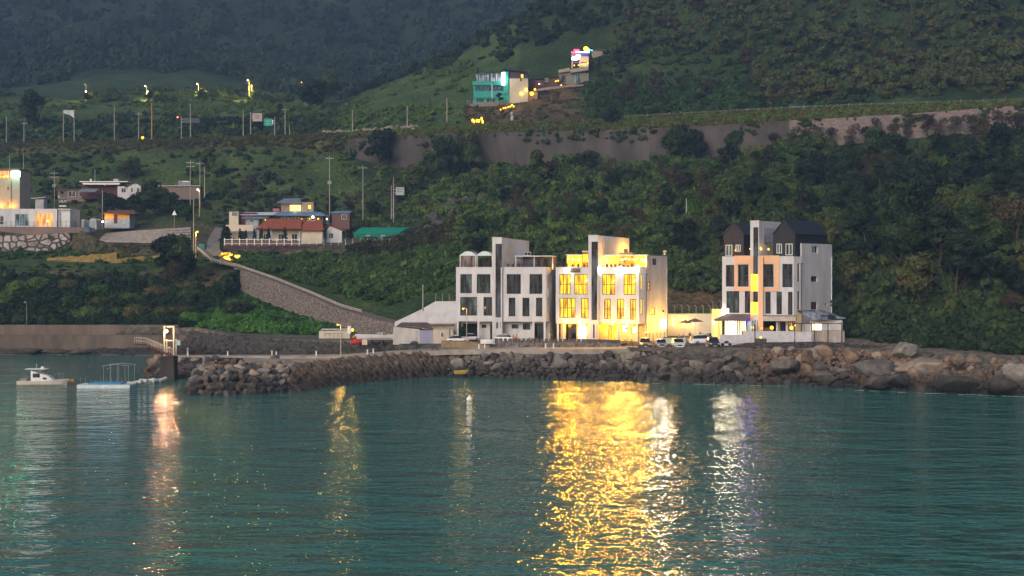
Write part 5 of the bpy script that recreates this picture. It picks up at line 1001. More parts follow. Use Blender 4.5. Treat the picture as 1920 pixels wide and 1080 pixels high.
# small round tree beside the unlit lodge comes with the vegetation
# ------------------------------------------------------------------ people (one skinned body each, clothes as children)
def skin_mesh(name, pts, edges, radii, mat, parent, root_i=0, sub=1):
    me = bpy.data.meshes.new(name); me.from_pydata([tuple(q) for q in pts], edges, []); me.materials.append(mat); o = bpy.data.objects.new(name, me); COL.objects.link(o); o.parent = parent
    md = o.modifiers.new('skin', 'SKIN'); md.use_smooth_shade = True
    for i, v in enumerate(me.skin_vertices[0].data): v.radius = (radii[i], radii[i]); v.use_root = (i == root_i)
    s_ = o.modifiers.new('sub', 'SUBSURF'); s_.levels = sub; s_.render_levels = sub; return o
skinm = M('skin', (.42,.26,.18), .6, .05)
def person(label, loc, rz, shirt, trous, pose='stand', hair=(.015,.012,.01)):
    t = thing('person', label, 'person', loc, rz)
    if pose == 'stand': J = dict(pel=(0,0,.95), che=(0,0,1.28), nek=(0,0,1.46), hd=(0,.01,1.62), ls=(-.18,0,1.42), le=(-.24,.03,1.15), lh=(-.25,-.06,.90), rs=(.18,0,1.42), re=(.25,.02,1.15), rh=(.26,-.06,.90), lk=(-.10,-.01,.50), lf=(-.11,.02,.08), rk=(.10,-.02,.50), rf=(.12,.03,.08), lt=(-.11,-.13,.04), rt=(.13,-.12,.04))
    elif pose == 'walk': J = dict(pel=(0,0,.94), che=(0,-.03,1.27), nek=(0,-.04,1.45), hd=(0,-.05,1.61), ls=(-.18,-.03,1.41), le=(-.24,.1,1.16), lh=(-.23,-.02,.93), rs=(.18,-.03,1.41), re=(.24,-.12,1.15), rh=(.22,-.28,.98), lk=(-.10,-.16,.52), lf=(-.10,-.22,.10), rk=(.10,.05,.50), rf=(.10,.30,.14), lt=(-.10,-.36,.05), rt=(.10,.20,.05))
    else: J = dict(pel=(0,0,.50), che=(0,.02,.84), nek=(0,0,1.02), hd=(0,-.03,1.18), ls=(-.18,0,.98), le=(-.24,-.06,.72), lh=(-.15,-.32,.72), rs=(.18,0,.98), re=(.24,-.06,.72), rh=(.15,-.32,.72), lk=(-.11,-.42,.50), lf=(-.11,-.42,.08), rk=(.11,-.42,.50), rf=(.11,-.40,.08), lt=(-.11,-.56,.04), rt=(.11,-.55,.04))
    k = list(J); ix = {n_: i for i, n_ in enumerate(k)}; E2 = [('pel','che'),('che','nek'),('nek','hd'),('che','ls'),('ls','le'),('le','lh'),('che','rs'),('rs','re'),('re','rh'),('pel','lk'),('lk','lf'),('lf','lt'),('pel','rk'),('rk','rf'),('rf','rt')]
    rad = dict(pel=.13,che=.14,nek=.055,hd=.095,ls=.065,le=.045,lh=.035,rs=.065,re=.045,rh=.035,lk=.065,lf=.04,rk=.065,rf=.04,lt=.035,rt=.035)
    skin_mesh('body', [J[n_] for n_ in k], [(ix[a], ix[b]) for a, b in E2], [rad[n_] for n_ in k], skinm, t)
    V3 = lambda n_: Vector(J[n_]); 
    MB().tube(V3('pel')+Vector((0,0,-.05)), V3('che')+Vector((0,0,.02)), .155, .185, 10).tube(V3('che'), V3('nek')+Vector((0,0,-.02)), .185, .08, 10).tube(V3('ls'), V3('le'), .078, .06, 8).tube(V3('rs'), V3('re'), .078, .06, 8).tube(V3('le'), V3('lh').lerp(V3('le'),.15), .06, .05, 8).tube(V3('re'), V3('rh').lerp(V3('re'),.15), .06, .05, 8).build('shirt', shirt, t, smooth=True)
    MB().tube(V3('pel')+Vector((0,0,.06)), V3('pel')+Vector((0,0,-.1)), .16, .15, 10).tube(V3('pel')+Vector((-.07,0,-.03)), V3('lk'), .1, .08, 8).tube(V3('lk'), V3('lf'), .08, .06, 8).tube(V3('pel')+Vector((.07,0,-.03)), V3('rk'), .1, .08, 8).tube(V3('rk'), V3('rf'), .08, .06, 8).build('trousers', trous, t, smooth=True)
    h = V3('hd'); MB().ball(h+Vector((0,.02,.045)), .112, 10, 7, sc_=(1,1.05,.95)).build('hair', M('dark_hair',hair,.7), t, smooth=True)
    MB().ball(h+Vector((0,-.095,.0)), .018, 6, 4).build('nose', skinm, t); return t
blk = M('black_cloth',(.02,.02,.024)); nav = M('navy_cloth',(.03,.035,.06)); redc = M('red_cloth',(.28,.05,.04)); orc = M('apricot_cloth',(.60,.30,.14)); whc = M('white_cloth',(.6,.58,.56)); tan = M('tan_cloth',(.3,.22,.15))
person('person in black standing with a fishing rod on the breakwater stones', pt(405, 201.5, 2.85), R(160), blk, tan, 'stand')
rod = MB().tube((0,0,0), (-3.2,-2.2,2.2), .02, .008, 5); tag(rod.build('fishing_rod', blk, None, pt(405,201.3,3.9)), 'thin dark fishing rod held out over the breakwater', 'fishing rod')
person('person in white walking along the walkway near the gantry', pt(352, 231.5, 3.27), R(90), whc, tan, 'walk')
person('person in an apricot top walking on the quay by the white car, left one', pt(962.5, 239.5, 5.15), R(20), orc, tan, 'walk'); person('person in an apricot top walking on the quay by the white car, right one', pt(968.5, 239.8, 5.15), R(-15), orc, whc, 'walk')
person('added figure standing in for headlight glow beside the covered dark car', pt(1325, 225.5, 5.15), R(30), orc, whc, 'stand')  # figure placed where the dark car's headlight glows
for i, (x, Y, r_, sm, ps, lb_) in enumerate([(1273,252.5,-30,redc,'sit','seated person in red, leftmost at the open-air tables'),(1281,252,20,blk,'sit','seated person in black under the left brown parasol'),(1293.5,253,10,blk,'stand','person in black standing under the right brown parasol'),(1298,253.5,-20,redc,'sit','seated person in red under the right brown parasol'),(1313,254.5,15,nav,'stand','person in navy standing behind the white estate car'),(1318,256,-25,blk,'sit','seated person in black, rightmost at the open-air tables')]):
    person(lb_, pt(x,Y,5.15), R(r_), sm, blk, ps)
    if ps == 'sit': ch = thing('chair', lb_.replace('seated person in', 'dark chair under the person in'), 'chair', pt(x,Y,5.15), R(r_)); MB().box((-.22,-.25,.40), (.22,.22,.44)).build('seat', wood, ch); MB().box((-.22,.2,.44), (.22,.24,.9)).build('backrest', wood, ch); [MB().box((-.02,-.02,0), (.02,.02,.4)).build('leg', wood, ch, (a_,b_,0)) for a_ in (-.2,.2) for b_ in (-.22,.2)]
# ------------------------------------------------------------------ village and hillside buildings
def house(name, label, cat, px0, px1, ybase, Y, depth=8, th=0):
    t = thing(name, label, cat, pt(px0, Y, zp(ybase, Y)), R(-th)); q = Y/F
    return t, (lambda px: (px-px0)*q), (lambda py: (ybase-py)*q)
def wallbox(t, x, z, px0, px1, yt, mat, y0=0, y1=8, name='wall', yb=None, holes=()):
    m = MB(); zb = -1.5 if yb is None else z(yb); hs = [(x(a)-x(px0), x(b)-x(px0), z(d), z(c)) for a,b,c,d in holes]
    m.wall((x(px0),y0), (x(px1),y0), zb, z(yt), hs, .25); m.box((x(px0),y0+.26,zb), (x(px0)+.2,y1,z(yt))); m.box((x(px1)-.2,y0+.26,zb), (x(px1),y1,z(yt))); m.box((x(px0)+.21,y1-.2,zb), (x(px1)-.21,y1,z(yt))); return m.build(name, mat, t)
def win(t, x, z, a, b, c, d, pane, fm=None, y0=0, n_=2, name='window'):
    w = MB(); W_, H_ = x(b)-x(a), z(c)-z(d); f = .1
    w.box((0,0,0),(f,.1,H_)); w.box((W_-f,0,0),(W_,.1,H_)); w.box((f,0,0),(W_-f,.1,f)); w.box((f,0,H_-f),(W_-f,.1,H_))
    for i in range(1,n_): w.box((W_*i/n_-.04,.004,f),(W_*i/n_+.04,.096,H_-f))
    o = w.build(name, fm or frame_w, t, (x(a), y0-.12, z(d))); MB().box((.05,.105,.05),(W_-.05,.115,H_-.05)).build('pane', pane, o); return o
def hip(t, x, z, p0, p1, ye, yr, r0, r1, mat, y0=-.4, y1=8.4, name='roof'):
    """hipped roof: eaves p0..p1 at row ye, ridge r0..r1 at row yr"""
    ym = (y0+y1)/2; m = MB(); e, r_ = z(ye), z(yr)
    v = [(x(p0),y0,e),(x(p1),y0,e),(x(p1),y1,e),(x(p0),y1,e),(x(r0),ym,r_),(x(r1),ym,r_)]
    m.add(v, [(0,1,5,4),(1,2,5),(2,3,4,5),(3,0,4),(3,2,1,0)]); m.box((x(p0)-.1,y0-.06,e-.22),(x(p1)+.1,y1+.06,e-.004)); return m.build(name, mat, t)
tile_r = bricks('orange_roof_tiles', (.30,.085,.045), (.22,.06,.035), (.08,.03,.02), .5, .35, vertical=False)
brick_r = bricks('red_brick', (.15,.06,.045), (.11,.045,.035), (.14,.10,.09), .45, .16)
blue_roof = M('blue_sheet_roof', (.09,.20,.32), .5, .1, 1)
grey_roof = M('blue_grey_sheet', (.14,.17,.23), .5, .15, 1)
maroon = M('maroon_boards', (.09,.025,.03), .8, .15, 2)
# --- white flat building with a tower, left edge
Y = 368.; t, x, z = house('guest_house', 'long white flat-roofed guest house with a glowing orange window', 'building', -60, 130, 425, Y)
wallbox(t, x, z, -60, 107, 391.5, white, 0, 9, holes=[(-6,7,405,420),(28,54,401,424),(66.5,99.5,400,424)]); wallbox(t, x, z, 107.3, 130, 391, M('shaded_white',(.56,.57,.60),.85,.1,1), .6, 9, 'side_wall')
win(t, x, z, -6, 7, 405, 416, gl_dark, y0=.2); win(t, x, z, 28, 54, 401, 424, glass('teal_dusk_glass',(.05,.11,.15)), y0=.2, n_=3); win(t, x, z, 66.5, 99.5, 400, 424, lit_o, y0=.2, n_=3)
MB().box((x(-60)+.3,.3,z(392.3)-.3),(x(130)-.3,8.8,z(392.3)-.05)).build('roof', pale_conc, t); MB().tube((x(111.5),.4,z(424)), (x(111.5),.4,z(396)), .08, n=6).build('drain_pipe', steel_d, t)
plight(t, (x(83),-2.5,z(414)), (1,.5,.12), 260, .4)
T2, x2, z2 = house('tower_house', 'beige square tower with a lit orange balcony and white light box', 'building', -60, 36, 393, 374)
wallbox(T2, x2, z2, -60, 20, 335, M('beige_block',(.46,.35,.26),.85,.08,.6), 0, 9, holes=[(14,16.5,350,356),(14,16,379,385)]); wallbox(T2, x2, z2, 20.2, 36, 319, M('beige_side',(.40,.33,.27),.85,.08,.6), .4, 9, 'side_wall', yb=405)
MB().box((x2(-62),-.6,z2(319)),(x2(37),9.5,z2(316.5))).build('roof', M('tower_roof',(.14,.08,.06)), T2); MB().box((x2(-60),2,z2(334.8)),(x2(18.5),2.1,z2(319.3))).build('lit_balcony', lit_o, T2)
for i in range(10): MB().box((x2(-40+6*i),.1,z2(334.8)),(x2(-40+6*i)+.18,.3,z2(319.3))).build('baluster', M('pale_baluster',(.5,.42,.33)), T2)
for xx in (-4, 3.5, 11): bulb(T2, (x2(xx), 1.3, z2(331)), .28, bulb_y, 'balcony_bulb')
plight(T2, (x2(4), .9, z2(329)), (1,.45,.06), 260, .3)
for xx in (2, 22.5): o = MB().tube((0,0,-.3),(0,0,.1),.12,n=8).build('flood_or_added_spot', steel_d, T2, (x2(xx),-.9 if xx<20 else -.5,z2(390))); bulb(o, (0,0,.2), .22, bulb_y); plight(o, (0,-.1,.6), (1,.45,.05), 220, .25)
lb2 = MB().box((0,0,0),(2.8,.35,1.6)).build('light_box', EM('aqua_white_box',(.75,1,.93),7), T2, (x2(20.5),-.1,z2(331))); plight(lb2, (1.8,-1.6,.8), (.2,1,.75), 500, .6); spill(lb2, (1.4,-.8,.8), (.1,1,.6), 12e4, .7, 6, 50)
spill(T2, (x2(2), -1.5, z2(328)), (1,.5,.1), 6e4, .7, 6, 50); spill(T2, (x2(-14), -1.5, z2(328)), (1,.5,.1), 6e4, .7, 6, 50)  # orange spots added to colour the streaks at the left edge
# roof sign letters of the guest house
ls = thing('roof_sign', 'dark board of pale slanted letters on the roof of the guest house', 'sign', pt(118, 371, zp(391,371))); q = 371/F
MB().box((-9*q,0,1.6),(8*q,.06,2.9)).box((-9*q,.01,.35),(8*q,.05,1.2)).build('board', M('charcoal_board',(.04,.04,.045)), ls); 
for xx in (-7,0,6): MB().tube((0,.1,-1),(0,.1,2.6),.04,n=5).build('leg', steel_d, ls, (xx*q,0,0))
text('UILM', 1.05, wp, ls, (0,-.06,2.2)); MB().box((-7*q,-.03,.62),(6*q,-.005,.95)).build('lettering_line', wp, ls); text('h', 1.1, wp, ls, (-7*q,-.02,3.6))
# fence in front and the terrace wall
mesh_fence(-40, 176, 366.4, 414, 426, 26, 'dark picket fence on the wall before the guest house', steel_d, nwire=2)
def terr_wall(label, pts_, h0, mat, name='terrace_wall', thick=.6):
    """pts_: (px, Y, ytop, ybottom)"""
    tp = [pt(a, b, zp(c, b)) for a,b,c,d in pts_]; bo = [pt(a, b-.35, zp(d, b)) for a,b,c,d in pts_]; return tag(strip3(name, [bo, tp, [v+Vector((0,thick,0)) for v in tp]], mat), label, 'wall')
terr_wall('plain brown concrete wall under the dark picket fence', [(-60,366,425,442),(60,366,425,441),(140,366,426,437),(178,367,427,434)], 0, M('brown_terrace_wall',(.17,.12,.11),.9,.15,.6))
terr_wall('wall of big pale angular stones below the guest house', [(-60,363.5,442,480),(60,363.5,441,478),(100,364,438,470),(132,365,436,452)], 0, stonewall('big_pale_stones',(.22,.18,.17),(.42,.38,.36),(.05,.035,.03),.42,bump=.8))
# mulched field: pale plastic rows
for i in range(6):
    Yf = 360+i*3.6; pl = [pt(a, Yf, gz(a,Yf)+.75) for a in np.linspace(188+i*2, 358, 14)]; pl2 = [v+Vector((0,1.9,.12)) for v in pl]
    pl0 = [v+Vector((0,-.5,-.7)) for v in pl]
    o = strip3('plastic_row', [pl0, pl, pl2, [v+Vector((0,.3,-.8)) for v in pl2]], M('pale_mulch_film',(.26,.22,.20),.6,.2,1,world=True)); tag(o, 'long pale plastic-covered row in the small field', 'crop row', 'plastic-covered rows of the field')
for lab, pl in (('upper band of ochre reeds on the low terrace', [(88,346,488,494),(150,346,484.5,494),(219,346,478,491)]), ('lower band of ochre reeds running to the trees', [(0,343,500,507),(90,343,495,503),(220,343,489,498),(300,344,484,492)])):
    tp = [pt(a,b,zp(c,b)) for a,b,c,d in pl]; bo = [pt(a,b-.5,zp(d,b)) for a,b,c,d in pl]; tag(strip3('reed_bank', [densify(bo,10), [v+Vector((0,0,.7+.5*mn.noise(v*1.3))) for v in densify(tp,10)], [v+Vector((0,2.2,-.1)) for v in densify(tp,10)], [v+Vector((0,2.4,-2)) for v in densify(tp,10)]], M('ochre_reeds',(.26,.17,.05),.9,.3,1.2,.8,world=True)), lab, 'reeds')
# small buildings between
t, x, z = house('garden_shed', 'tiny white garden shed with a tilted white roof', 'shed', 63, 84, 389, 402); wallbox(t, x, z, 66, 82, 373, white2, 0, 3); MB().prism([(x(60),-.6),(x(86),-.6),(x(84),3.3),(x(62),3.3)],[z(372.8),z(371),z(371),z(372.8)],[z(371.5),z(369.5),z(369.5),z(371.5)]).build('roof', white, t)
t, x, z = house('brown_house', 'low brown house behind the pale roof letters', 'house', 108, 168, 375, 428); wallbox(t, x, z, 108, 168, 357, M('dim_brown_wall',(.14,.105,.095)), 0, 7); MB().box((x(106),-.6,z(357)+.01),(x(170),7.5,z(354.5))).build('roof', M('dim_brown_roof',(.10,.06,.055)), t); [win(t, x, z, a, a+14, 358, 369, gl_dark) for a in (128,148)]; MB().tube((x(116),-.3,z(361)),(x(116),.0,z(361)),.5,n=12).build('round_window', black_void, t); MB().box((x(118),-2.5,z(379)),(x(166),-2.2,z(371.5))).build('yard_wall', M('pinkish_yard_wall',(.20,.14,.125)), t)
t, x, z = house('long_house', 'low maroon house with white eaves and satellite dish behind trees', 'house', 150, 240, 365, 424); wallbox(t, x, z, 153, 226, 344, maroon, 0, 8); 
MB().box((x(150),-.5,z(341.6)),(x(240),8.5,z(339.9))).build('eave', wp, t); MB().prism([(x(160),-2.6),(x(228),-2.2),(x(228),-.3),(x(160),-.3)],z(347),z(344)).build('eave', wp, t); MB().prism([(x(160),-2),(x(230),-2),(x(230),6),(x(175),6)],[z(346),z(346),z(340),z(340)],[z(344),z(344),z(338.6),z(338.6)]).build('roof', M('maroon_roof',(.11,.05,.055)), t)
MB().prism([(x(153),-4.5),(x(187),-4.5),(x(190),-2.2),(x(158),-2.2)],[z(362),z(362),z(356),z(356)],[z(360.5),z(360.5),z(354.6),z(354.6)]).build('porch_roof', M('grey_green_roof',(.14,.18,.175)), t)
MB().box((x(209),2,z(339.9)),(x(218),4,z(334.3))).build('water_tank', M('tank_grey',(.38,.37,.40)), t); MB().tube((x(201.5),-2.5,z(346.5)),(x(201.5),-2.6,z(346.5)),.4,n=12).tube((x(168.5),1,z(337)),(x(168.5),.9,z(337)),.4,n=12).build('satellite_dish', wp, t)
t, x, z = house('gable_house', 'white house with a low brown gable facing right of the maroon house', 'house', 219, 268, 366, 421); wallbox(t, x, z, 219, 238, 349, white, .8, 8); wallbox(t, x, z, 238.2, 264, 349, white2, 0, 8, 'gable_side', holes=[])
MB().add([(x(238),-.01,z(349)),(x(264),-.01,z(349)),(x(254),-.01,z(342.7))],[(0,1,2)]).build('gable', white2, t)
MB().add([(x(234),-.5,z(351)),(x(254.5),-.5,z(342)),(x(272),-.5,z(350.5)),(x(234),8.5,z(351)),(x(254.5),8.5,z(342)),(x(272),8.5,z(350.5)),(x(234),-.5,z(350)),(x(254.5),-.5,z(341)),(x(272),-.5,z(349.5)),(x(234),8.5,z(350)),(x(254.5),8.5,z(341)),(x(272),8.5,z(349.5))],[(0,1,4,3),(1,2,5,4),(6,9,10,7),(7,10,11,8),(0,6,7,1),(1,7,8,2),(3,4,10,9),(4,5,11,10),(0,3,9,6),(2,8,11,5)]).build('roof', M('brown_gable_roof',(.10,.065,.06)), t)
for a,b,y0 in ((226,235,.8),(245,250,0),(256,262,0)): win(t, x, z, a, b, 352, 361, gl_dark, y0=y0)
t, x, z = house('flat_house', 'long low flat house with a grey roof box behind brown trees', 'house', 272, 373, 366, 420); wallbox(t, x, z, 272, 373, 349.5, M('dim_pink_wall',(.17,.125,.12)), 0, 7); MB().box((x(270),-.6,z(349.3)),(x(376),7.5,z(347.6))).build('eave', M('grey_eave',(.36,.32,.31)), t); MB().prism([(x(333),1),(x(356),1),(x(356),4),(x(340),4)],z(347.5),z(338.5)).build('roof_box', M('slate_box',(.20,.22,.26)), t); MB().box((x(340),.9,z(340.5)),(x(354),.98,z(339))).build('white_band', wp, t)
bulb(t, (x(302.5), -1.4, z(368.5)), .25, bulb_y, 'yard_bulb'); plight(t, (x(302.5), -2, z(368)), (1,.8,.15), 160, .2)
t, x, z = house('garage', 'small low building with glowing orange band and pale blue lower wall', 'building', 190, 243, 419, 382); wallbox(t, x, z, 196, 243, 400, M('pale_blue_plinth',(.34,.38,.46)), 0, 5); 
for a,b in ((197,213),(220.5,242)): MB().box((x(a),-.06,z(410)),(x(b),-.004,z(401.5))).build('lit_band', M('lamplit_orange',(.75,.36,.06)), t)  # orange lamplight on the wall is put into the band colour
MB().box((x(213.5),-.05,z(419)),(x(220),-.004,z(402))).build('door', M('plum_door',(.07,.03,.035)), t); hip(t, x, z, 190, 256, 400, 393, 200, 246, M('dim_tile_roof',(.14,.06,.035)), -1, 6); bulb(t, (x(194.5),-1,z(416)), .28, bulb_wh, 'yard_bulb'); plight(t, (x(203),-2.2,z(404)), (1,.45,.08), 300, .3)
for i, (a, b, lab) in enumerate(((152,159,'left small arched pale-blue plastic tunnel beside the fence'),(167.5,181,'right arched pale-blue plastic tunnel beside the fence'))):
    t, x, z = house('plastic_tunnel', lab, 'greenhouse', a, b, 427, 372); w = x(b); hh = z(409+2*(1-i)); n_ = 8; pr = [(w/2-w/2*math.cos(math.pi*k/n_), hh*.72+hh*.28*math.sin(math.pi*k/n_)) for k in range(n_+1)]
    m = MB(); m.add([(0,0,-.5)]+[(u,0,v) for u,v in pr]+[(w,0,-.5)]+[(0,4,-.5)]+[(u,4,v) for u,v in pr]+[(w,4,-.5)], [tuple(range(n_+3))[::-1], tuple(range(n_+3,2*n_+6))]+[(k,k+1,n_+4+k,n_+3+k) for k in range(n_+2)]); m.build('film_cover', M('pale_blue_film',(.30,.36,.40),.5,.15,1), t)
    for k in range(4): MB().tube((w*(k+.5)/4,-.05,0),(w*(k+.5)/4,-.05,hh*.8),.03,n=4).build('hoop', steel, t)
m = MB().tube((0,0,0),(0,0,1.5),.8,.7,12); m.tube((0,0,1.5),(0,0,1.8),.72,.3,12); tag(m.build('water_tank', M('deep_blue_tank',(.03,.12,.22)), None, pt(167, 365, zp(436,365))), 'deep blue plastic tank at the end of the picket fence', 'tank')
m = MB().box((0,0,0),(1.8,1.2,2.3)).box((-.4,-.2,0),(1.4,0,.9)); tag(m.build('blue_cabinet', M('teal_blue_cabinet',(.05,.16,.18)), None, pt(372, 353, gz(372,353)+.2)), 'teal-blue cabinet beside the glowing lamp post at the junction', 'cabinet')
# --- red-tile house cluster
Y = 362.; t, x, z = house('tile_house', 'white arcaded house with a broad orange tile roof behind the cypresses', 'house', 480, 606, 456, Y)
wallbox(t, x, z, 484, 562, 431, cream, 1.5, 9, holes=[(492,500,438,452),(520,530,438,452),(545,556,438,452)]); wallbox(t, x, z, 562.3, 604, 432, cream, .4, 9, 'side_wing'); [win(t, x, z, a, b, 438, 452, gl_dark, y0=1.7) for a,b in ((492,500),(520,530),(545,556))]
for a in (484, 508, 562): MB().box((x(a)-.15,-.15,-.5),(x(a)+.15,.15,z(430.5))).build('column', white, t)
MB().box((x(482),-.25,z(431.2)),(x(566),.3,z(428.4))).build('arcade_beam', white, t)
hip(t, x, z, 480, 566, 429, 409, 497, 561, tile_r, -1.0, 9); hip(t, x, z, 560, 607, 431, 413, 570, 600, tile_r, -.6, 8)
t, x, z = house('small_house', 'small white gabled house at the right end of the white fence', 'house', 607, 648, 448, 366); wallbox(t, x, z, 612, 641, 434, white, 0, 6, holes=[]); MB().add([(x(611),-.02,z(434)),(x(643),-.02,z(434)),(x(618),-.02,z(424))],[(0,1,2)]).build('gable', white, t)
MB().prism([(x(607),-.4),(x(616),-.4),(x(618),7),(x(609),7)],[z(432),z(423),z(423),z(432)],[z(430.5),z(421.8),z(421.8),z(430.5)]).prism([(x(616),-.4),(x(648),-.4),(x(648),7),(x(616),7)],[z(423),z(434),z(434),z(423)],[z(421.8),z(432.5),z(432.5),z(421.8)]).build('roof', tile_r, t); win(t, x, z, 616, 625, 437, 447, gl_green)
t, x, z = house('white_house', 'stepped white house with a blue-grey sheet roof at the lane', 'house', 429, 484, 443, 374)
wallbox(t, x, z, 429.5, 447, 397, cream, 0, 7); wallbox(t, x, z, 447.3, 478, 398, maroon, 1.5, 7, 'maroon_wall'); wallbox(t, x, z, 460, 484, 409, M('grey_blue_wall',(.30,.33,.38)), .5, 6, 'front_wall'); MB().box((x(427),-3,z(434)),(x(478),-2.7,z(422.5))).build('garden_wall', cream, t)
MB().prism([(x(453),-.4),(x(500),-.4),(x(508),5),(x(465),5)],[z(410),z(410),z(400),z(400)],[z(409),z(409),z(399),z(399)]).build('roof', grey_roof, t); MB().prism([(x(446),1),(x(512),1),(x(512),8),(x(446),8)],[z(403),z(403),z(396),z(396)],[z(402),z(402),z(395),z(395)]).build('white_roof', M('white_sheet_roof',(.5,.52,.56),.6,.1), t); MB().box((x(435),-.06,z(404.5)),(x(445),-.01,z(398))).build('solar_panel', M('panel_blue',(.12,.13,.2),.3), t); win(t, x, z, 468, 474, 411, 418, gl_dark, y0=.5)
t, x, z = house('blue_roof_house', 'long brick house with a pale blue sheet roof above the tile roof', 'house', 512, 610, 425, 378); wallbox(t, x, z, 514, 606, 403, brick_r, 0, 7); hip(t, x, z, 512, 610, 403.5, 396, 520, 598, blue_roof, -1.5, 8); [win(t, x, z, a, a+14, 407, 414, gl_dark) for a in (527,547,577)]
for i,(a,b,r_) in enumerate(((569.5,412.5,.2),(584.5,412,.2),(590.5,409,.42),(600.5,412,.24),(606,418,.2),(616.5,412.5,.24),(502.5,414,.16))):
    o = MB().tube((0,0,-1.2),(0,0,0),.04,n=5).build('globe_lamp', steel_d, t, (x(a),-4,z(b))); bulb(o,(0,0,.1),r_,bulb_p if i in (2,5) else bulb_y); plight(o,(0,-.4,.2),(1,.62,.16), 110 if i == 2 else 30,.2)
t, x, z = house('upper_house', 'small brown upper house with two yellow lit windows and lean-to roof', 'house', 527, 590, 396, 386); bw = M('tan_boards',(.26,.19,.15)); wallbox(t, x, z, 527, 565, 380.5, bw, 0, 6, holes=[(543,564.5,384.5,396)]); wallbox(t, x, z, 565.3, 588, 379, M('tan_side',(.32,.25,.20)), .0, 6, 'side_wall', holes=[(577,583.5,384,392)])
win(t, x, z, 543, 564.5, 384, 396.2, EM('bright_yellow_room',(1,.72,.16),2.0,stripes=2,dark=(.9,.5,.08)), bw, .2, 4); win(t, x, z, 577, 583.5, 384, 392, lit_y, bw, .2, 1)
MB().prism([(x(520),-1.2),(x(566),-1.2),(x(566),3),(x(530),3)],[z(381.5),z(381.5),z(371.5),z(371.5)],[z(380.5),z(380.5),z(370.8),z(370.8)]).build('roof', grey_roof, t); MB().prism([(x(562),-.4),(x(576),-.4),(x(592),-.4),(x(592),6.5),(x(576),6.5),(x(562),6.5)],[z(375),z(372),z(380),z(380),z(372),z(375)],[z(374),z(371),z(379),z(379),z(371),z(374)]).build('gable_roof', M('brown_gable_roof',(.10,.065,.06)), t); MB().box((x(512),-.5,z(397)),(x(524),.3,z(391))).build('pink_screen', M('pink_screen',(.35,.14,.18)), t); plight(t,(x(554),-1.5,z(390)),(1,.75,.3),120,.3)
t, x, z = house('brick_hut', 'red brick hut with a flat bright blue roof', 'hut', 621, 657, 421, 380); wallbox(t, x, z, 622.5, 655.5, 399, brick_r, 0, 5); MB().prism([(x(620),-.5),(x(657),-.5),(x(657),5.4),(x(623),5.4)],[z(400),z(400),z(394.5),z(394.5)],[z(398.6),z(398.6),z(393.4),z(393.4)]).build('roof', blue_roof, t); win(t, x, z, 640.5, 649.5, 402, 411.5, gl_dark)
MB().tube((x(612),1,z(420)),(x(612),1,z(403)),1.0,n=14).build('steel_tank', M('blue_grey_tank',(.24,.27,.32),.5), t)
# vinyl tunnel
Y = 366.; t, x, z = house('vinyl_tunnel', 'green arched vinyl tunnel behind the white fence', 'greenhouse', 662, 762, 447, Y); n_ = 12; dep = 7.; hh = z(425)
def arch(px0, px1, sk_, mt, nm, z0f, z1f):
    m = MB(); A_ = []
    for e_, xx in ((0, px0), (1, px1)):
        A_ += [(x(xx)+sk_*(1-math.cos(math.pi*k/n_/1.0))*.5, dep*k/n_, -.6 if k in (0,n_) and z0f else hh*math.sin(math.pi*(.10+.80*k/n_))**.8) for k in range(n_+1)]
    m.add(A_, [(k, n_+1+k, n_+2+k, k+1) for k in range(n_)]); return m.build(nm, mt, t)
gv = M('green_vinyl',(.0,.19,.125),.5,.06,.6); gv2 = M('dark_green_net',(.006,.13,.09),.8,.12,1)
MB().box((x(663),-.05,-.6),(x(760),.05,hh*.42)).build('side_cover', gv2, t)
m = MB(); A_ = []
for xx, sk_ in ((663,0),(746,0)): A_ += [(x(xx)+(k/n_)*2.2*(1 if xx < 700 else 2.0), dep*k/n_, hh*(.42+.60*math.sin(math.pi*k/n_*.5)) if k <= n_ else 0) for k in range(n_+1)]
m.add(A_, [(k, n_+1+k, n_+2+k, k+1) for k in range(n_)]); m.add([(a_,b_,c_-.06) for a_,b_,c_ in A_], [(k, k+1, n_+2+k, n_+1+k) for k in range(n_)]); m.build('roof_cover', gv, t)
m = MB(); m.add([(x(746)+(k/n_)*4.4, dep*k/n_, hh*(.42+.60*math.sin(math.pi*k/n_*.5))) for k in range(n_+1)]+[(x(762)+2,dep,-.6),(x(757),0,-.6)], [tuple(range(n_+3))]); m.build('end_cover', gv2, t)
for a in (687, 715): MB().path([(x(a),-.1,-.3),(x(a),-.1,hh*.27),(x(a+6.5),-.1,hh*.27),(x(a+6.5),-.1,-.3)],.06,5).path([(x(a+3.2),-.1,-.3),(x(a+3.2),-.1,hh*.27)],.04,5).build('door_frame', wp, t)
# white fences on the terrace edge
t = thing('fence', 'white rail fence with tall posts before the arcaded house', 'fence', pt(480, 356, zp(459,356))); q = 356/F
for i, a in enumerate(range(421, 566, 14)): MB().box((-.12,-.1,-.5),(.12,.1,2.0)).build('post', wp, t, ((a-480)*q,0,0))
m = MB(); m.box((-60*q,-.04,1.45),(84*q,.04,1.62)); m.box((-60*q,-.03,.3),(84*q,.03,.4)); m.build('rail', wp, t); MB().box((-60*q,.1,-.3),(84*q,.2,1.2)).build('infill', M('brown_infill',(.13,.08,.075)), t)
mesh_fence(566, 812, 356.2, 447, 459.5, 19, 'grey mesh fence with white posts running right from the houses', wp, M('grey_mesh',(.30,.29,.30)), nwire=5)
terr_wall('dark brick retaining wall below the grey mesh fence', [(420,355.6,460,478),(560,355.6,460,478),(640,355.4,460,480),(720,354.6,461,478),(800,350,461,472)], 0, stonewall('dark_red_masonry',(.05,.03,.026),(.12,.075,.065),(.025,.018,.016),1.2))
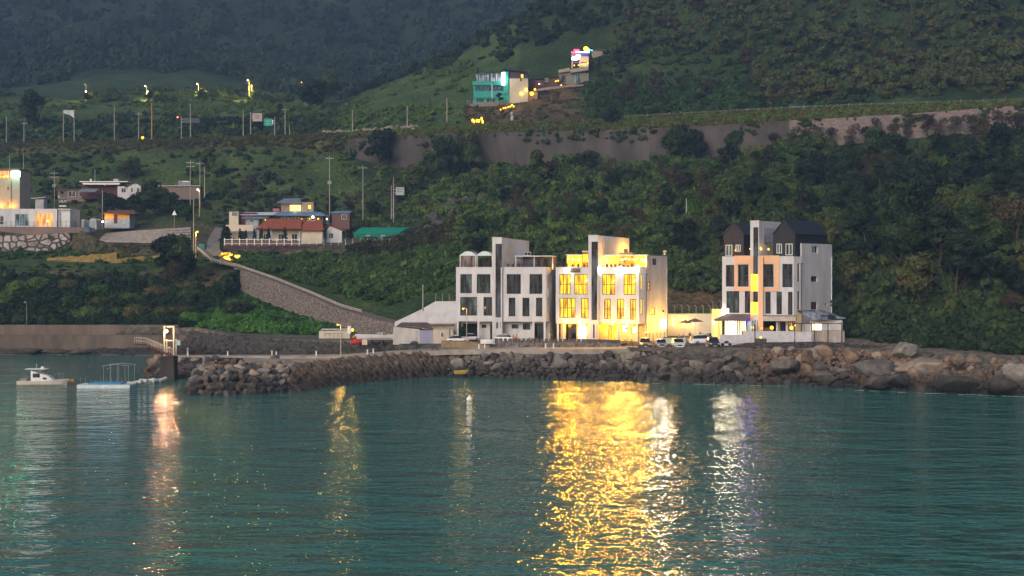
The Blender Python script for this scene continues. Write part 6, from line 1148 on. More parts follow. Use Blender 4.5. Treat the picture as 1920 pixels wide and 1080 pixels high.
# decorated garden by the junction: banded stones, yellow lamplight put in as glow
t = thing('garden_ornament', 'cluster of curved black and yellow garden ornaments glowing by the junction', 'ornament', pt(431, 333, zp(487,333)))
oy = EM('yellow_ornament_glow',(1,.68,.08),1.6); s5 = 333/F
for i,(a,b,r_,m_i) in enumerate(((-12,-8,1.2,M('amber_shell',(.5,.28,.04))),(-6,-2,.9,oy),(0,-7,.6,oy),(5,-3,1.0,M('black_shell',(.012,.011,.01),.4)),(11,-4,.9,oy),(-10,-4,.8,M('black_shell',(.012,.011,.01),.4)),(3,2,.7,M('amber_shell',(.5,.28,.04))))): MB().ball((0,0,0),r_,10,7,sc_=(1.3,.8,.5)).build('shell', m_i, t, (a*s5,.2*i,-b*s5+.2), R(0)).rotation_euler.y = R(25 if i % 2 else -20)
for a,b in ((-13,-9),(1,-9),(12,-5)): o = MB().tube((0,0,-1),(0,0,0),.04,n=5).build('spot_lamp', steel_d, t, (a*s5,-.9,-b*s5+.3)); bulb(o,(0,0,.1),.2,bulb_y); plight(o,(0,-.3,.2),(1,.75,.1),120,.2)
# ------------------------------------------------------------------ hillside inn (teal) and cafe
Y = 488.; t, x, z = house('teal_inn', 'teal and cream hillside inn with a tall white light strip', 'building', 887, 991, 190, Y)
wallbox(t, x, z, 887.5, 955, 153, teal, 0, 10, holes=[(891,922,160,171),(924,946,160,171),(893,908,185,192),(912,930,185,192)]); win(t, x, z, 891, 922, 160, 171, glass('navy_glass',(.03,.05,.09)), teal, .2, 3); win(t, x, z, 924, 946, 160, 171, glass('navy_glass',(.03,.05,.09)), teal, .2, 2); [win(t, x, z, a, b, 185, 192, gl_dark, teal, .2, 2) for a,b in ((893,908),(912,930))]
MB().box((x(886),-.5,z(160)),(x(944),-.02,z(152.5))).box((x(889),-.4,z(183.5)),(x(944),-.02,z(173))).build('balcony_band', teal, t); MB().box((x(944),-.3,z(176)),(x(953),-.02,z(134.5))).build('teal_pier', teal, t)
m = MB(); m.box((x(953.2),.2,-1.5),(x(990),10,z(147))); m.build('cream_side_wall', M('inn_cream',(.42,.37,.30),.85,.07,.5), t); MB().box((x(953.5),.6,z(147)+.01),(x(989),9.5,z(134))).build('dark_upper_wall', M('mauve_black_boards',(.05,.035,.045)), t)
MB().prism([(x(944),-.6),(x(990),-.6),(x(992),10.5),(x(946),10.5)],[z(130),z(136),z(134),z(125)],[z(127),z(134),z(132),z(123)]).build('roof', dark_metal, t); win(t, x, z, 976.5, 981.5, 138.5, 146.5, lit_y, frame_d, .5, 2); MB().box((x(975.5),.05,z(152)),(x(978),.19,z(145))).build('pipe_box', black_void, t)
MB().box((x(892),1,z(152.4)),(x(917),5,z(139))).box((x(919),1.5,z(152.4)),(x(943),5,z(136.5))).build('roof_room', glass('grey_conservatory',(.14,.17,.21),stripes=2), t); MB().prism([(x(891),.8),(x(904),.8),(x(918),.8),(x(918),5.2),(x(904),5.2),(x(891),5.2)],[z(139),z(136.5),z(139)]*1+[z(139),z(136.5),z(139)],[z(138.4),z(135.6),z(138.4)]+[z(138.4),z(135.6),z(138.4)]).build('roof_room_cap', grey_roof, t)
MB().box((x(941),-.75,z(160)),(x(946.5),-.35,z(136.5))).build('light_strip', EM('white_light_strip',(1,.97,.9),9), t); plight(t,(x(944),-2,z(150)),(1,.95,.85),500,.5); MB().box((x(922),-.6,z(185)),(x(923),-.52,z(158))).build('white_post', wp, t)
terr_wall('broad brown retaining wall under the teal inn', [(875,486,195,214),(905,486,194,214),(935,486,192,212),(955,487,190,205)], 0, M('inn_wall',(.20,.145,.12),.9,.18,.4,.3,world=True), thick=1.5)
mesh_fence(876, 934, 486.3, 188, 195, 12, 'little white fence in front of the teal inn', M('dim_white_post',(.4,.38,.38)), nwire=2)
t2 = thing('stair_lights', 'row of warm lamps beside the steps left of the white statue', 'lamp', pt(945, 480, zp(204,480)))
for a,b in ((939,206),(944,203.5),(948,202.5),(953,201),(957,200),(960,197.5),(963,200)): o = MB().tube((0,0,-1.2),(0,0,0),.06,n=5).build('lamp', steel_d, t2, ((a-945)*480/F,0,(204-b)*480/F)); bulb(o,(0,0,.1),.33,bulb_y); plight(o,(0,-.6,.4),(1,.6,.05),100,.3)
MB().box((-14*480/F,.4,-2.2),(20*480/F,.6,-.6)).build('step_wall', M('inn_wall',(.20,.145,.12)), t2)
t2 = thing('garden_lamps', 'cluster of yellow flame-like lamps by the highway below the inn', 'lamp', pt(897, 462, zp(238,462)))
for a,b,hh_ in ((886,227,3),(889,229,3),(894,228,4),(898,228,4),(903,224,5),(905,230,4)): o = MB().tube((0,0,-hh_*.3),(0,0,0),.1,n=5).build('lamp', steel_d, t2, ((a-897)*462/F,0,(238-b)*462/F)); MB().ball((0,0,.3),.42,8,6,sc_=(.9,.9,1.6)).build('bulb', bulb_y, o); plight(o,(0,-1,.4),(1,.6,.05),200,.4)
t2 = thing('wall_lamps', 'warm lamps on the ochre gate walls right of the teal inn', 'lamp', pt(990, 489, zp(183,489)))
MB().box((-12*489/F,.5,-2),(-2*489/F,.9,zp(162,489)-zp(183,489))).box((-.3,.2,-2),(18*489/F,.6,zp(172,489)-zp(183,489))).build('gate_wall', M('gate_ochre',(.18,.12,.08)), t2)
for a,b,r_ in ((978,177,.5),(987,170,.35),(997,176,.8),(1003,168,.45)): o = MB().tube((0,0,-.8),(0,0,0),.06,n=5).build('lamp', steel_d, t2, ((a-990)*489/F,0,(183-b)*489/F)); bulb(o,(0,0,.1),r_,bulb_y); plight(o,(0,-1,.2),(1,.55,.04),260,.4)
m = MB(); m.tube((0,0,0),(0,0,2.4),.5,.35,8); m.box((-.55,-.3,0),(-.1,.3,2.6)); m.box((.1,-.3,0),(.55,.3,2.6)); m.ball((0,0,3.3),.62,10,7,sc_=(1,.9,1.1)); tag(m.build('statue', M('pale_lilac_stone',(.38,.36,.42)), None, pt(960, 462, zp(229,462))), 'pale standing stone statue by the highway below the teal inn', 'statue')
# hillside cafe with neon roof
Y = 505.; t, x, z = house('hill_cafe', 'hillside cafe with red and blue neon roof and yellow bulbs', 'building', 1047, 1140, 158, Y)
wallbox(t, x, z, 1048, 1104, 137, M('cafe_base',(.20,.17,.15)), 0, 9, holes=[(1052,1062,141,155),(1076,1088,140,156)]); win(t, x, z, 1052, 1062, 141, 155, gl_green, steel_d, .2, 2); win(t, x, z, 1076, 1088, 140, 156, glass('blue_teal_glass',(.06,.12,.14)), steel_d, .2, 2)
MB().prism([(x(1047),-1.2),(x(1068),-1.2),(x(1068),-.1),(x(1047),-.1)],[z(137.5),z(134),z(134),z(137.5)],[z(132),z(128),z(128),z(132)]).prism([(x(1069),-1.4),(x(1103),-1.4),(x(1103),-.1),(x(1069),-.1)],[z(137.5),z(132.5),z(132.5),z(137.5)],[z(131),z(125),z(125),z(131)]).build('parapet', M('cafe_parapet',(.30,.27,.23)), t)
MB().box((x(1088),1.5,z(124)),(x(1103.5),6,z(104))).build('upper_wall', M('cafe_wall',(.40,.34,.30)), t)
for a in (1073, 1087.5, 1103): MB().box((x(a)-.2,1.2,z(127)),(x(a)+.2,1.6,z(104))).build('post', M('cafe_post',(.5,.44,.38)), t)
MB().box((x(1072),1.3,z(117.5)),(x(1103),6.5,z(115))).box((x(1071),1.0,z(104)),(x(1104),7,z(99))).build('deck', M('violet_deck',(.10,.07,.14)), t)
for a,b in ((1077,121),(1085,120.5),(1090.5,119.5),(1094.5,118.8),(1099,118),(1102.5,117)): o = MB().tube((0,0,0),(0,0,.5),.04,n=5).build('hanging_bulb', steel_d, t, (x(a),1.1,z(b))); bulb(o,(0,0,-.15),.28,bulb_y)
MB().box((x(1071.5),.7,z(98.5)),(x(1088),.95,z(96))).box((x(1076),.6,z(95)),(x(1086),.8,z(92))).build('red_neon', EM('red_neon',(1,.04,.10),5), t); MB().box((x(1088.2),.7,z(100)),(x(1105),.95,z(98.3))).build('blue_neon', EM('blue_neon',(.03,.06,1),4), t); MB().box((x(1080),.5,z(97.5)),(x(1105),.68,z(96.3))).build('white_neon', EM('white_neon',(.8,.9,1),6), t)
m = MB(); m.ball((x(1079),.6,z(109)),1.1,10,6,sc_=(1.5,.3,.7)).ball((x(1084.5),.5,z(105)),.8,10,6,sc_=(1.3,.3,.9)).build('white_sign_light', EM('pink_white_sign',(1,.85,.8),6), t)
m = MB(); m.ball((x(1099),2,z(89.5)),.9,8,6,sc_=(1.1,.8,1)).ball((x(1103),2,z(91)),.6,8,6).ball((x(1098),2,z(94)),.5,8,6).build('gold_roof_lamp', EM('gold_glow',(1,.5,.04),4), t); MB().ball((x(1109),2,z(92.5)),.5,8,6,sc_=(1.6,.6,.5)).build('cyan_roof_lamp', EM('cyan_glow',(.1,.7,.9),2), t)
plight(t,(x(1080),-1.2,z(106)),(1,.7,.6),600,.5); plight(t,(x(1096),-.2,z(118)),(1,.6,.15),300,.4); plight(t,(x(1100),1,z(92)),(1,.5,.05),300,.4)
t2, x2, z2 = house('rear_house', 'dim beige house behind the dark pine right of the neon cafe', 'house', 1110, 1160, 142, 520); wallbox(t2, x2, z2, 1110, 1139, 95, M('dim_beige',(.25,.21,.18)), 0, 8); wallbox(t2, x2, z2, 1139.3, 1160, 97, M('dim_beige2',(.17,.145,.13)), .5, 8, 'side_wall'); MB().box((x2(1109),-.5,z2(95)+.01),(x2(1161),8.6,z2(93))).build('roof', M('dim_roof',(.08,.07,.07)), t2)
t2, x2, z2 = house('red_shed', 'dark reddish shed between the teal inn and the cafe', 'shed', 995, 1048, 162, 500); wallbox(t2, x2, z2, 995, 1020, 150, M('dark_red_shed',(.07,.03,.03)), 0, 5); wallbox(t2, x2, z2, 1020.3, 1047, 145, M('dark_brown_shed',(.05,.035,.035)), .5, 6, 'annexe'); MB().prism([(x2(993),-.5),(x2(1048),-.5),(x2(1048),6.5),(x2(993),6.5)],[z2(150),z2(143),z2(140),z2(147)],[z2(149),z2(142),z2(139),z2(146)]).build('roof', M('dark_shed_roof',(.035,.03,.034)), t2); win(t2, x2, z2, 1022, 1028, 147, 153, gl_green)
for a,b in ((1042,153.5),(1046.5,152.5),(1011,158.5),(1052,161)): o = MB().tube((0,0,-.8),(0,0,0),.05,n=5).build('yard_lamp', steel_d, t2, (x2(a),-1,z2(b))); bulb(o,(0,0,.1),.3 if a > 1020 else .2,bulb_y if a != 1011 else bulb_wh); plight(o,(0,-.6,.3),(1,.5,.06),90,.3)
terr_wall('pale kerb wall along the lane below the neon cafe', [(1000,494,168,172),(1030,494,163,168),(1060,497,160,164),(1095,500,158,161)], 0, M('kerb_pale',(.28,.20,.17)), thick=1.0)
# ------------------------------------------------------------------ big highway retaining wall and guard rails
hw = []; hb_ = []
for a in range(652, 2300, 12): k = knots(a); hw.append(pt(a, k[11,0]-.9, k[11,1]+.15)); hb_.append(pt(a, k[10,0]-1.3, k[10,1]-1.5))
spl = [i for i, v in enumerate(hw) if CX+v.x*F/v.y < 1490][-1]
o = strip3('retaining_wall', [hb_[:spl+1], hw[:spl+1], [v+Vector((0,1.4,0)) for v in hw[:spl+1]]], M('stained_concrete_wall', (.075,.062,.058), .92, .3, .16, .5, col2=(.025,.023,.020), streak=True, world=True)); tag(o, 'huge stained concrete retaining wall below the highway', 'wall')
o = strip3('block_retaining_wall', [hb_[spl:], hw[spl:], [v+Vector((0,1.4,0)) for v in hw[spl:]]], bricks('pale_pink_blocks', (.19,.15,.138), (.13,.10,.094), (.10,.075,.07), 1.1, .6)); tag(o, 'pale block-faced retaining wall at the right end of the highway', 'wall')
roadm = M('highway_asphalt', (.07,.066,.062), .9, .15, .4, world=True)
near = [pt(a, knots(a)[12,0]+.3, 75.02) for a in range(-960, 2940, 30)]; far = [pt(a, knots(a)[13,0]-.4, 75.02) for a in range(-960, 2940, 30)]
strip3('highway', [near, far], roadm, 'structure'); mid = [v.lerp(w, .5) for v, w in zip(near, far)]; strip3('lane_line', [[v+Vector((0,-.08,.02)) for v in mid], [v+Vector((0,.08,.02)) for v in mid]], M('road_paint_white',(.6,.6,.58)), 'structure')
g2 = thing('guard_rail', 'long grey guard rail along the right half of the highway', 'railing', pt(1500, 405.6, 75)); gp_ = [pt(a, knots(a)[12,0]+.1, 75.0) for a in range(1150, 2200, 21)]
for zz in (.55, .8): MB().path([v-g2.location+Vector((0,0,zz)) for v in gp_], .06, 4).build('rail', M('dull_rail',(.16,.16,.16)), g2)
for v in gp_[::1]: MB().box((-.06,-.06,0),(.06,.06,1.1)).build('post', pole_c, g2, v-g2.location)
# ------------------------------------------------------------------ poles, signs and lamps up the hill
def pole(label, px, Y, yt, yb, r=.17, arms=0, mat=None, box=False):
    t = thing('utility_pole', label, 'pole', pt(px, Y, zp(yb, Y))); h = zp(yt, Y)-zp(yb, Y); MB().tube((0,0,-1.5),(0,0,h),r*1.15,r*.8,8).build('post', mat or pole_c, t)
    for i in range(arms):
        z_ = h-.9-i*1.3; o = MB().box((-1.3,-.06,z_-.06),(1.3,.06,z_+.06)).build('cross_arm', steel, t)
        for x_ in (-1.15,-.5,.5,1.15): MB().tube((x_,0,z_+.06),(x_,0,z_+.3),.06,n=6).build('insulator', wp, o)
    if box: MB().tube((.35,0,h*.55),(.35,0,h*.55+1.0),.3,n=10).tube((-.35,0,h*.55),(-.35,0,h*.55+1.0),.3,n=10).build('transformer', steel, t)
    return t
PO = [(12,'',505,218,283,0),(45,'',503,228,273,1),(119,'',503,207,272,0),(139,'',502,208,270,0),(214.5,'',500,200,269,0),(260,'',498,210,267,1),(284.5,'orange',490,193,264,0),(357,'',488,194,265,0),(456,'',484,206,262,0),(534.5,'',479,202,255,1),(543,'',479,236,255,0),(661,'',468,206,243,0),(763.5,'',462,198,235,0),(838,'',456,183,222,0)]
names_ = ['leftmost tall pole on the highway verge at the picture edge','thin pole with one cross arm near the left edge on the highway','pale pole just left of the white flag on the highway','pale pole just right of the white flag on the highway','tall plain pole midway between flag and orange pole','short pole with a cross arm left of the orange lit pole','tall pole glowing orange from a street lamp','tall pole directly behind the dark message gantry','thin tall pole left of the pinkish road sign','pole with a cross arm right of the green road sign','stub pole at the right of the green road sign','lone pole above the left end of the big retaining wall','lone pole above the rocky bank left of the teal inn','lone pole beside the dark tree left of the teal inn']
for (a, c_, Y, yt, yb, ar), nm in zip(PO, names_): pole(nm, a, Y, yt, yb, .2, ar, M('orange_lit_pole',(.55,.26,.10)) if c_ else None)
for a, Y, yt, yb, ar, bx, nm in [(102,398,320,389,2,True,'pole with two cross arms and a transformer behind the guest house'),(178,430,318,368,0,False,'thin pole behind the maroon house'),(192,384,357,420,0,False,'grey pole before the dark tree beside the orange-band garage'),(357,392,300,418,2,False,'tall twin-armed pole at the lane, left of the lamp'),(363,350,372,470,0,False,'tall bare pole rising behind the junction lamp'),(375,396,302,384,1,False,'pole with a cross arm behind the lane lamp'),(383.5,404,312,362,0,False,'thin outer pole of the lane group'),(618,384,292,410,1,True,'leaning pole with transformer above the brick hut'),(680.5,392,310,404,1,False,'pole with one cross arm between hut and billboard'),(734,380,348,402,0,False,'short pole carrying the small billboard'),(738,381,332,408,0,False,'taller pole behind the small billboard'),(18,440,290,330,0,False,'thin dim pole above the tower house'),(44,436,287,318,0,False,'thin pole right of the tower house light box'),(1414,240,560,606,0,False,'short iron stake'),(793,262,533,570,0,False,'thin bare trunk-like stake behind the sloping white wall'),(1740,388,200,245,0,False,'pale slim pole before the pale block wall'),(1287,300,372,388,0,False,'short pale pole among the trees behind the lodges')]:
    if 'iron stake' in nm: continue
    pole(nm, a, Y, yt, yb, .15, ar, None, bx)
def sign(label, px, Y, x0, x1, y0, y1, yb, mat, txt=None, post=None, cat='road sign', name='road_sign', tc=None):
    t = thing(name, label, cat, pt(px, Y, zp(yb, Y))); q = Y/F; zz = lambda y: (yb-y)*q; MB().tube((0,0,-1),(0,0,zz(y0)+.6),.2,.16,8).build('post', steel, t)
    if abs((x0+x1)/2-px) > 6: MB().box((0,.05,zz((y0+y1)/2)+.4),((x1-px)*q,.2,zz((y0+y1)/2)+.6)).box((0,.05,zz((y0+y1)/2)-.6),((x1-px)*q,.2,zz((y0+y1)/2)-.4)).build('arm', steel, t)
    b = MB().box(((x0-px)*q,-.12,zz(y1)),((x1-px)*q,.03,zz(y0))).build('panel', mat, t); b_c = ((x0+x1)/2-px)*q
    if txt:
        for i,(s_,sz,dz,dx) in enumerate(txt): [MB().box((b_c-.9,-.15,zz((y0+y1)/2)+dz+o_),(b_c+.9-.3*(o_<0),-.125,zz((y0+y1)/2)+dz+o_+.28)).build('lettering_line', tc or wp, b) for o_ in (.35,-.45)]
    return t
sign('dark electronic message board on an arm over the highway', 340, 491, 344, 374, 221.5, 230.5, 262, M('message_board',(.035,.04,.06),.5), None); m = MB()
sg_ = sign('pinkish white information sign beside the green sign', 470, 482, 473.5, 491.5, 212.5, 227.5, 259, M('pinkish_panel',(.40,.33,.33)), [('bars',1.0,.1,0)], tc=M('dim_sign_ink',(.12,.09,.10)))
grn = sign('green direction sign with a white arrow pointing up', 515, 480, 495, 511, 222.5, 236, 256, M('sign_green',(.0,.27,.20),.5), None)
pn = [c for c in grn.children if c.name.startswith('panel')][0]; q = 480/F; MB().box((-3.6*q-.12,-.15,(256-233)*q),(-3.6*q+.12,-.125,(256-226)*q)).add([(-3.6*q-.45,-.14,(256-227)*q),(-3.6*q+.45,-.14,(256-227)*q),(-3.6*q,-.14,(256-224.5)*q)],[(0,1,2)]).build('arrow', wp, pn); MB().box((-17*q,-.15,(256-228)*q),(-9*q,-.125,(256-226.4)*q)).box((-17*q,-.15,(256-233)*q),(-9*q,-.125,(256-231.6)*q)).build('place_names', M('pale_green_lettering',(.16,.50,.40)), pn)
sign('pale blue-white billboard between two concrete poles', 738, 380, 742, 758, 351, 366, 404, M('billboard_pale',(.33,.36,.38)), [('bars',1.0,.2,0)], cat='billboard', name='billboard', tc=M('billboard_ink',(.2,.2,.22)))
t = thing('flag', 'white flag hanging between two highway poles', 'flag', pt(131, 502, zp(215,502))); MB().prism([(-2.6,0),(0,.3),(2.0,.1),(2.0,.15),(0,.35),(-2.6,.05)],[.6,-.2,-1.6,-1.6,-.2,.6],[1.9,1.9,1.9,1.9,1.9,1.9]).build('cloth', M('flag_white',(.5,.52,.56)), t); MB().tube((-2.6,0,1.9),(2.0,.1,1.9),.05,n=5).build('boom', steel, t)
m = MB(); m.tube((0,0,-2),(0,0,3.0),.07,n=6); mo = tag(m.build('mirror_post', steel, None, pt(327, 372, zp(419,372))), 'thin post with a small triangular white sign in the bushes', 'sign'); MB().add([(-.75,-.1,2.6),(.75,-.1,2.6),(0,-.1,4.1),(-.75,.02,2.6),(.75,.02,2.6),(0,.02,4.1)],[(0,1,2),(5,4,3),(0,3,4,1),(1,4,5,2),(2,5,3,0)]).build('triangle_plate', wp, mo)
for a, b, Y in ((267.5,259.5,497),(333,221,492)):
    o = MB().tube((0,0,-1.5),(0,0,0),.06,n=5).build('warning_light', steel_d, None, pt(a,Y,zp(b,Y))); tag(o, ('round amber warning light beside the orange lit pole' if a < 300 else 'small red warning light left of the message board'), 'warning light'); bulb(o,(0,0,.3),.62 if a < 300 else .35, EM('amber_warning',(1,.42,.02),2.2) if a < 300 else EM('red_warning',(1,.12,.06),4)); plight(o,(0,-.8,.3),(1,.4,.05),60,.3)
LAMPS = [(161,622,158,187,163,173,'first lamp from the left on the upper road, with an unlit top'),(275,622,161,187,278.5,173,'second lamp from the left on the upper road, twin pink lights'),(372,621,157,188,378.5,169,'third lamp from the left on the upper road, over bright grass'),(467,620,150,178,473,162,'rightmost lamp on the upper road, over bright grass')]
for i,(a,Y,yt,yb,lx,ly,nm) in enumerate(LAMPS):
    t = lamp_post(nm, a, Y, yt, zp(yb+2,Y), steel, -.7, (bulb_p if i else None), (500 if i else 0), PALE, .11, .34, name='road_lamp'); q = Y/F
    o = MB().tube((0,0,-2.5),(0,0,0),.08,n=6).build('lower_lamp', steel, t, ((lx-a)*q,-1.5,(yb+2-ly)*q)); bulb(o,(0,0,.2),.42,bulb_p if i < 2 else bulb_y); plight(o,(.4,-1.2,-.3),(1,.72,.10),(5000,8000,16000,16000)[i],.4)
lamp_post('single yellow lamp on a pole above the trees right of the cafe', 1176, 548, 78, zp(112,548), steel_d, -.2, bulb_y, 700, (1,.75,.3), .1, .6)
lamp_post('tiny far lamp beside the brown slope on the upper road', 565, 640, 154, zp(162,640), steel_d, .1, bulb_y, 200, (1,.6,.3), .08, .3)
# power lines
wire = M('black_cable',(.012,.012,.014),.7)
def cable(label, a, b, sag): 
    pts_ = [a.lerp(b,i/12)-Vector((0,0,sag*4*(i/12)*(1-i/12))) for i in range(13)]; tag(MB().path(pts_,.03,3).build('power_line', wire), label, 'cable')
cable('power line from the lane poles to the leaning pole', pt(375,396,zp(306,396)), pt(618,384,zp(296,384)), 3.); cable('power line from the leaning pole to the billboard pole', pt(618,384,zp(296,384)), pt(681,392,zp(313,392)), 1.2); cable('power line running right from the billboard pole', pt(681,392,zp(313,392)), pt(738,381,zp(334,381)), 1.2)
cable('power line between the guest house pole and the lane poles', pt(102,398,zp(324,398)), pt(357,392,zp(304,392)), 3.5)
# ------------------------------------------------------------------ vegetation
fol_dark = foliage('dark_leaves', [(.30,(.006,.012,.006)),(.46,(.016,.030,.012)),(.56,(.028,.048,.016)),(.70,(.050,.066,.018)),(.82,(.055,.045,.020))])
fol_green = foliage('green_leaves', [(.30,(.010,.022,.007)),(.45,(.027,.060,.013)),(.58,(.050,.094,.020)),(.72,(.078,.112,.022)),(.82,(.075,.062,.022))])
fol_vine = foliage('bright_vine_leaves', [(.32,(.014,.042,.009)),(.5,(.032,.100,.015)),(.68,(.060,.145,.020))], .3)
fol_brown = foliage('brown_autumn_leaves', [(.30,(.020,.014,.012)),(.5,(.045,.030,.022)),(.66,(.062,.046,.024)),(.8,(.040,.048,.018))])
fol_olive = foliage('olive_leaves', [(.30,(.018,.020,.008)),(.5,(.045,.046,.016)),(.7,(.085,.076,.022))])
fol_pine = foliage('pine_needles', [(.32,(.005,.010,.007)),(.5,(.012,.022,.013)),(.7,(.022,.036,.018))])
fol_far = foliage('far_forest_leaves', [(.32,(.006,.014,.013)),(.48,(.014,.030,.021)),(.60,(.024,.042,.024)),(.74,(.044,.046,.024))], .022, rnd=.2)
bark = M('bark', (.07,.05,.038), .95, .3, 3, .5)
def ico(sub=1):
    import bmesh
    bm = bmesh.new(); bmesh.ops.create_icosphere(bm, subdivisions=sub, radius=1); v = np.array([x.co[:] for x in bm.verts]); f = np.array([[x.index for x in q.verts] for q in bm.faces]); bm.free(); return v, f
IV1, IF1 = ico(1); IV2, IF2 = ico(2)
def quads(c, nrm, s, rng):
    """n leaf clumps: small bent diamonds (2 triangles) facing roughly nrm"""
    n_ = len(c); a = rng.normal(size=(n_, 3)); u = np.cross(nrm, a); u /= np.linalg.norm(u, axis=1)[:, None]+1e-9; w = np.cross(nrm, u); s = s[:, None]
    P0 = c-u*s; P1 = c-w*s*.62+nrm*s*.18; P2 = c+u*s; P3 = c+w*s*.62+nrm*s*.18
    V_ = np.stack([P0, P1, P2, P3], 1).reshape(-1, 3); b = np.arange(n_)[:, None]*4
    return V_, np.concatenate([b+[0,1,2], b+[0,2,3]], 0)
def crown(rng, H_, Rd, nl, leaves, ls, kind='broad', core=.80, zbase=.30, sub=1):
    VV, FF, o = [], [], 0; lob = []
    for i in range(nl):
        if kind == 'cone': t = (i+.5)/nl; z = H_*(.12+.84*t); r_ = Rd*(1-t)**.8*.75+.12*Rd; a = rng.uniform(0,6.28); c = np.array([math.cos(a)*r_*.25, math.sin(a)*r_*.25, z]); rr = np.array([r_, r_, H_/nl*.75])
        elif kind == 'bush': a = rng.uniform(0,6.28); q = Rd*math.sqrt(rng.uniform(0,.5)); c = np.array([math.cos(a)*q, math.sin(a)*q, H_*rng.uniform(.1,.45)]); r_ = Rd*rng.uniform(.38,.62); rr = np.array([r_, r_, min(r_*.8, H_*.5)])
        elif kind == 'pine': t = rng.uniform(.45,1); a = rng.uniform(0,6.28); q = Rd*(1.15-t)*rng.uniform(.3,1.2); c = np.array([math.cos(a)*q, math.sin(a)*q, H_*t]); r_ = Rd*rng.uniform(.25,.42); rr = np.array([r_, r_, r_*.45])
        else: a = rng.uniform(0,6.28); q = Rd*rng.uniform(.1,.68); h = rng.uniform(zbase+.1,.86); c = np.array([math.cos(a)*q*(1.15-abs(h-.55)), math.sin(a)*q*(1.15-abs(h-.55)), H_*h]); r_ = Rd*rng.uniform(.30,.52); rr = np.array([r_, r_, r_*rng.uniform(.6,.9)])
        lob.append((c, rr))
        if core:
            iv, if_ = (IV1, IF1) if sub == 1 else (IV2, IF2); jit = 1+rng.uniform(-.22,.18,size=(len(iv),1)); v = iv*jit*rr*core+c; VV.append(v); FF.append(if_+o); o += len(v)
    L_ = rng.integers(0, nl, leaves); cs = np.array([l[0] for l in lob])[L_]; rs = np.array([l[1] for l in lob])[L_]
    d = rng.normal(size=(leaves,3)); d[:,2] = d[:,2]*.8+.25; d /= np.linalg.norm(d,axis=1)[:,None]; pos = cs+d*rs*rng.uniform(.78,1.14,size=(leaves,1))
    nn = d+rng.normal(size=(leaves,3))*.45; nn /= np.linalg.norm(nn,axis=1)[:,None]
    v, f = quads(pos, nn, rng.uniform(.55,1.25,leaves)*ls, rng); VV.append(v); FF.append(f+o)
    return np.concatenate(VV), np.concatenate(FF)
def trunk(rng, H_, r_, nb, lean=.3, brk=.45):
    m = MB(); p = Vector((0,0,-.8)); pts_ = [p]; n_ = 5
    for i in range(n_): p = p+Vector((rng.uniform(-lean,lean), rng.uniform(-lean,lean), (H_*.85+.8)/n_)); pts_.append(p)
    for i in range(n_): m.tube(pts_[i], pts_[i+1], r_*(1-i/n_*.75), r_*(1-(i+1)/n_*.75), 7)
    for i in range(nb):
        k = rng.integers(1, n_); a = rng.uniform(0,6.28); b = pts_[k]; L_ = H_*rng.uniform(.18,.34); e = b+Vector((math.cos(a)*L_, math.sin(a)*L_, L_*rng.uniform(.5,1.1))); m.tube(b, e, r_*.4, r_*.14, 5); e2 = e+Vector((math.cos(a+.7)*L_*.5, math.sin(a+.7)*L_*.5, L_*.4)); m.tube(e, e2, r_*.14, r_*.05, 4)
    return m
PROTO = {}
def mkproto(key, H_, Rd, nl, leaves, ls, kind, mat, nb=6, core=.8, tr=.22, zb=.3):
    rng = np.random.default_rng(abs(hash(key)) % 1000 if False else sum(map(ord, key))); v, f = crown(rng, H_, Rd, nl, leaves, ls, kind, core, zb)
    me = npmesh('crown', v, f, mat).data; bpy.data.objects.remove([o for o in COL.objects if o.data == me][0]); t = trunk(rng, H_, tr, nb).build('trunk', bark); tm = t.data; bpy.data.objects.remove(t); PROTO[key] = (me, tm, H_)
for i in range(4): mkproto('broad%d' % i, 7.5+i*.6, 3.3+.2*i, 11, 1500, .42, 'broad', fol_dark, zb=.12)
for i in range(3): mkproto('green%d' % i, 6.2+i*.6, 3.1, 10, 1400, .40, 'broad', fol_green, zb=.1)
for i in range(2): mkproto('brown%d' % i, 6.5+i, 3.2, 12, 620, .26, 'broad', fol_brown, 16, core=0, zb=.15)
mkproto('olive0', 6, 3.0, 10, 1200, .38, 'broad', fol_olive, zb=.1); mkproto('pine0', 10, 3.0, 13, 1100, .38, 'pine', fol_pine, 8, .75); mkproto('pine1', 8.5, 2.6, 11, 1000, .36, 'pine', fol_pine, 8, .75)
mkproto('cypress0', 4.6, .85, 8, 700, .17, 'cone', foliage('cypress_leaves', [(.35,(.008,.018,.010)),(.65,(.022,.040,.018))]), 0, .85, .12); mkproto('vine0', 2.4, 3.6, 9, 1300, .34, 'bush', fol_vine, 0)
for i in range(3): mkproto('bush%d' % i, 3.0, 2.9, 8, 1100, .34, 'bush', (fol_green, fol_dark, fol_olive)[i], 0)
def plant(key, px, Y, s, label, cat='tree', name=None, group=None, sz=None, dz=0, x=None):
    me, tm, H_ = PROTO[key]; nm = name or {'br':'broadleaf_tree','gr':'broadleaf_tree','ol':'broadleaf_tree','pi':'pine_tree','cy':'cypress_tree','bu':'bush','vi':'vine_bush'}[key[:2]]
    t = thing(nm, label, cat, G(px, Y, dz), random.uniform(0, 6.28), group); s3_ = sz or (s*random.uniform(.88,1.15), s*random.uniform(.88,1.15), s*random.uniform(.88,1.18)); t.scale = s3_
    for n_, d_ in (('trunk', tm), ('crown', me)): o = bpy.data.objects.new(n_, d_); COL.objects.link(o); o.parent = t
    return t
rg = random.Random(21)
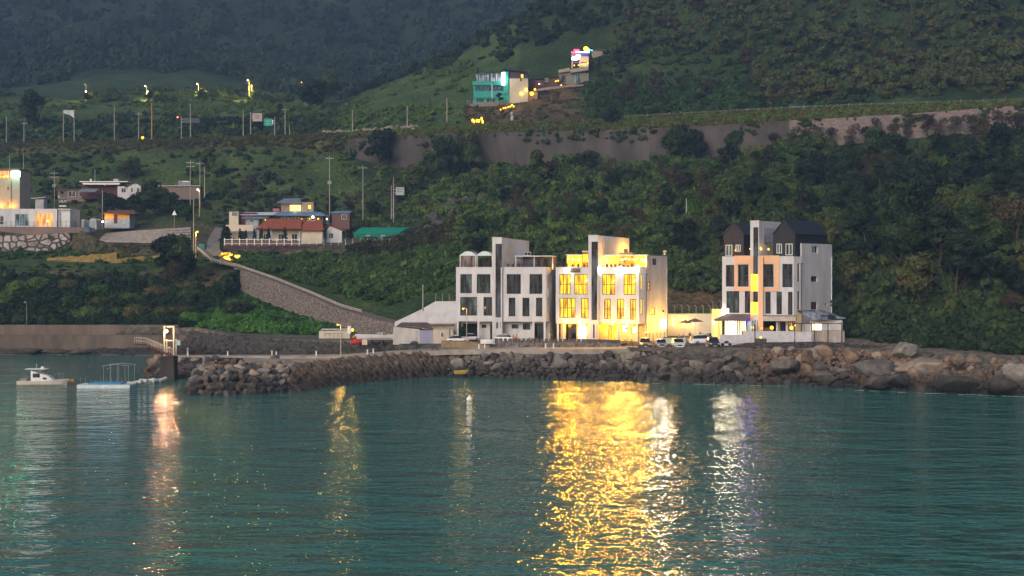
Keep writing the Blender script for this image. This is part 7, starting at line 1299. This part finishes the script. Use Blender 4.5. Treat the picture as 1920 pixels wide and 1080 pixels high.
# zones of individual trees: (px range, knot range, count, kinds, size, label, group)
def zone_pts(pxa, pxb, ka, kb, n_, mind, seed):
    r_ = random.Random(seed); out = []; tries = 0
    while len(out) < n_ and tries < n_*40:
        tries += 1; px = r_.uniform(pxa, pxb); K = knots(px); k = r_.uniform(ka, kb); j = int(k); t = k-j; Y = K[j,0]*(1-t)+K[min(j+1,NK-1),0]*t; X_ = (px-CX)/F*Y
        if all((X_-a)**2+(Y-b)**2 > mind**2 for a, b, *_ in out): out.append((X_, Y, px, k))
    return out
Z = [((1575,1990),(2.9,6.4),44,4.2,['broad0','broad1','broad2','broad3','broad1','pine0','brown0'],(.7,1.45),'dark broadleaf tree low on the wooded slope right of the last lodge','trees on the lower right slope'),
     ((1560,1990),(6.4,8.9),50,4.6,['broad0','broad1','broad2','broad3','green0','pine0','brown1'],(.7,1.45),'dark tree midway up the wooded slope right of the last lodge','trees midway up the right slope'),
     ((1250,1575),(5.2,9.25),66,4.5,['broad0','broad1','green0','green1','broad3','brown0','pine1'],(.65,1.35),'tree on the wooded slope behind the peach framed lodge','trees behind the peach framed lodge'),
     ((880,1250),(5.0,9.8),60,4.7,['green0','green1','green2','broad0','broad2','olive0','brown1'],(.5,1.0),'tree on the bushy slope behind the two left lodges','trees behind the two left lodges')]
allpts = []
for (pxr, kr, n_, md, kinds, ss, lab, grp) in Z:
    for (X_, Y, px, k) in zone_pts(pxr[0], pxr[1], kr[0], kr[1], n_, md, n_*7):
        plant(rg.choice(kinds), px, Y, rg.uniform(*ss), lab, group=grp)
for i, px in enumerate(np.linspace(1455, 1985, 20)): plant('brown%d' % (i % 2), px+rg.uniform(-8,8), knots(px)[10,0]-rg.uniform(1.5,9), rg.uniform(.85,1.15), 'thin brown leafless-looking tree before the pale block wall of the highway', group='brown trees before the block wall')
# the ones that stand out
for key, px, Y, s, lab in [('broad3',858,438,2.0,'big dark tree overlapping the highway wall left of centre'),('broad2',838,425,1.7,'lower dark tree beneath the big tree at the highway wall'),('broad0',884,428,1.5,'dark rounded tree on the right flank of the big tree by the highway wall'),('broad1',806,420,1.5,'dark tree above the small billboard'),('broad0',775,408,1.35,'dense dark tree behind the small billboard'),('broad3',745,402,1.1,'dark tree just left of the small billboard'),
    ('broad2',712,447,1.75,'single dark tree at the left part of the highway wall'),('broad1',1143,424,1.1,'dark round tree on the highway verge above the wall'),('pine0',1120,498,.95,'dark pine in front of the neon cafe house'),('pine1',1158,500,1.2,'bushy pine right of the dim beige house'),('pine1',1186,505,1.2,'dark pine under the single yellow hill lamp'),
    ('broad1',1010,382,1.3,'dark tree on the rocky knoll behind the left lodges'),('brown0',1032,384,1.2,'brown tree right of the rocky knoll'),('broad3',1275,403,1.5,'dark tree hiding the end of the stained highway wall'),('broad2',1300,400,1.4,'dark tree right of the end of the stained highway wall'),('green1',1375,388,1.3,'pale green tree high on the slope left of the black gables'),
    ('brown1',470,425,1.35,'brown rounded tree above the white stepped house'),('broad1',388,452,1.1,'dark tree above the lane poles'),('green0',405,447,1.0,'green tree above the lane poles'),('broad3',240,450,1.1,'dark round bush-like tree over the maroon house'),('broad2',205,393,1.15,'dark tree left of the grey pole above the orange-band garage'),('broad0',255,396,1.25,'dark tree right of the orange-band garage'),('broad3',290,398,1.35,'big dark tree behind the thin triangular sign'),('brown1',300,408,1.2,'brown tree before the long flat house'),('broad1',325,395,1.25,'dark tree right of the thin triangular sign'),('green0',348,389,.95,'yellow-lit green tree by the lane lamp'),('green1',228,410,.9,'green tree before the white gabled house'),
    ('brown0',620,412,.9,'reddish tree above the brick hut'),('brown1',655,402,1.0,'brownish tree left of the cross-arm pole'),('olive0',700,398,.95,'olive tree lit faintly yellow beside the cross-arm pole'),('brown0',565,405,1.1,'brown tree behind the brown upper house'),
    ('broad2',312,320,1.25,'dark tall tree above the low reeds near the ramp'),('broad3',335,322,1.2,'dark round tree beside the junction lamp post'),('brown0',322,317,1.05,'brownish tree among dark trees near the junction'),('green2',355,324,.8,'green tree under the junction lamp'),
    ('broad0',28,512,1.3,'dark tree behind the highway at the left edge'),('broad2',58,545,1.9,'large dark tree clump on the upper field left of the flag'),('broad0',485,505,1.0,'dark tree behind the pinkish road sign'),('broad1',585,560,2.1,'dark tree clump at the foot of the far ridge'),('broad3',610,575,1.9,'second dark tree clump at the foot of the far ridge'),('pine0',525,520,.9,'small dark pine right of the green sign'),
    ('broad2',870,251,.32,'small round clipped tree at the left corner of the unlit lodge'),('green1',846,255,.33,'low green shrub beside the unlit lodge'),
    ('olive0',163,617,.9,'leafless shrub glowing under the first upper road lamp'),('olive0',281,617,.9,'small tree glowing under the second upper road lamp'),('green1',377,617,.95,'yellow glowing tree under the third upper road lamp'),('green0',478,617,.95,'yellow glowing tree under the rightmost upper road lamp'),('pine1',936,484,.7,'flat-topped dark pine in front of the teal inn'),('pine0',690,345,.6,'little dark pine on the bank below the mesh fence')]:
    plant(key, px, Y, s, lab)
for i, (px, s) in enumerate([(421,1.35),(427,1.25),(450,1.1),(461,1.0),(477,1.05),(490,1.15),(504,1.15),(534.5,1.2)]):
    plant('cypress0', px, 358, s, 'narrow dark cypress behind the white rail fence' if i > 1 else 'stout dark cypress at the lane end of the white fence', group='cypresses behind the white fence' if i > 1 else 'stout cypresses', sz=(s*(1 if i > 1 else 1.6),)*2+(s,))
# bushes one can tell apart on the slope over the sea wall
for (X_, Y, px, k) in zone_pts(-60, 620, 2.1, 4.35, 60, 3.4, 5):
    if 375 < px and (k > 3.9 or k > 2.6): continue
    key = rg.choice(['bush0','bush1','bush0','bush2','green2']) if not (345 < px and Y < 300) else 'vine0'
    plant(key, px, Y, rg.uniform(.7,1.25) if key != 'green2' else .55, 'rounded bush on the green slope above the sea wall' if key != 'vine0' else 'bright green creeper mound at the foot of the ramp slope', 'bush', 'bush', 'bushes above the sea wall' if key != 'vine0' else 'creeper mounds below the ramp')

# ---- masses nobody could count: merged meshes
def scatter(name, mat, pts_, protos, sizes, label=None, stretch=(1,1,1), sink=.15):
    VV, FF, o = [], [], 0; r_ = np.random.default_rng(len(pts_))
    for (X_, Y, z) in pts_:
        v, f = protos[r_.integers(len(protos))]; a = r_.uniform(0, 6.28); s = r_.uniform(*sizes); c_, s_ = math.cos(a)*s, math.sin(a)*s
        w = np.empty_like(v); w[:,0] = (v[:,0]*c_-v[:,1]*s_)*stretch[0]+X_; w[:,1] = (v[:,0]*s_+v[:,1]*c_)*stretch[1]+Y; w[:,2] = v[:,2]*s*stretch[2]*r_.uniform(.7,1.45)+z-sink*s; VV.append(w); FF.append(f+o); o += len(v)
    return tag(npmesh(name, np.concatenate(VV), np.concatenate(FF), mat), label, kind='stuff')
def small(kind, n_, seeds=4, H_=1.6, Rd=1.2, nl=3, ls=.3):
    return [crown(np.random.default_rng(s), H_, Rd, nl, n_, ls, kind, .8) for s in range(seeds)]
def fill(pxa, pxb, ka, kb, n_, seed, cond=None):
    r_ = random.Random(seed); out = []
    for _ in range(n_):
        px = r_.uniform(pxa, pxb); K = knots(px); k = r_.uniform(ka, kb); j = int(k); t = k-j; Y = K[j,0]*(1-t)+K[min(j+1,NK-1),0]*t
        if cond and not cond(px, k, Y): continue
        a = AMP[j]; X_ = (px-CX)/F*Y; z = K[j,1]*(1-t)+K[min(j+1,NK-1),1]*t
        if a: z += a*(math.sin(math.pi*t) if a < 2 else .35+.65*math.sin(math.pi*t))*(mn.fractal(Vector((X_*.045, Y*.045, 3)), 1., 2., 4) + (.8*mn.noise(Vector((X_*.012, Y*.012, 9))) if j > 14 else 0))
        out.append((X_, Y, z))
    return out
sb = small('bush', 60, 5); tuft = small('bush', 26, 4, .6, .9, 2, .28)
nse = lambda px, Y, s, o=0: mn.noise(Vector(((px-CX)/F*Y*s, Y*s, o)))
scatter('undergrowth', fol_dark, fill(860,2100,2.6,9.95,1900,31, lambda px,k,Y: (px > 1560 or k > 4.6) and not (px > 1330 and k > 9.3)), sb, (1.3,2.6))
scatter('undergrowth', fol_green, fill(640,1560,5.2,9.95,1500,32, lambda px,k,Y: not (px > 1330 and k > 9.4) and not (px < 850 and 6 < k < 8 )), sb, (1.0,2.1))
scatter('undergrowth', fol_dark, fill(1585,2100,1.85,2.95,420,30, lambda px,k,Y: px > 1640 or k > 2.1), sb, (1.0,2.0)); scatter('undergrowth', fol_brown, fill(640,1960,8.2,9.95,340,33, lambda px,k,Y: nse(px,Y,.05,2) > 0), sb, (1.0,1.8))
scatter('creepers', fol_green, fill(455,860,4.95,6.0,900,34, lambda px,k,Y: k > 5.2), sb, (.8,1.6)); scatter('creepers', fol_vine, fill(350,640,2.0,2.72,620,35), sb, (.6,1.15)); scatter('creepers', fol_vine, fill(375,640,2.6,2.93,260,62), sb, (.35,.7)); scatter('creepers', fol_green, fill(375,447,2.6,4.0,160,63), sb, (.6,1.1))
scatter('undergrowth', fol_green, fill(-300,372,2.0,4.62,1500,36), sb, (.8,1.8)); scatter('undergrowth', fol_dark, fill(-300,372,2.2,4.6,260,37), sb, (.9,1.7)); scatter('undergrowth', fol_olive, fill(-300,400,2.4,4.6,240,38), sb, (.7,1.3))
scatter('field_shrubs', fol_green, fill(-200,660,8.1,9.95,800,39, lambda px,k,Y: nse(px,Y,.03) > .0), sb, (.5,1.3)); scatter('field_shrubs', fol_brown, fill(-100,660,8.2,9.95,380,40, lambda px,k,Y: nse(px,Y,.03,5) > .05), sb, (.6,1.5)); scatter('field_shrubs', fol_dark, fill(-100,700,8.0,9.95,330,41, lambda px,k,Y: nse(px,Y,.025,8) > .08), sb, (1.,2.3))
scatter('terrace_weeds', fol_olive, fill(180,420,6.0,6.95,160,42), tuft, (.8,1.6)); scatter('terrace_weeds', fol_olive, fill(655,850,5.9,7.9,520,64), tuft, (1.0,2.2)); scatter('terrace_weeds', fol_green, fill(-300,372,4.6,5.9,420,65,lambda px,k,Y: px > 305 or k < 5.25), tuft, (.8,1.5)); scatter('terrace_weeds', fol_green, fill(-50,420,5.6,6.1,160,43), sb, (.8,1.6))
scatter('wall_creepers', fol_dark, [(x_,y_-1.4,z_-r_) for (x_,y_,z_),r_ in zip(fill(655,2000,10.95,11.05,420,60,lambda px,k,Y: nse(px,Y,.06,3) > .0),[rg.uniform(0,4.5) for _ in range(420)])], sb, (.5,1.3)); scatter('wall_foot_scrub', fol_green, [(x_,y_-1.5,z_+r_) for (x_,y_,z_),r_ in zip(fill(655,2000,9.9,10.0,700,61,lambda px,k,Y: nse(px,Y,.05,7) > (-.1 if px < 1330 else .25)),[rg.uniform(-1,2.8) for _ in range(700)])], sb, (.9,2.0)); scatter('verge_grass', fol_olive, fill(-200,2100,10.9,12,2600,44), tuft, (.9,1.7)); scatter('verge_grass', fol_green, fill(640,2100,11.1,12,1500,45), tuft, (1.0,2.0)); scatter('verge_grass', fol_olive, fill(-300,650,9.9,11.9,900,46), tuft, (.9,1.8))
scatter('hill_shrubs', fol_green, fill(-200,900,13.05,14.9,1300,47, lambda px,k,Y: nse(px,Y,.02,1) > -.12 and not (abs(px-900)<60 and k<14.2)), sb, (.9,2.2)); scatter('hill_shrubs', fol_dark, fill(-200,1000,13.1,15.6,1200,48, lambda px,k,Y: nse(px,Y,.015,4) > .08), sb, (1.6,3.4)); scatter('terrace_hedges', fol_dark, [q for kk in (13.25,13.45,13.62,13.8) for q in fill(-100,560,kk,kk+.035,120,int(kk*100))], sb, (1.1,2.0))
scatter('hill_shrubs', fol_olive, fill(860,1160,13.05,14.0,260,49), tuft, (1,2.4)); scatter('hill_shrubs', fol_green, fill(1100,1620,13.0,14.3,900,50), sb, (1.2,2.6))
far = [crown(np.random.default_rng(50+s), 7, 4.2, 4, 70, 1.15, 'broad', .85, .0) for s in range(5)]; mid = [crown(np.random.default_rng(60+s), 7, 3.6, 5, 170, .66, 'broad', .8, .05) for s in range(5)]
scatter('woodland', fol_dark, fill(1150,2250,13.25,15.95,2100,51, lambda px,k,Y: not (px < 1420 and k < 14.2)), mid, (.8,1.25), sink=1); scatter('woodland', fol_brown, fill(1150,2250,13.4,15.9,300,52), mid, (.7,1.05), sink=1)
scatter('woodland', fol_dark, fill(640,1200,14.5,15.95,900,53, lambda px,k,Y: px > 930 or k > 14.9), mid, (.6,1.1), sink=1)
scatter('far_woodland', fol_far, fill(-500,1250,15.75,17.95,7200,54, lambda px,k,Y: not (120 < px < 480 and k < 16.1)), far, (.9,1.6), sink=2)
# ------------------------------------------------------------------ rocks
def rock_mat(name, c1, c2, c3, wet=True):
    if name in MATS: return MATS[name]
    m, nt, out = _new(name); L = nt.links.new
    b = N(nt, 'ShaderNodeBsdfPrincipled'); b.inputs['Roughness'].default_value = .85; b.inputs['Specular IOR Level'].default_value = .25
    tc = N(nt, 'ShaderNodeNewGeometry'); oi = N(nt, 'ShaderNodeObjectInfo'); nz = N(nt, 'ShaderNodeTexNoise'); nz.inputs['Scale'].default_value = .9; nz.inputs['Detail'].default_value = 9; nz.inputs['Roughness'].default_value = .68; L(tc.outputs['Position'], nz.inputs['Vector'])
    ma = N(nt, 'ShaderNodeMath', operation='MULTIPLY_ADD'); L(oi.outputs['Random'], ma.inputs[0]); ma.inputs[1].default_value = .42; ad = N(nt, 'ShaderNodeMath', operation='ADD'); ad.inputs[1].default_value = -.21; L(nz.outputs[0], ad.inputs[0]); L(ad.outputs[0], ma.inputs[2])
    rp = ramp(nt, [(.3,c1),(.5,c2),(.7,c3)]); L(ma.outputs[0], rp.inputs[0])
    # tide line: weed-dark stone in the wetted zone just over the water
    sp = N(nt, 'ShaderNodeSeparateXYZ'); L(tc.outputs['Position'], sp.inputs[0]); n2 = N(nt, 'ShaderNodeTexNoise'); n2.inputs['Scale'].default_value = .5; L(tc.outputs['Position'], n2.inputs['Vector']); m1 = N(nt, 'ShaderNodeMath', operation='MULTIPLY_ADD'); L(n2.outputs[0], m1.inputs[0]); m1.inputs[1].default_value = -1.6; L(sp.outputs[2], m1.inputs[2])
    mr = N(nt, 'ShaderNodeMapRange'); L(m1.outputs[0], mr.inputs[0]); mr.inputs[1].default_value = .3; mr.inputs[2].default_value = 2.0; mr.inputs[3].default_value = .36 if wet else 1; mr.inputs[4].default_value = 1
    mx = N(nt, 'ShaderNodeMix', data_type='RGBA', blend_type='MULTIPLY'); mx.inputs[0].default_value = 1; L(rp.outputs[0], mx.inputs[6]); L(mr.outputs[0], mx.inputs[7]); L(mx.outputs[2], b.inputs['Base Color'])
    bp = N(nt, 'ShaderNodeBump'); bp.inputs['Strength'].default_value = .7; bp.inputs['Distance'].default_value = .18; n3 = N(nt, 'ShaderNodeTexNoise'); n3.inputs['Scale'].default_value = 3.2; n3.inputs['Detail'].default_value = 6; L(tc.outputs['Position'], n3.inputs['Vector']); L(n3.outputs[0], bp.inputs['Height']); L(bp.outputs[0], b.inputs['Normal'])
    L(b.outputs[0], out.inputs[0]); MATS[name] = m; return m
rk_grey = rock_mat('grey_stone', (.055,.049,.045),(.125,.112,.102),(.23,.21,.19)); rk_dark = rock_mat('dark_stone', (.040,.035,.032),(.080,.070,.063),(.14,.12,.108)); rk_tan = rock_mat('tan_stone', (.08,.060,.045),(.165,.125,.095),(.26,.21,.17)); rk_orange = rock_mat('orange_stone', (.09,.055,.037),(.17,.110,.072),(.24,.17,.12))
def rockmesh(seed, sub=2, npl=11):
    r_ = np.random.default_rng(seed); n_ = r_.normal(size=(npl,3)); n_ /= np.linalg.norm(n_,axis=1)[:,None]; d = r_.uniform(.52,.95,npl); v, f = (IV2, IF2) if sub == 2 else (IV1, IF1)
    if sub == 3: v, f = ico(3)
    dots = v@n_.T; rr = np.where(dots > .05, d/np.maximum(dots,.05), 9).min(1); rr = np.minimum(rr, 1.2)/.92; return v*rr[:,None], f
RK = [rockmesh(s, 3) for s in range(9)]
RM = {}
def rock_obj(key, mat, loc, s, rot, label, group, cat='boulder'):
    k = (key, mat.name)
    if k not in RM: o_ = npmesh('boulder', RK[key][0], RK[key][1], mat, smooth=False); RM[k] = o_.data; bpy.data.objects.remove(o_)
    o = bpy.data.objects.new('boulder', RM[k]); COL.objects.link(o); o.location = loc; o.scale = s; o.rotation_euler = rot; return tag(o, label, cat, group)
def cover(toe, cre, n_u, n_v, size, mats_, label, group, elong=1., tilt=0, seed=1, bulge=.35, keep=None, objs=True):
    r_ = random.Random(seed); out = []; nt_ = len(toe)
    for j in range(n_v):
        for i in range(n_u):
            u = (i+.5*(j % 2)+r_.uniform(-.3,.3)+.3)/n_u*(nt_-1); u = min(max(u,0),nt_-1.001); a = int(u); t = u-a; lo = Vector(toe[a]).lerp(Vector(toe[a+1]), t); hi = Vector(cre[a]).lerp(Vector(cre[a+1]), t); w = (j+.5+r_.uniform(-.25,.25))/n_v; p_ = lo.lerp(hi, w); p_.z += bulge*math.sin(math.pi*w)
            if keep and not keep(p_, w): continue
            s = size*r_.uniform(.72,1.3); sc3 = (s*elong*r_.uniform(.85,1.25), s*r_.uniform(.7,1), s*r_.uniform(.5,1.0)); rot = (r_.uniform(-.3,.3), tilt+r_.uniform(-.35,.35), r_.uniform(-.5,.5) if elong > 1.2 else r_.uniform(0,6.28)); out.append((p_, sc3, rot, r_.randrange(9), r_.choice(mats_)))
    if objs:
        for p_, sc3, rot, k, m_ in out: rock_obj(k, m_, p_, sc3, rot, label, group)
    return out
def rock_stuff(name, lst, mat):
    VV, FF, o = [], [], 0
    for p_, sc3, rot, k, _ in lst:
        from mathutils import Euler
        v, f = LOWRK[k]; Mx = np.array(Euler(rot).to_matrix()); w = (v*np.array(sc3))@Mx.T+np.array(p_); VV.append(w); FF.append(f+o); o += len(v)
    return tag(npmesh(name, np.concatenate(VV), np.concatenate(FF), mat), kind='stuff')
LOWRK = [rockmesh(s, 2) for s in range(9)]
nT = len(TOE); iA = int(nT*.50)
cover(TOE[:iA], CRE[:iA], 20, 4, .88, [rk_grey,rk_grey,rk_tan,rk_dark], 'angular grey stone on the blunt outer end of the breakwater', 'stones of the breakwater end', seed=3)
cover(CRE[:iA], BCR[:iA], 12, 2, .75, [rk_tan,rk_grey], 'flat pale stone on top of the outer breakwater', 'flat stones on top of the breakwater', 1.3, seed=9, bulge=.1)
rock_stuff('slanted_riprap', cover(TOE[iA-1:], CRE[iA-1:], 52, 8, .56, [rk_grey], '', '', 1.8, .9, seed=4, objs=False), rk_tan)
cover(TOE2, CRE2, 12, 3, 1.1, [rk_tan,rk_orange,rk_grey], 'big lamplit stone beside the dark pier column', 'stones beside the pier', seed=6, keep=lambda p_, w: not (302 < CX+p_.x*F/p_.y < 329))
# quay front, dark riprap
QT = densify([pt(842,222.5,-.4), pt(960,219,-.4), pt(1090,214.5,-.4), pt(1196,211,-.4)], 10); QC = densify([pt(842,227,3.6), pt(960,222.6,4.0), pt(1090,220.6,4.0), pt(1196,221,4.0)], 10)
strip3('quay_core', [[v+Vector((0,-1,-2.5)) for v in QT], [v+Vector((0,.6,0)) for v in QT], [v+Vector((0,.5,-.1)) for v in QC]], rub, 'structure')
cover(QT, QC, 22, 3, .98, [rk_dark,rk_dark,rk_dark,rk_grey], 'dark heaped stone at the foot of the quay before the lodges', 'dark stones of the quay', seed=11, keep=lambda p_, w: w > .3)
rock_stuff('quay_rubble', cover(QT, QC, 40, 7, .55, [rk_dark], '', '', seed=12, objs=False, bulge=.1), rk_dark)
# right end: mortared wall foot, big boulders, then natural shore
RT = densify([pt(1196,209.5,-.4), pt(1300,207.5,-.4), pt(1420,205,-.4), pt(1560,200,-.4), pt(1700,193,-.4), pt(1830,189,-.4), pt(1990,183,-.4), pt(2350,176,-.4)], 8); RC = densify([pt(1196,219,3.4), pt(1300,218.6,3.2), pt(1420,221,5.0), pt(1560,223,5.1), pt(1700,216,4.6), pt(1830,208,4.0), pt(1990,203,4.2), pt(2350,190,4.0)], 8)
h1 = int(len(RT)*.31)
strip3('shore_core', [[v+Vector((0,-1,-2.5)) for v in RT], [v+Vector((0,1.2,0)) for v in RT], [v+Vector((0,.6,-.35)) for v in RC], [v+Vector((0,9,.8)) for v in RC]], rub, 'structure')
cover(RT[:h1], RC[:h1], 13, 3, 1.15, [rk_dark,rk_dark,rk_grey], 'dark boulder under the car park wall', 'boulders under the car park', seed=14)
cover(RT[h1-1:-6], RC[h1-1:-6], 18, 4, 1.08, [rk_grey,rk_tan,rk_orange,rk_dark], 'rounded boulder on the natural rocky shore at the right', 'boulders of the right shore', seed=15, bulge=.6)
rock_stuff('shore_stones', cover(RT[h1-2:], RC[h1-2:], 80, 13, .48, [rk_tan], '', '', seed=16, objs=False, bulge=.35, keep=lambda p_, w: w > .25), rk_orange); rock_stuff('wet_shore_stones', cover(RT, RC, 70, 8, .62, [rk_dark], '', '', seed=17, objs=False, bulge=.2, keep=lambda p_, w: w < .55), rk_dark)
for px, py, Y, s, k, m_, lab in [(1694,655,212,(3.4,2.4,1.75),1,rk_grey,'huge grey boulder propped at the forest edge'),(1797,674,200,(1.7,1.5,1.35),2,rk_tan,'lone rounded boulder standing on the flat right shore'),(1549,709,196.5,(2.9,2.0,1.35),3,rk_dark,'big two-toned boulder standing in the water'),(1474,687,208,(3.0,2.3,2.0),4,rk_grey,'broad smooth grey boulder below the white shed'),(1517,676,212,(1.6,1.4,1.8),5,rk_orange,'upright orange-brown boulder below the white shed'),(1600,668,212,(1.7,1.6,1.8),6,rk_orange,'tall orange boulder right of the white shed'),(1538,662,219,(2.3,1.6,1.5),7,rk_orange,'wide orange boulder right under the red steel frame'),(1640,692,204,(4.6,3.0,1.6),0,rk_grey,'long low sloping rock slab on the right shore'),(1720,688,203,(5.0,3.6,1.3),8,rk_tan,'pale flat rock shelf in the middle of the right shore'),(1910,700,193,(2.7,2.2,2.0),2,rk_grey,'grey boulder at the right edge of the picture'),(1880,722,187,(4.2,2.4,1.3),6,rk_dark,'dark low rock at the waterline near the right edge'),(1640,716,195,(4.0,2.2,1.2),1,rk_dark,'dark flat rock lapped by the sea'),(1310,688,214,(2.4,1.5,1.2),3,rk_grey,'wide pale boulder among the dark stones under the car park'),(1690,716,191,(3.6,2.0,1.1),5,rk_dark,'second dark flat rock in the waves, right of the first'),(1780,722,189,(4.6,2.6,1.2),7,rk_dark,'long dark rock low in the waves at the right')]:
    rock_obj(k, m_, pt(px,Y,zp(py,Y)), tuple(q*(.8 if q*.9 > 1.2 else .95) for q in s), (.15,-.1,k*.8), lab, None)
rock_stuff('garden_rubble', cover(densify([pt(935,229.5,5),pt(1165,229,5)],8), densify([pt(935,239,5.2),pt(1160,232.5,5.2)],8), 44, 5, .42, [rk_grey], '', '', seed=18, objs=False, bulge=.1), rk_grey)
rock_stuff('harbour_riprap', cover(densify([pt(352,282,.3),pt(450,259,.3),pt(520,247,.3),pt(640,237.5,.3),pt(700,233.5,.6)],8), densify([pt(352,289,5.2),pt(450,266,4.7),pt(520,257,4.7),pt(640,246,4.6),pt(700,240,4.6)],8), 70, 8, .72, [rk_dark], '', '', 1.3, .4, seed=19, objs=False), rk_dark)
rock_stuff('beach_stones', cover(densify([pt(-300,287,0),pt(150,287,0),pt(352,284,0)],8), densify([pt(-300,290.5,.5),pt(150,290.5,.5),pt(352,289,1.2)],8), 90, 3, .7, [rk_grey], '', '', 1.5, seed=20, objs=False, bulge=.1), rk_dark)
for px, s, lab in ((8,(5.5,1.5,.8),'flat pale slab at the foot of the sea wall, leftmost'),(55,(3.6,1.4,.8),'flat pale slab at the foot of the sea wall, second from the left'),(98,(3.2,1.3,.6),'flat pale slab at the foot of the sea wall, third from the left'),(150,(2.8,1.3,.75),'flat pale slab at the foot of the sea wall, fourth from the left')): rock_obj(px % 9, rk_tan, pt(px,287.2,.75), s, (0,0,.1), lab, None)
rock_stuff('knoll_rocks', [(G(px_,Y_,.2), (s_,s_*.9,s_*.8), (r1,r2,r3), k_, None) for px_,Y_,s_,r1,r2,r3,k_ in [(rg.uniform(800,985),rg.uniform(352,372),rg.uniform(.7,1.7),rg.random(),rg.random(),rg.uniform(0,6),rg.randrange(9)) for _ in range(90)]], rk_grey)
rock_stuff('verge_rocks', [(G(px_,knots(px_)[13,0]+rg.uniform(.5,6),.3), (s_*1.5,s_*.9,s_*.8), (r1,r2,r3), k_, None) for px_,s_,r1,r2,r3,k_ in [(rg.uniform(602,790),rg.uniform(.6,1.3),rg.random(),rg.random(),rg.uniform(0,6),rg.randrange(9)) for _ in range(120)]], rk_tan)
# surf along the shore: thin broken foam sheets
def foam(name, pl, w, seed):
    r_ = random.Random(seed); m = MB(); P_ = densify(pl, 14)
    for a, b in zip(P_[:-1], P_[1:]):
        if r_.random() < .35: continue
        ww = w*r_.uniform(.3,1.2); o_ = r_.uniform(-.8,.4); m.add([(a.x,a.y+o_-ww,.02),(b.x,b.y+o_-ww*r_.uniform(.4,1),.02),(b.x,b.y+o_+ww*.6,.03),(a.x,a.y+o_+ww*.5,.03)], [(0,1,2,3)])
    tag(m.build(name, M('sea_foam',(.42,.44,.43),.9,.3,3)), kind='stuff')
foam('surf', [pt(1560,196.5,0),pt(1700,189.8,0),pt(1830,186.3,0),pt(1990,181,0)], .55, 3); foam('surf', [pt(-100,286,0),pt(352,283,0)], .6, 4); foam('surf', [pt(1120,210,0),pt(1330,205,0),pt(1480,202,0)], .25, 5)
# ------------------------------------------------------------------ evening air
hz = MB().box((-1250,-60,-7.5), (1350,1420,420)).build('haze', MATS.get('x') or M('dummy',(1,1,1)))
hm, hnt, hout = _new('haze_air'); pv = N(hnt, 'ShaderNodeVolumePrincipled'); pv.inputs['Color'].default_value = (.36,.6,1,1); pv.inputs['Density'].default_value = .00021; pv.inputs['Anisotropy'].default_value = .0
hnt.links.new(pv.outputs[0], hout.inputs['Volume']); hz.data.materials.clear(); hz.data.materials.append(hm); tag(hz, kind='stuff')
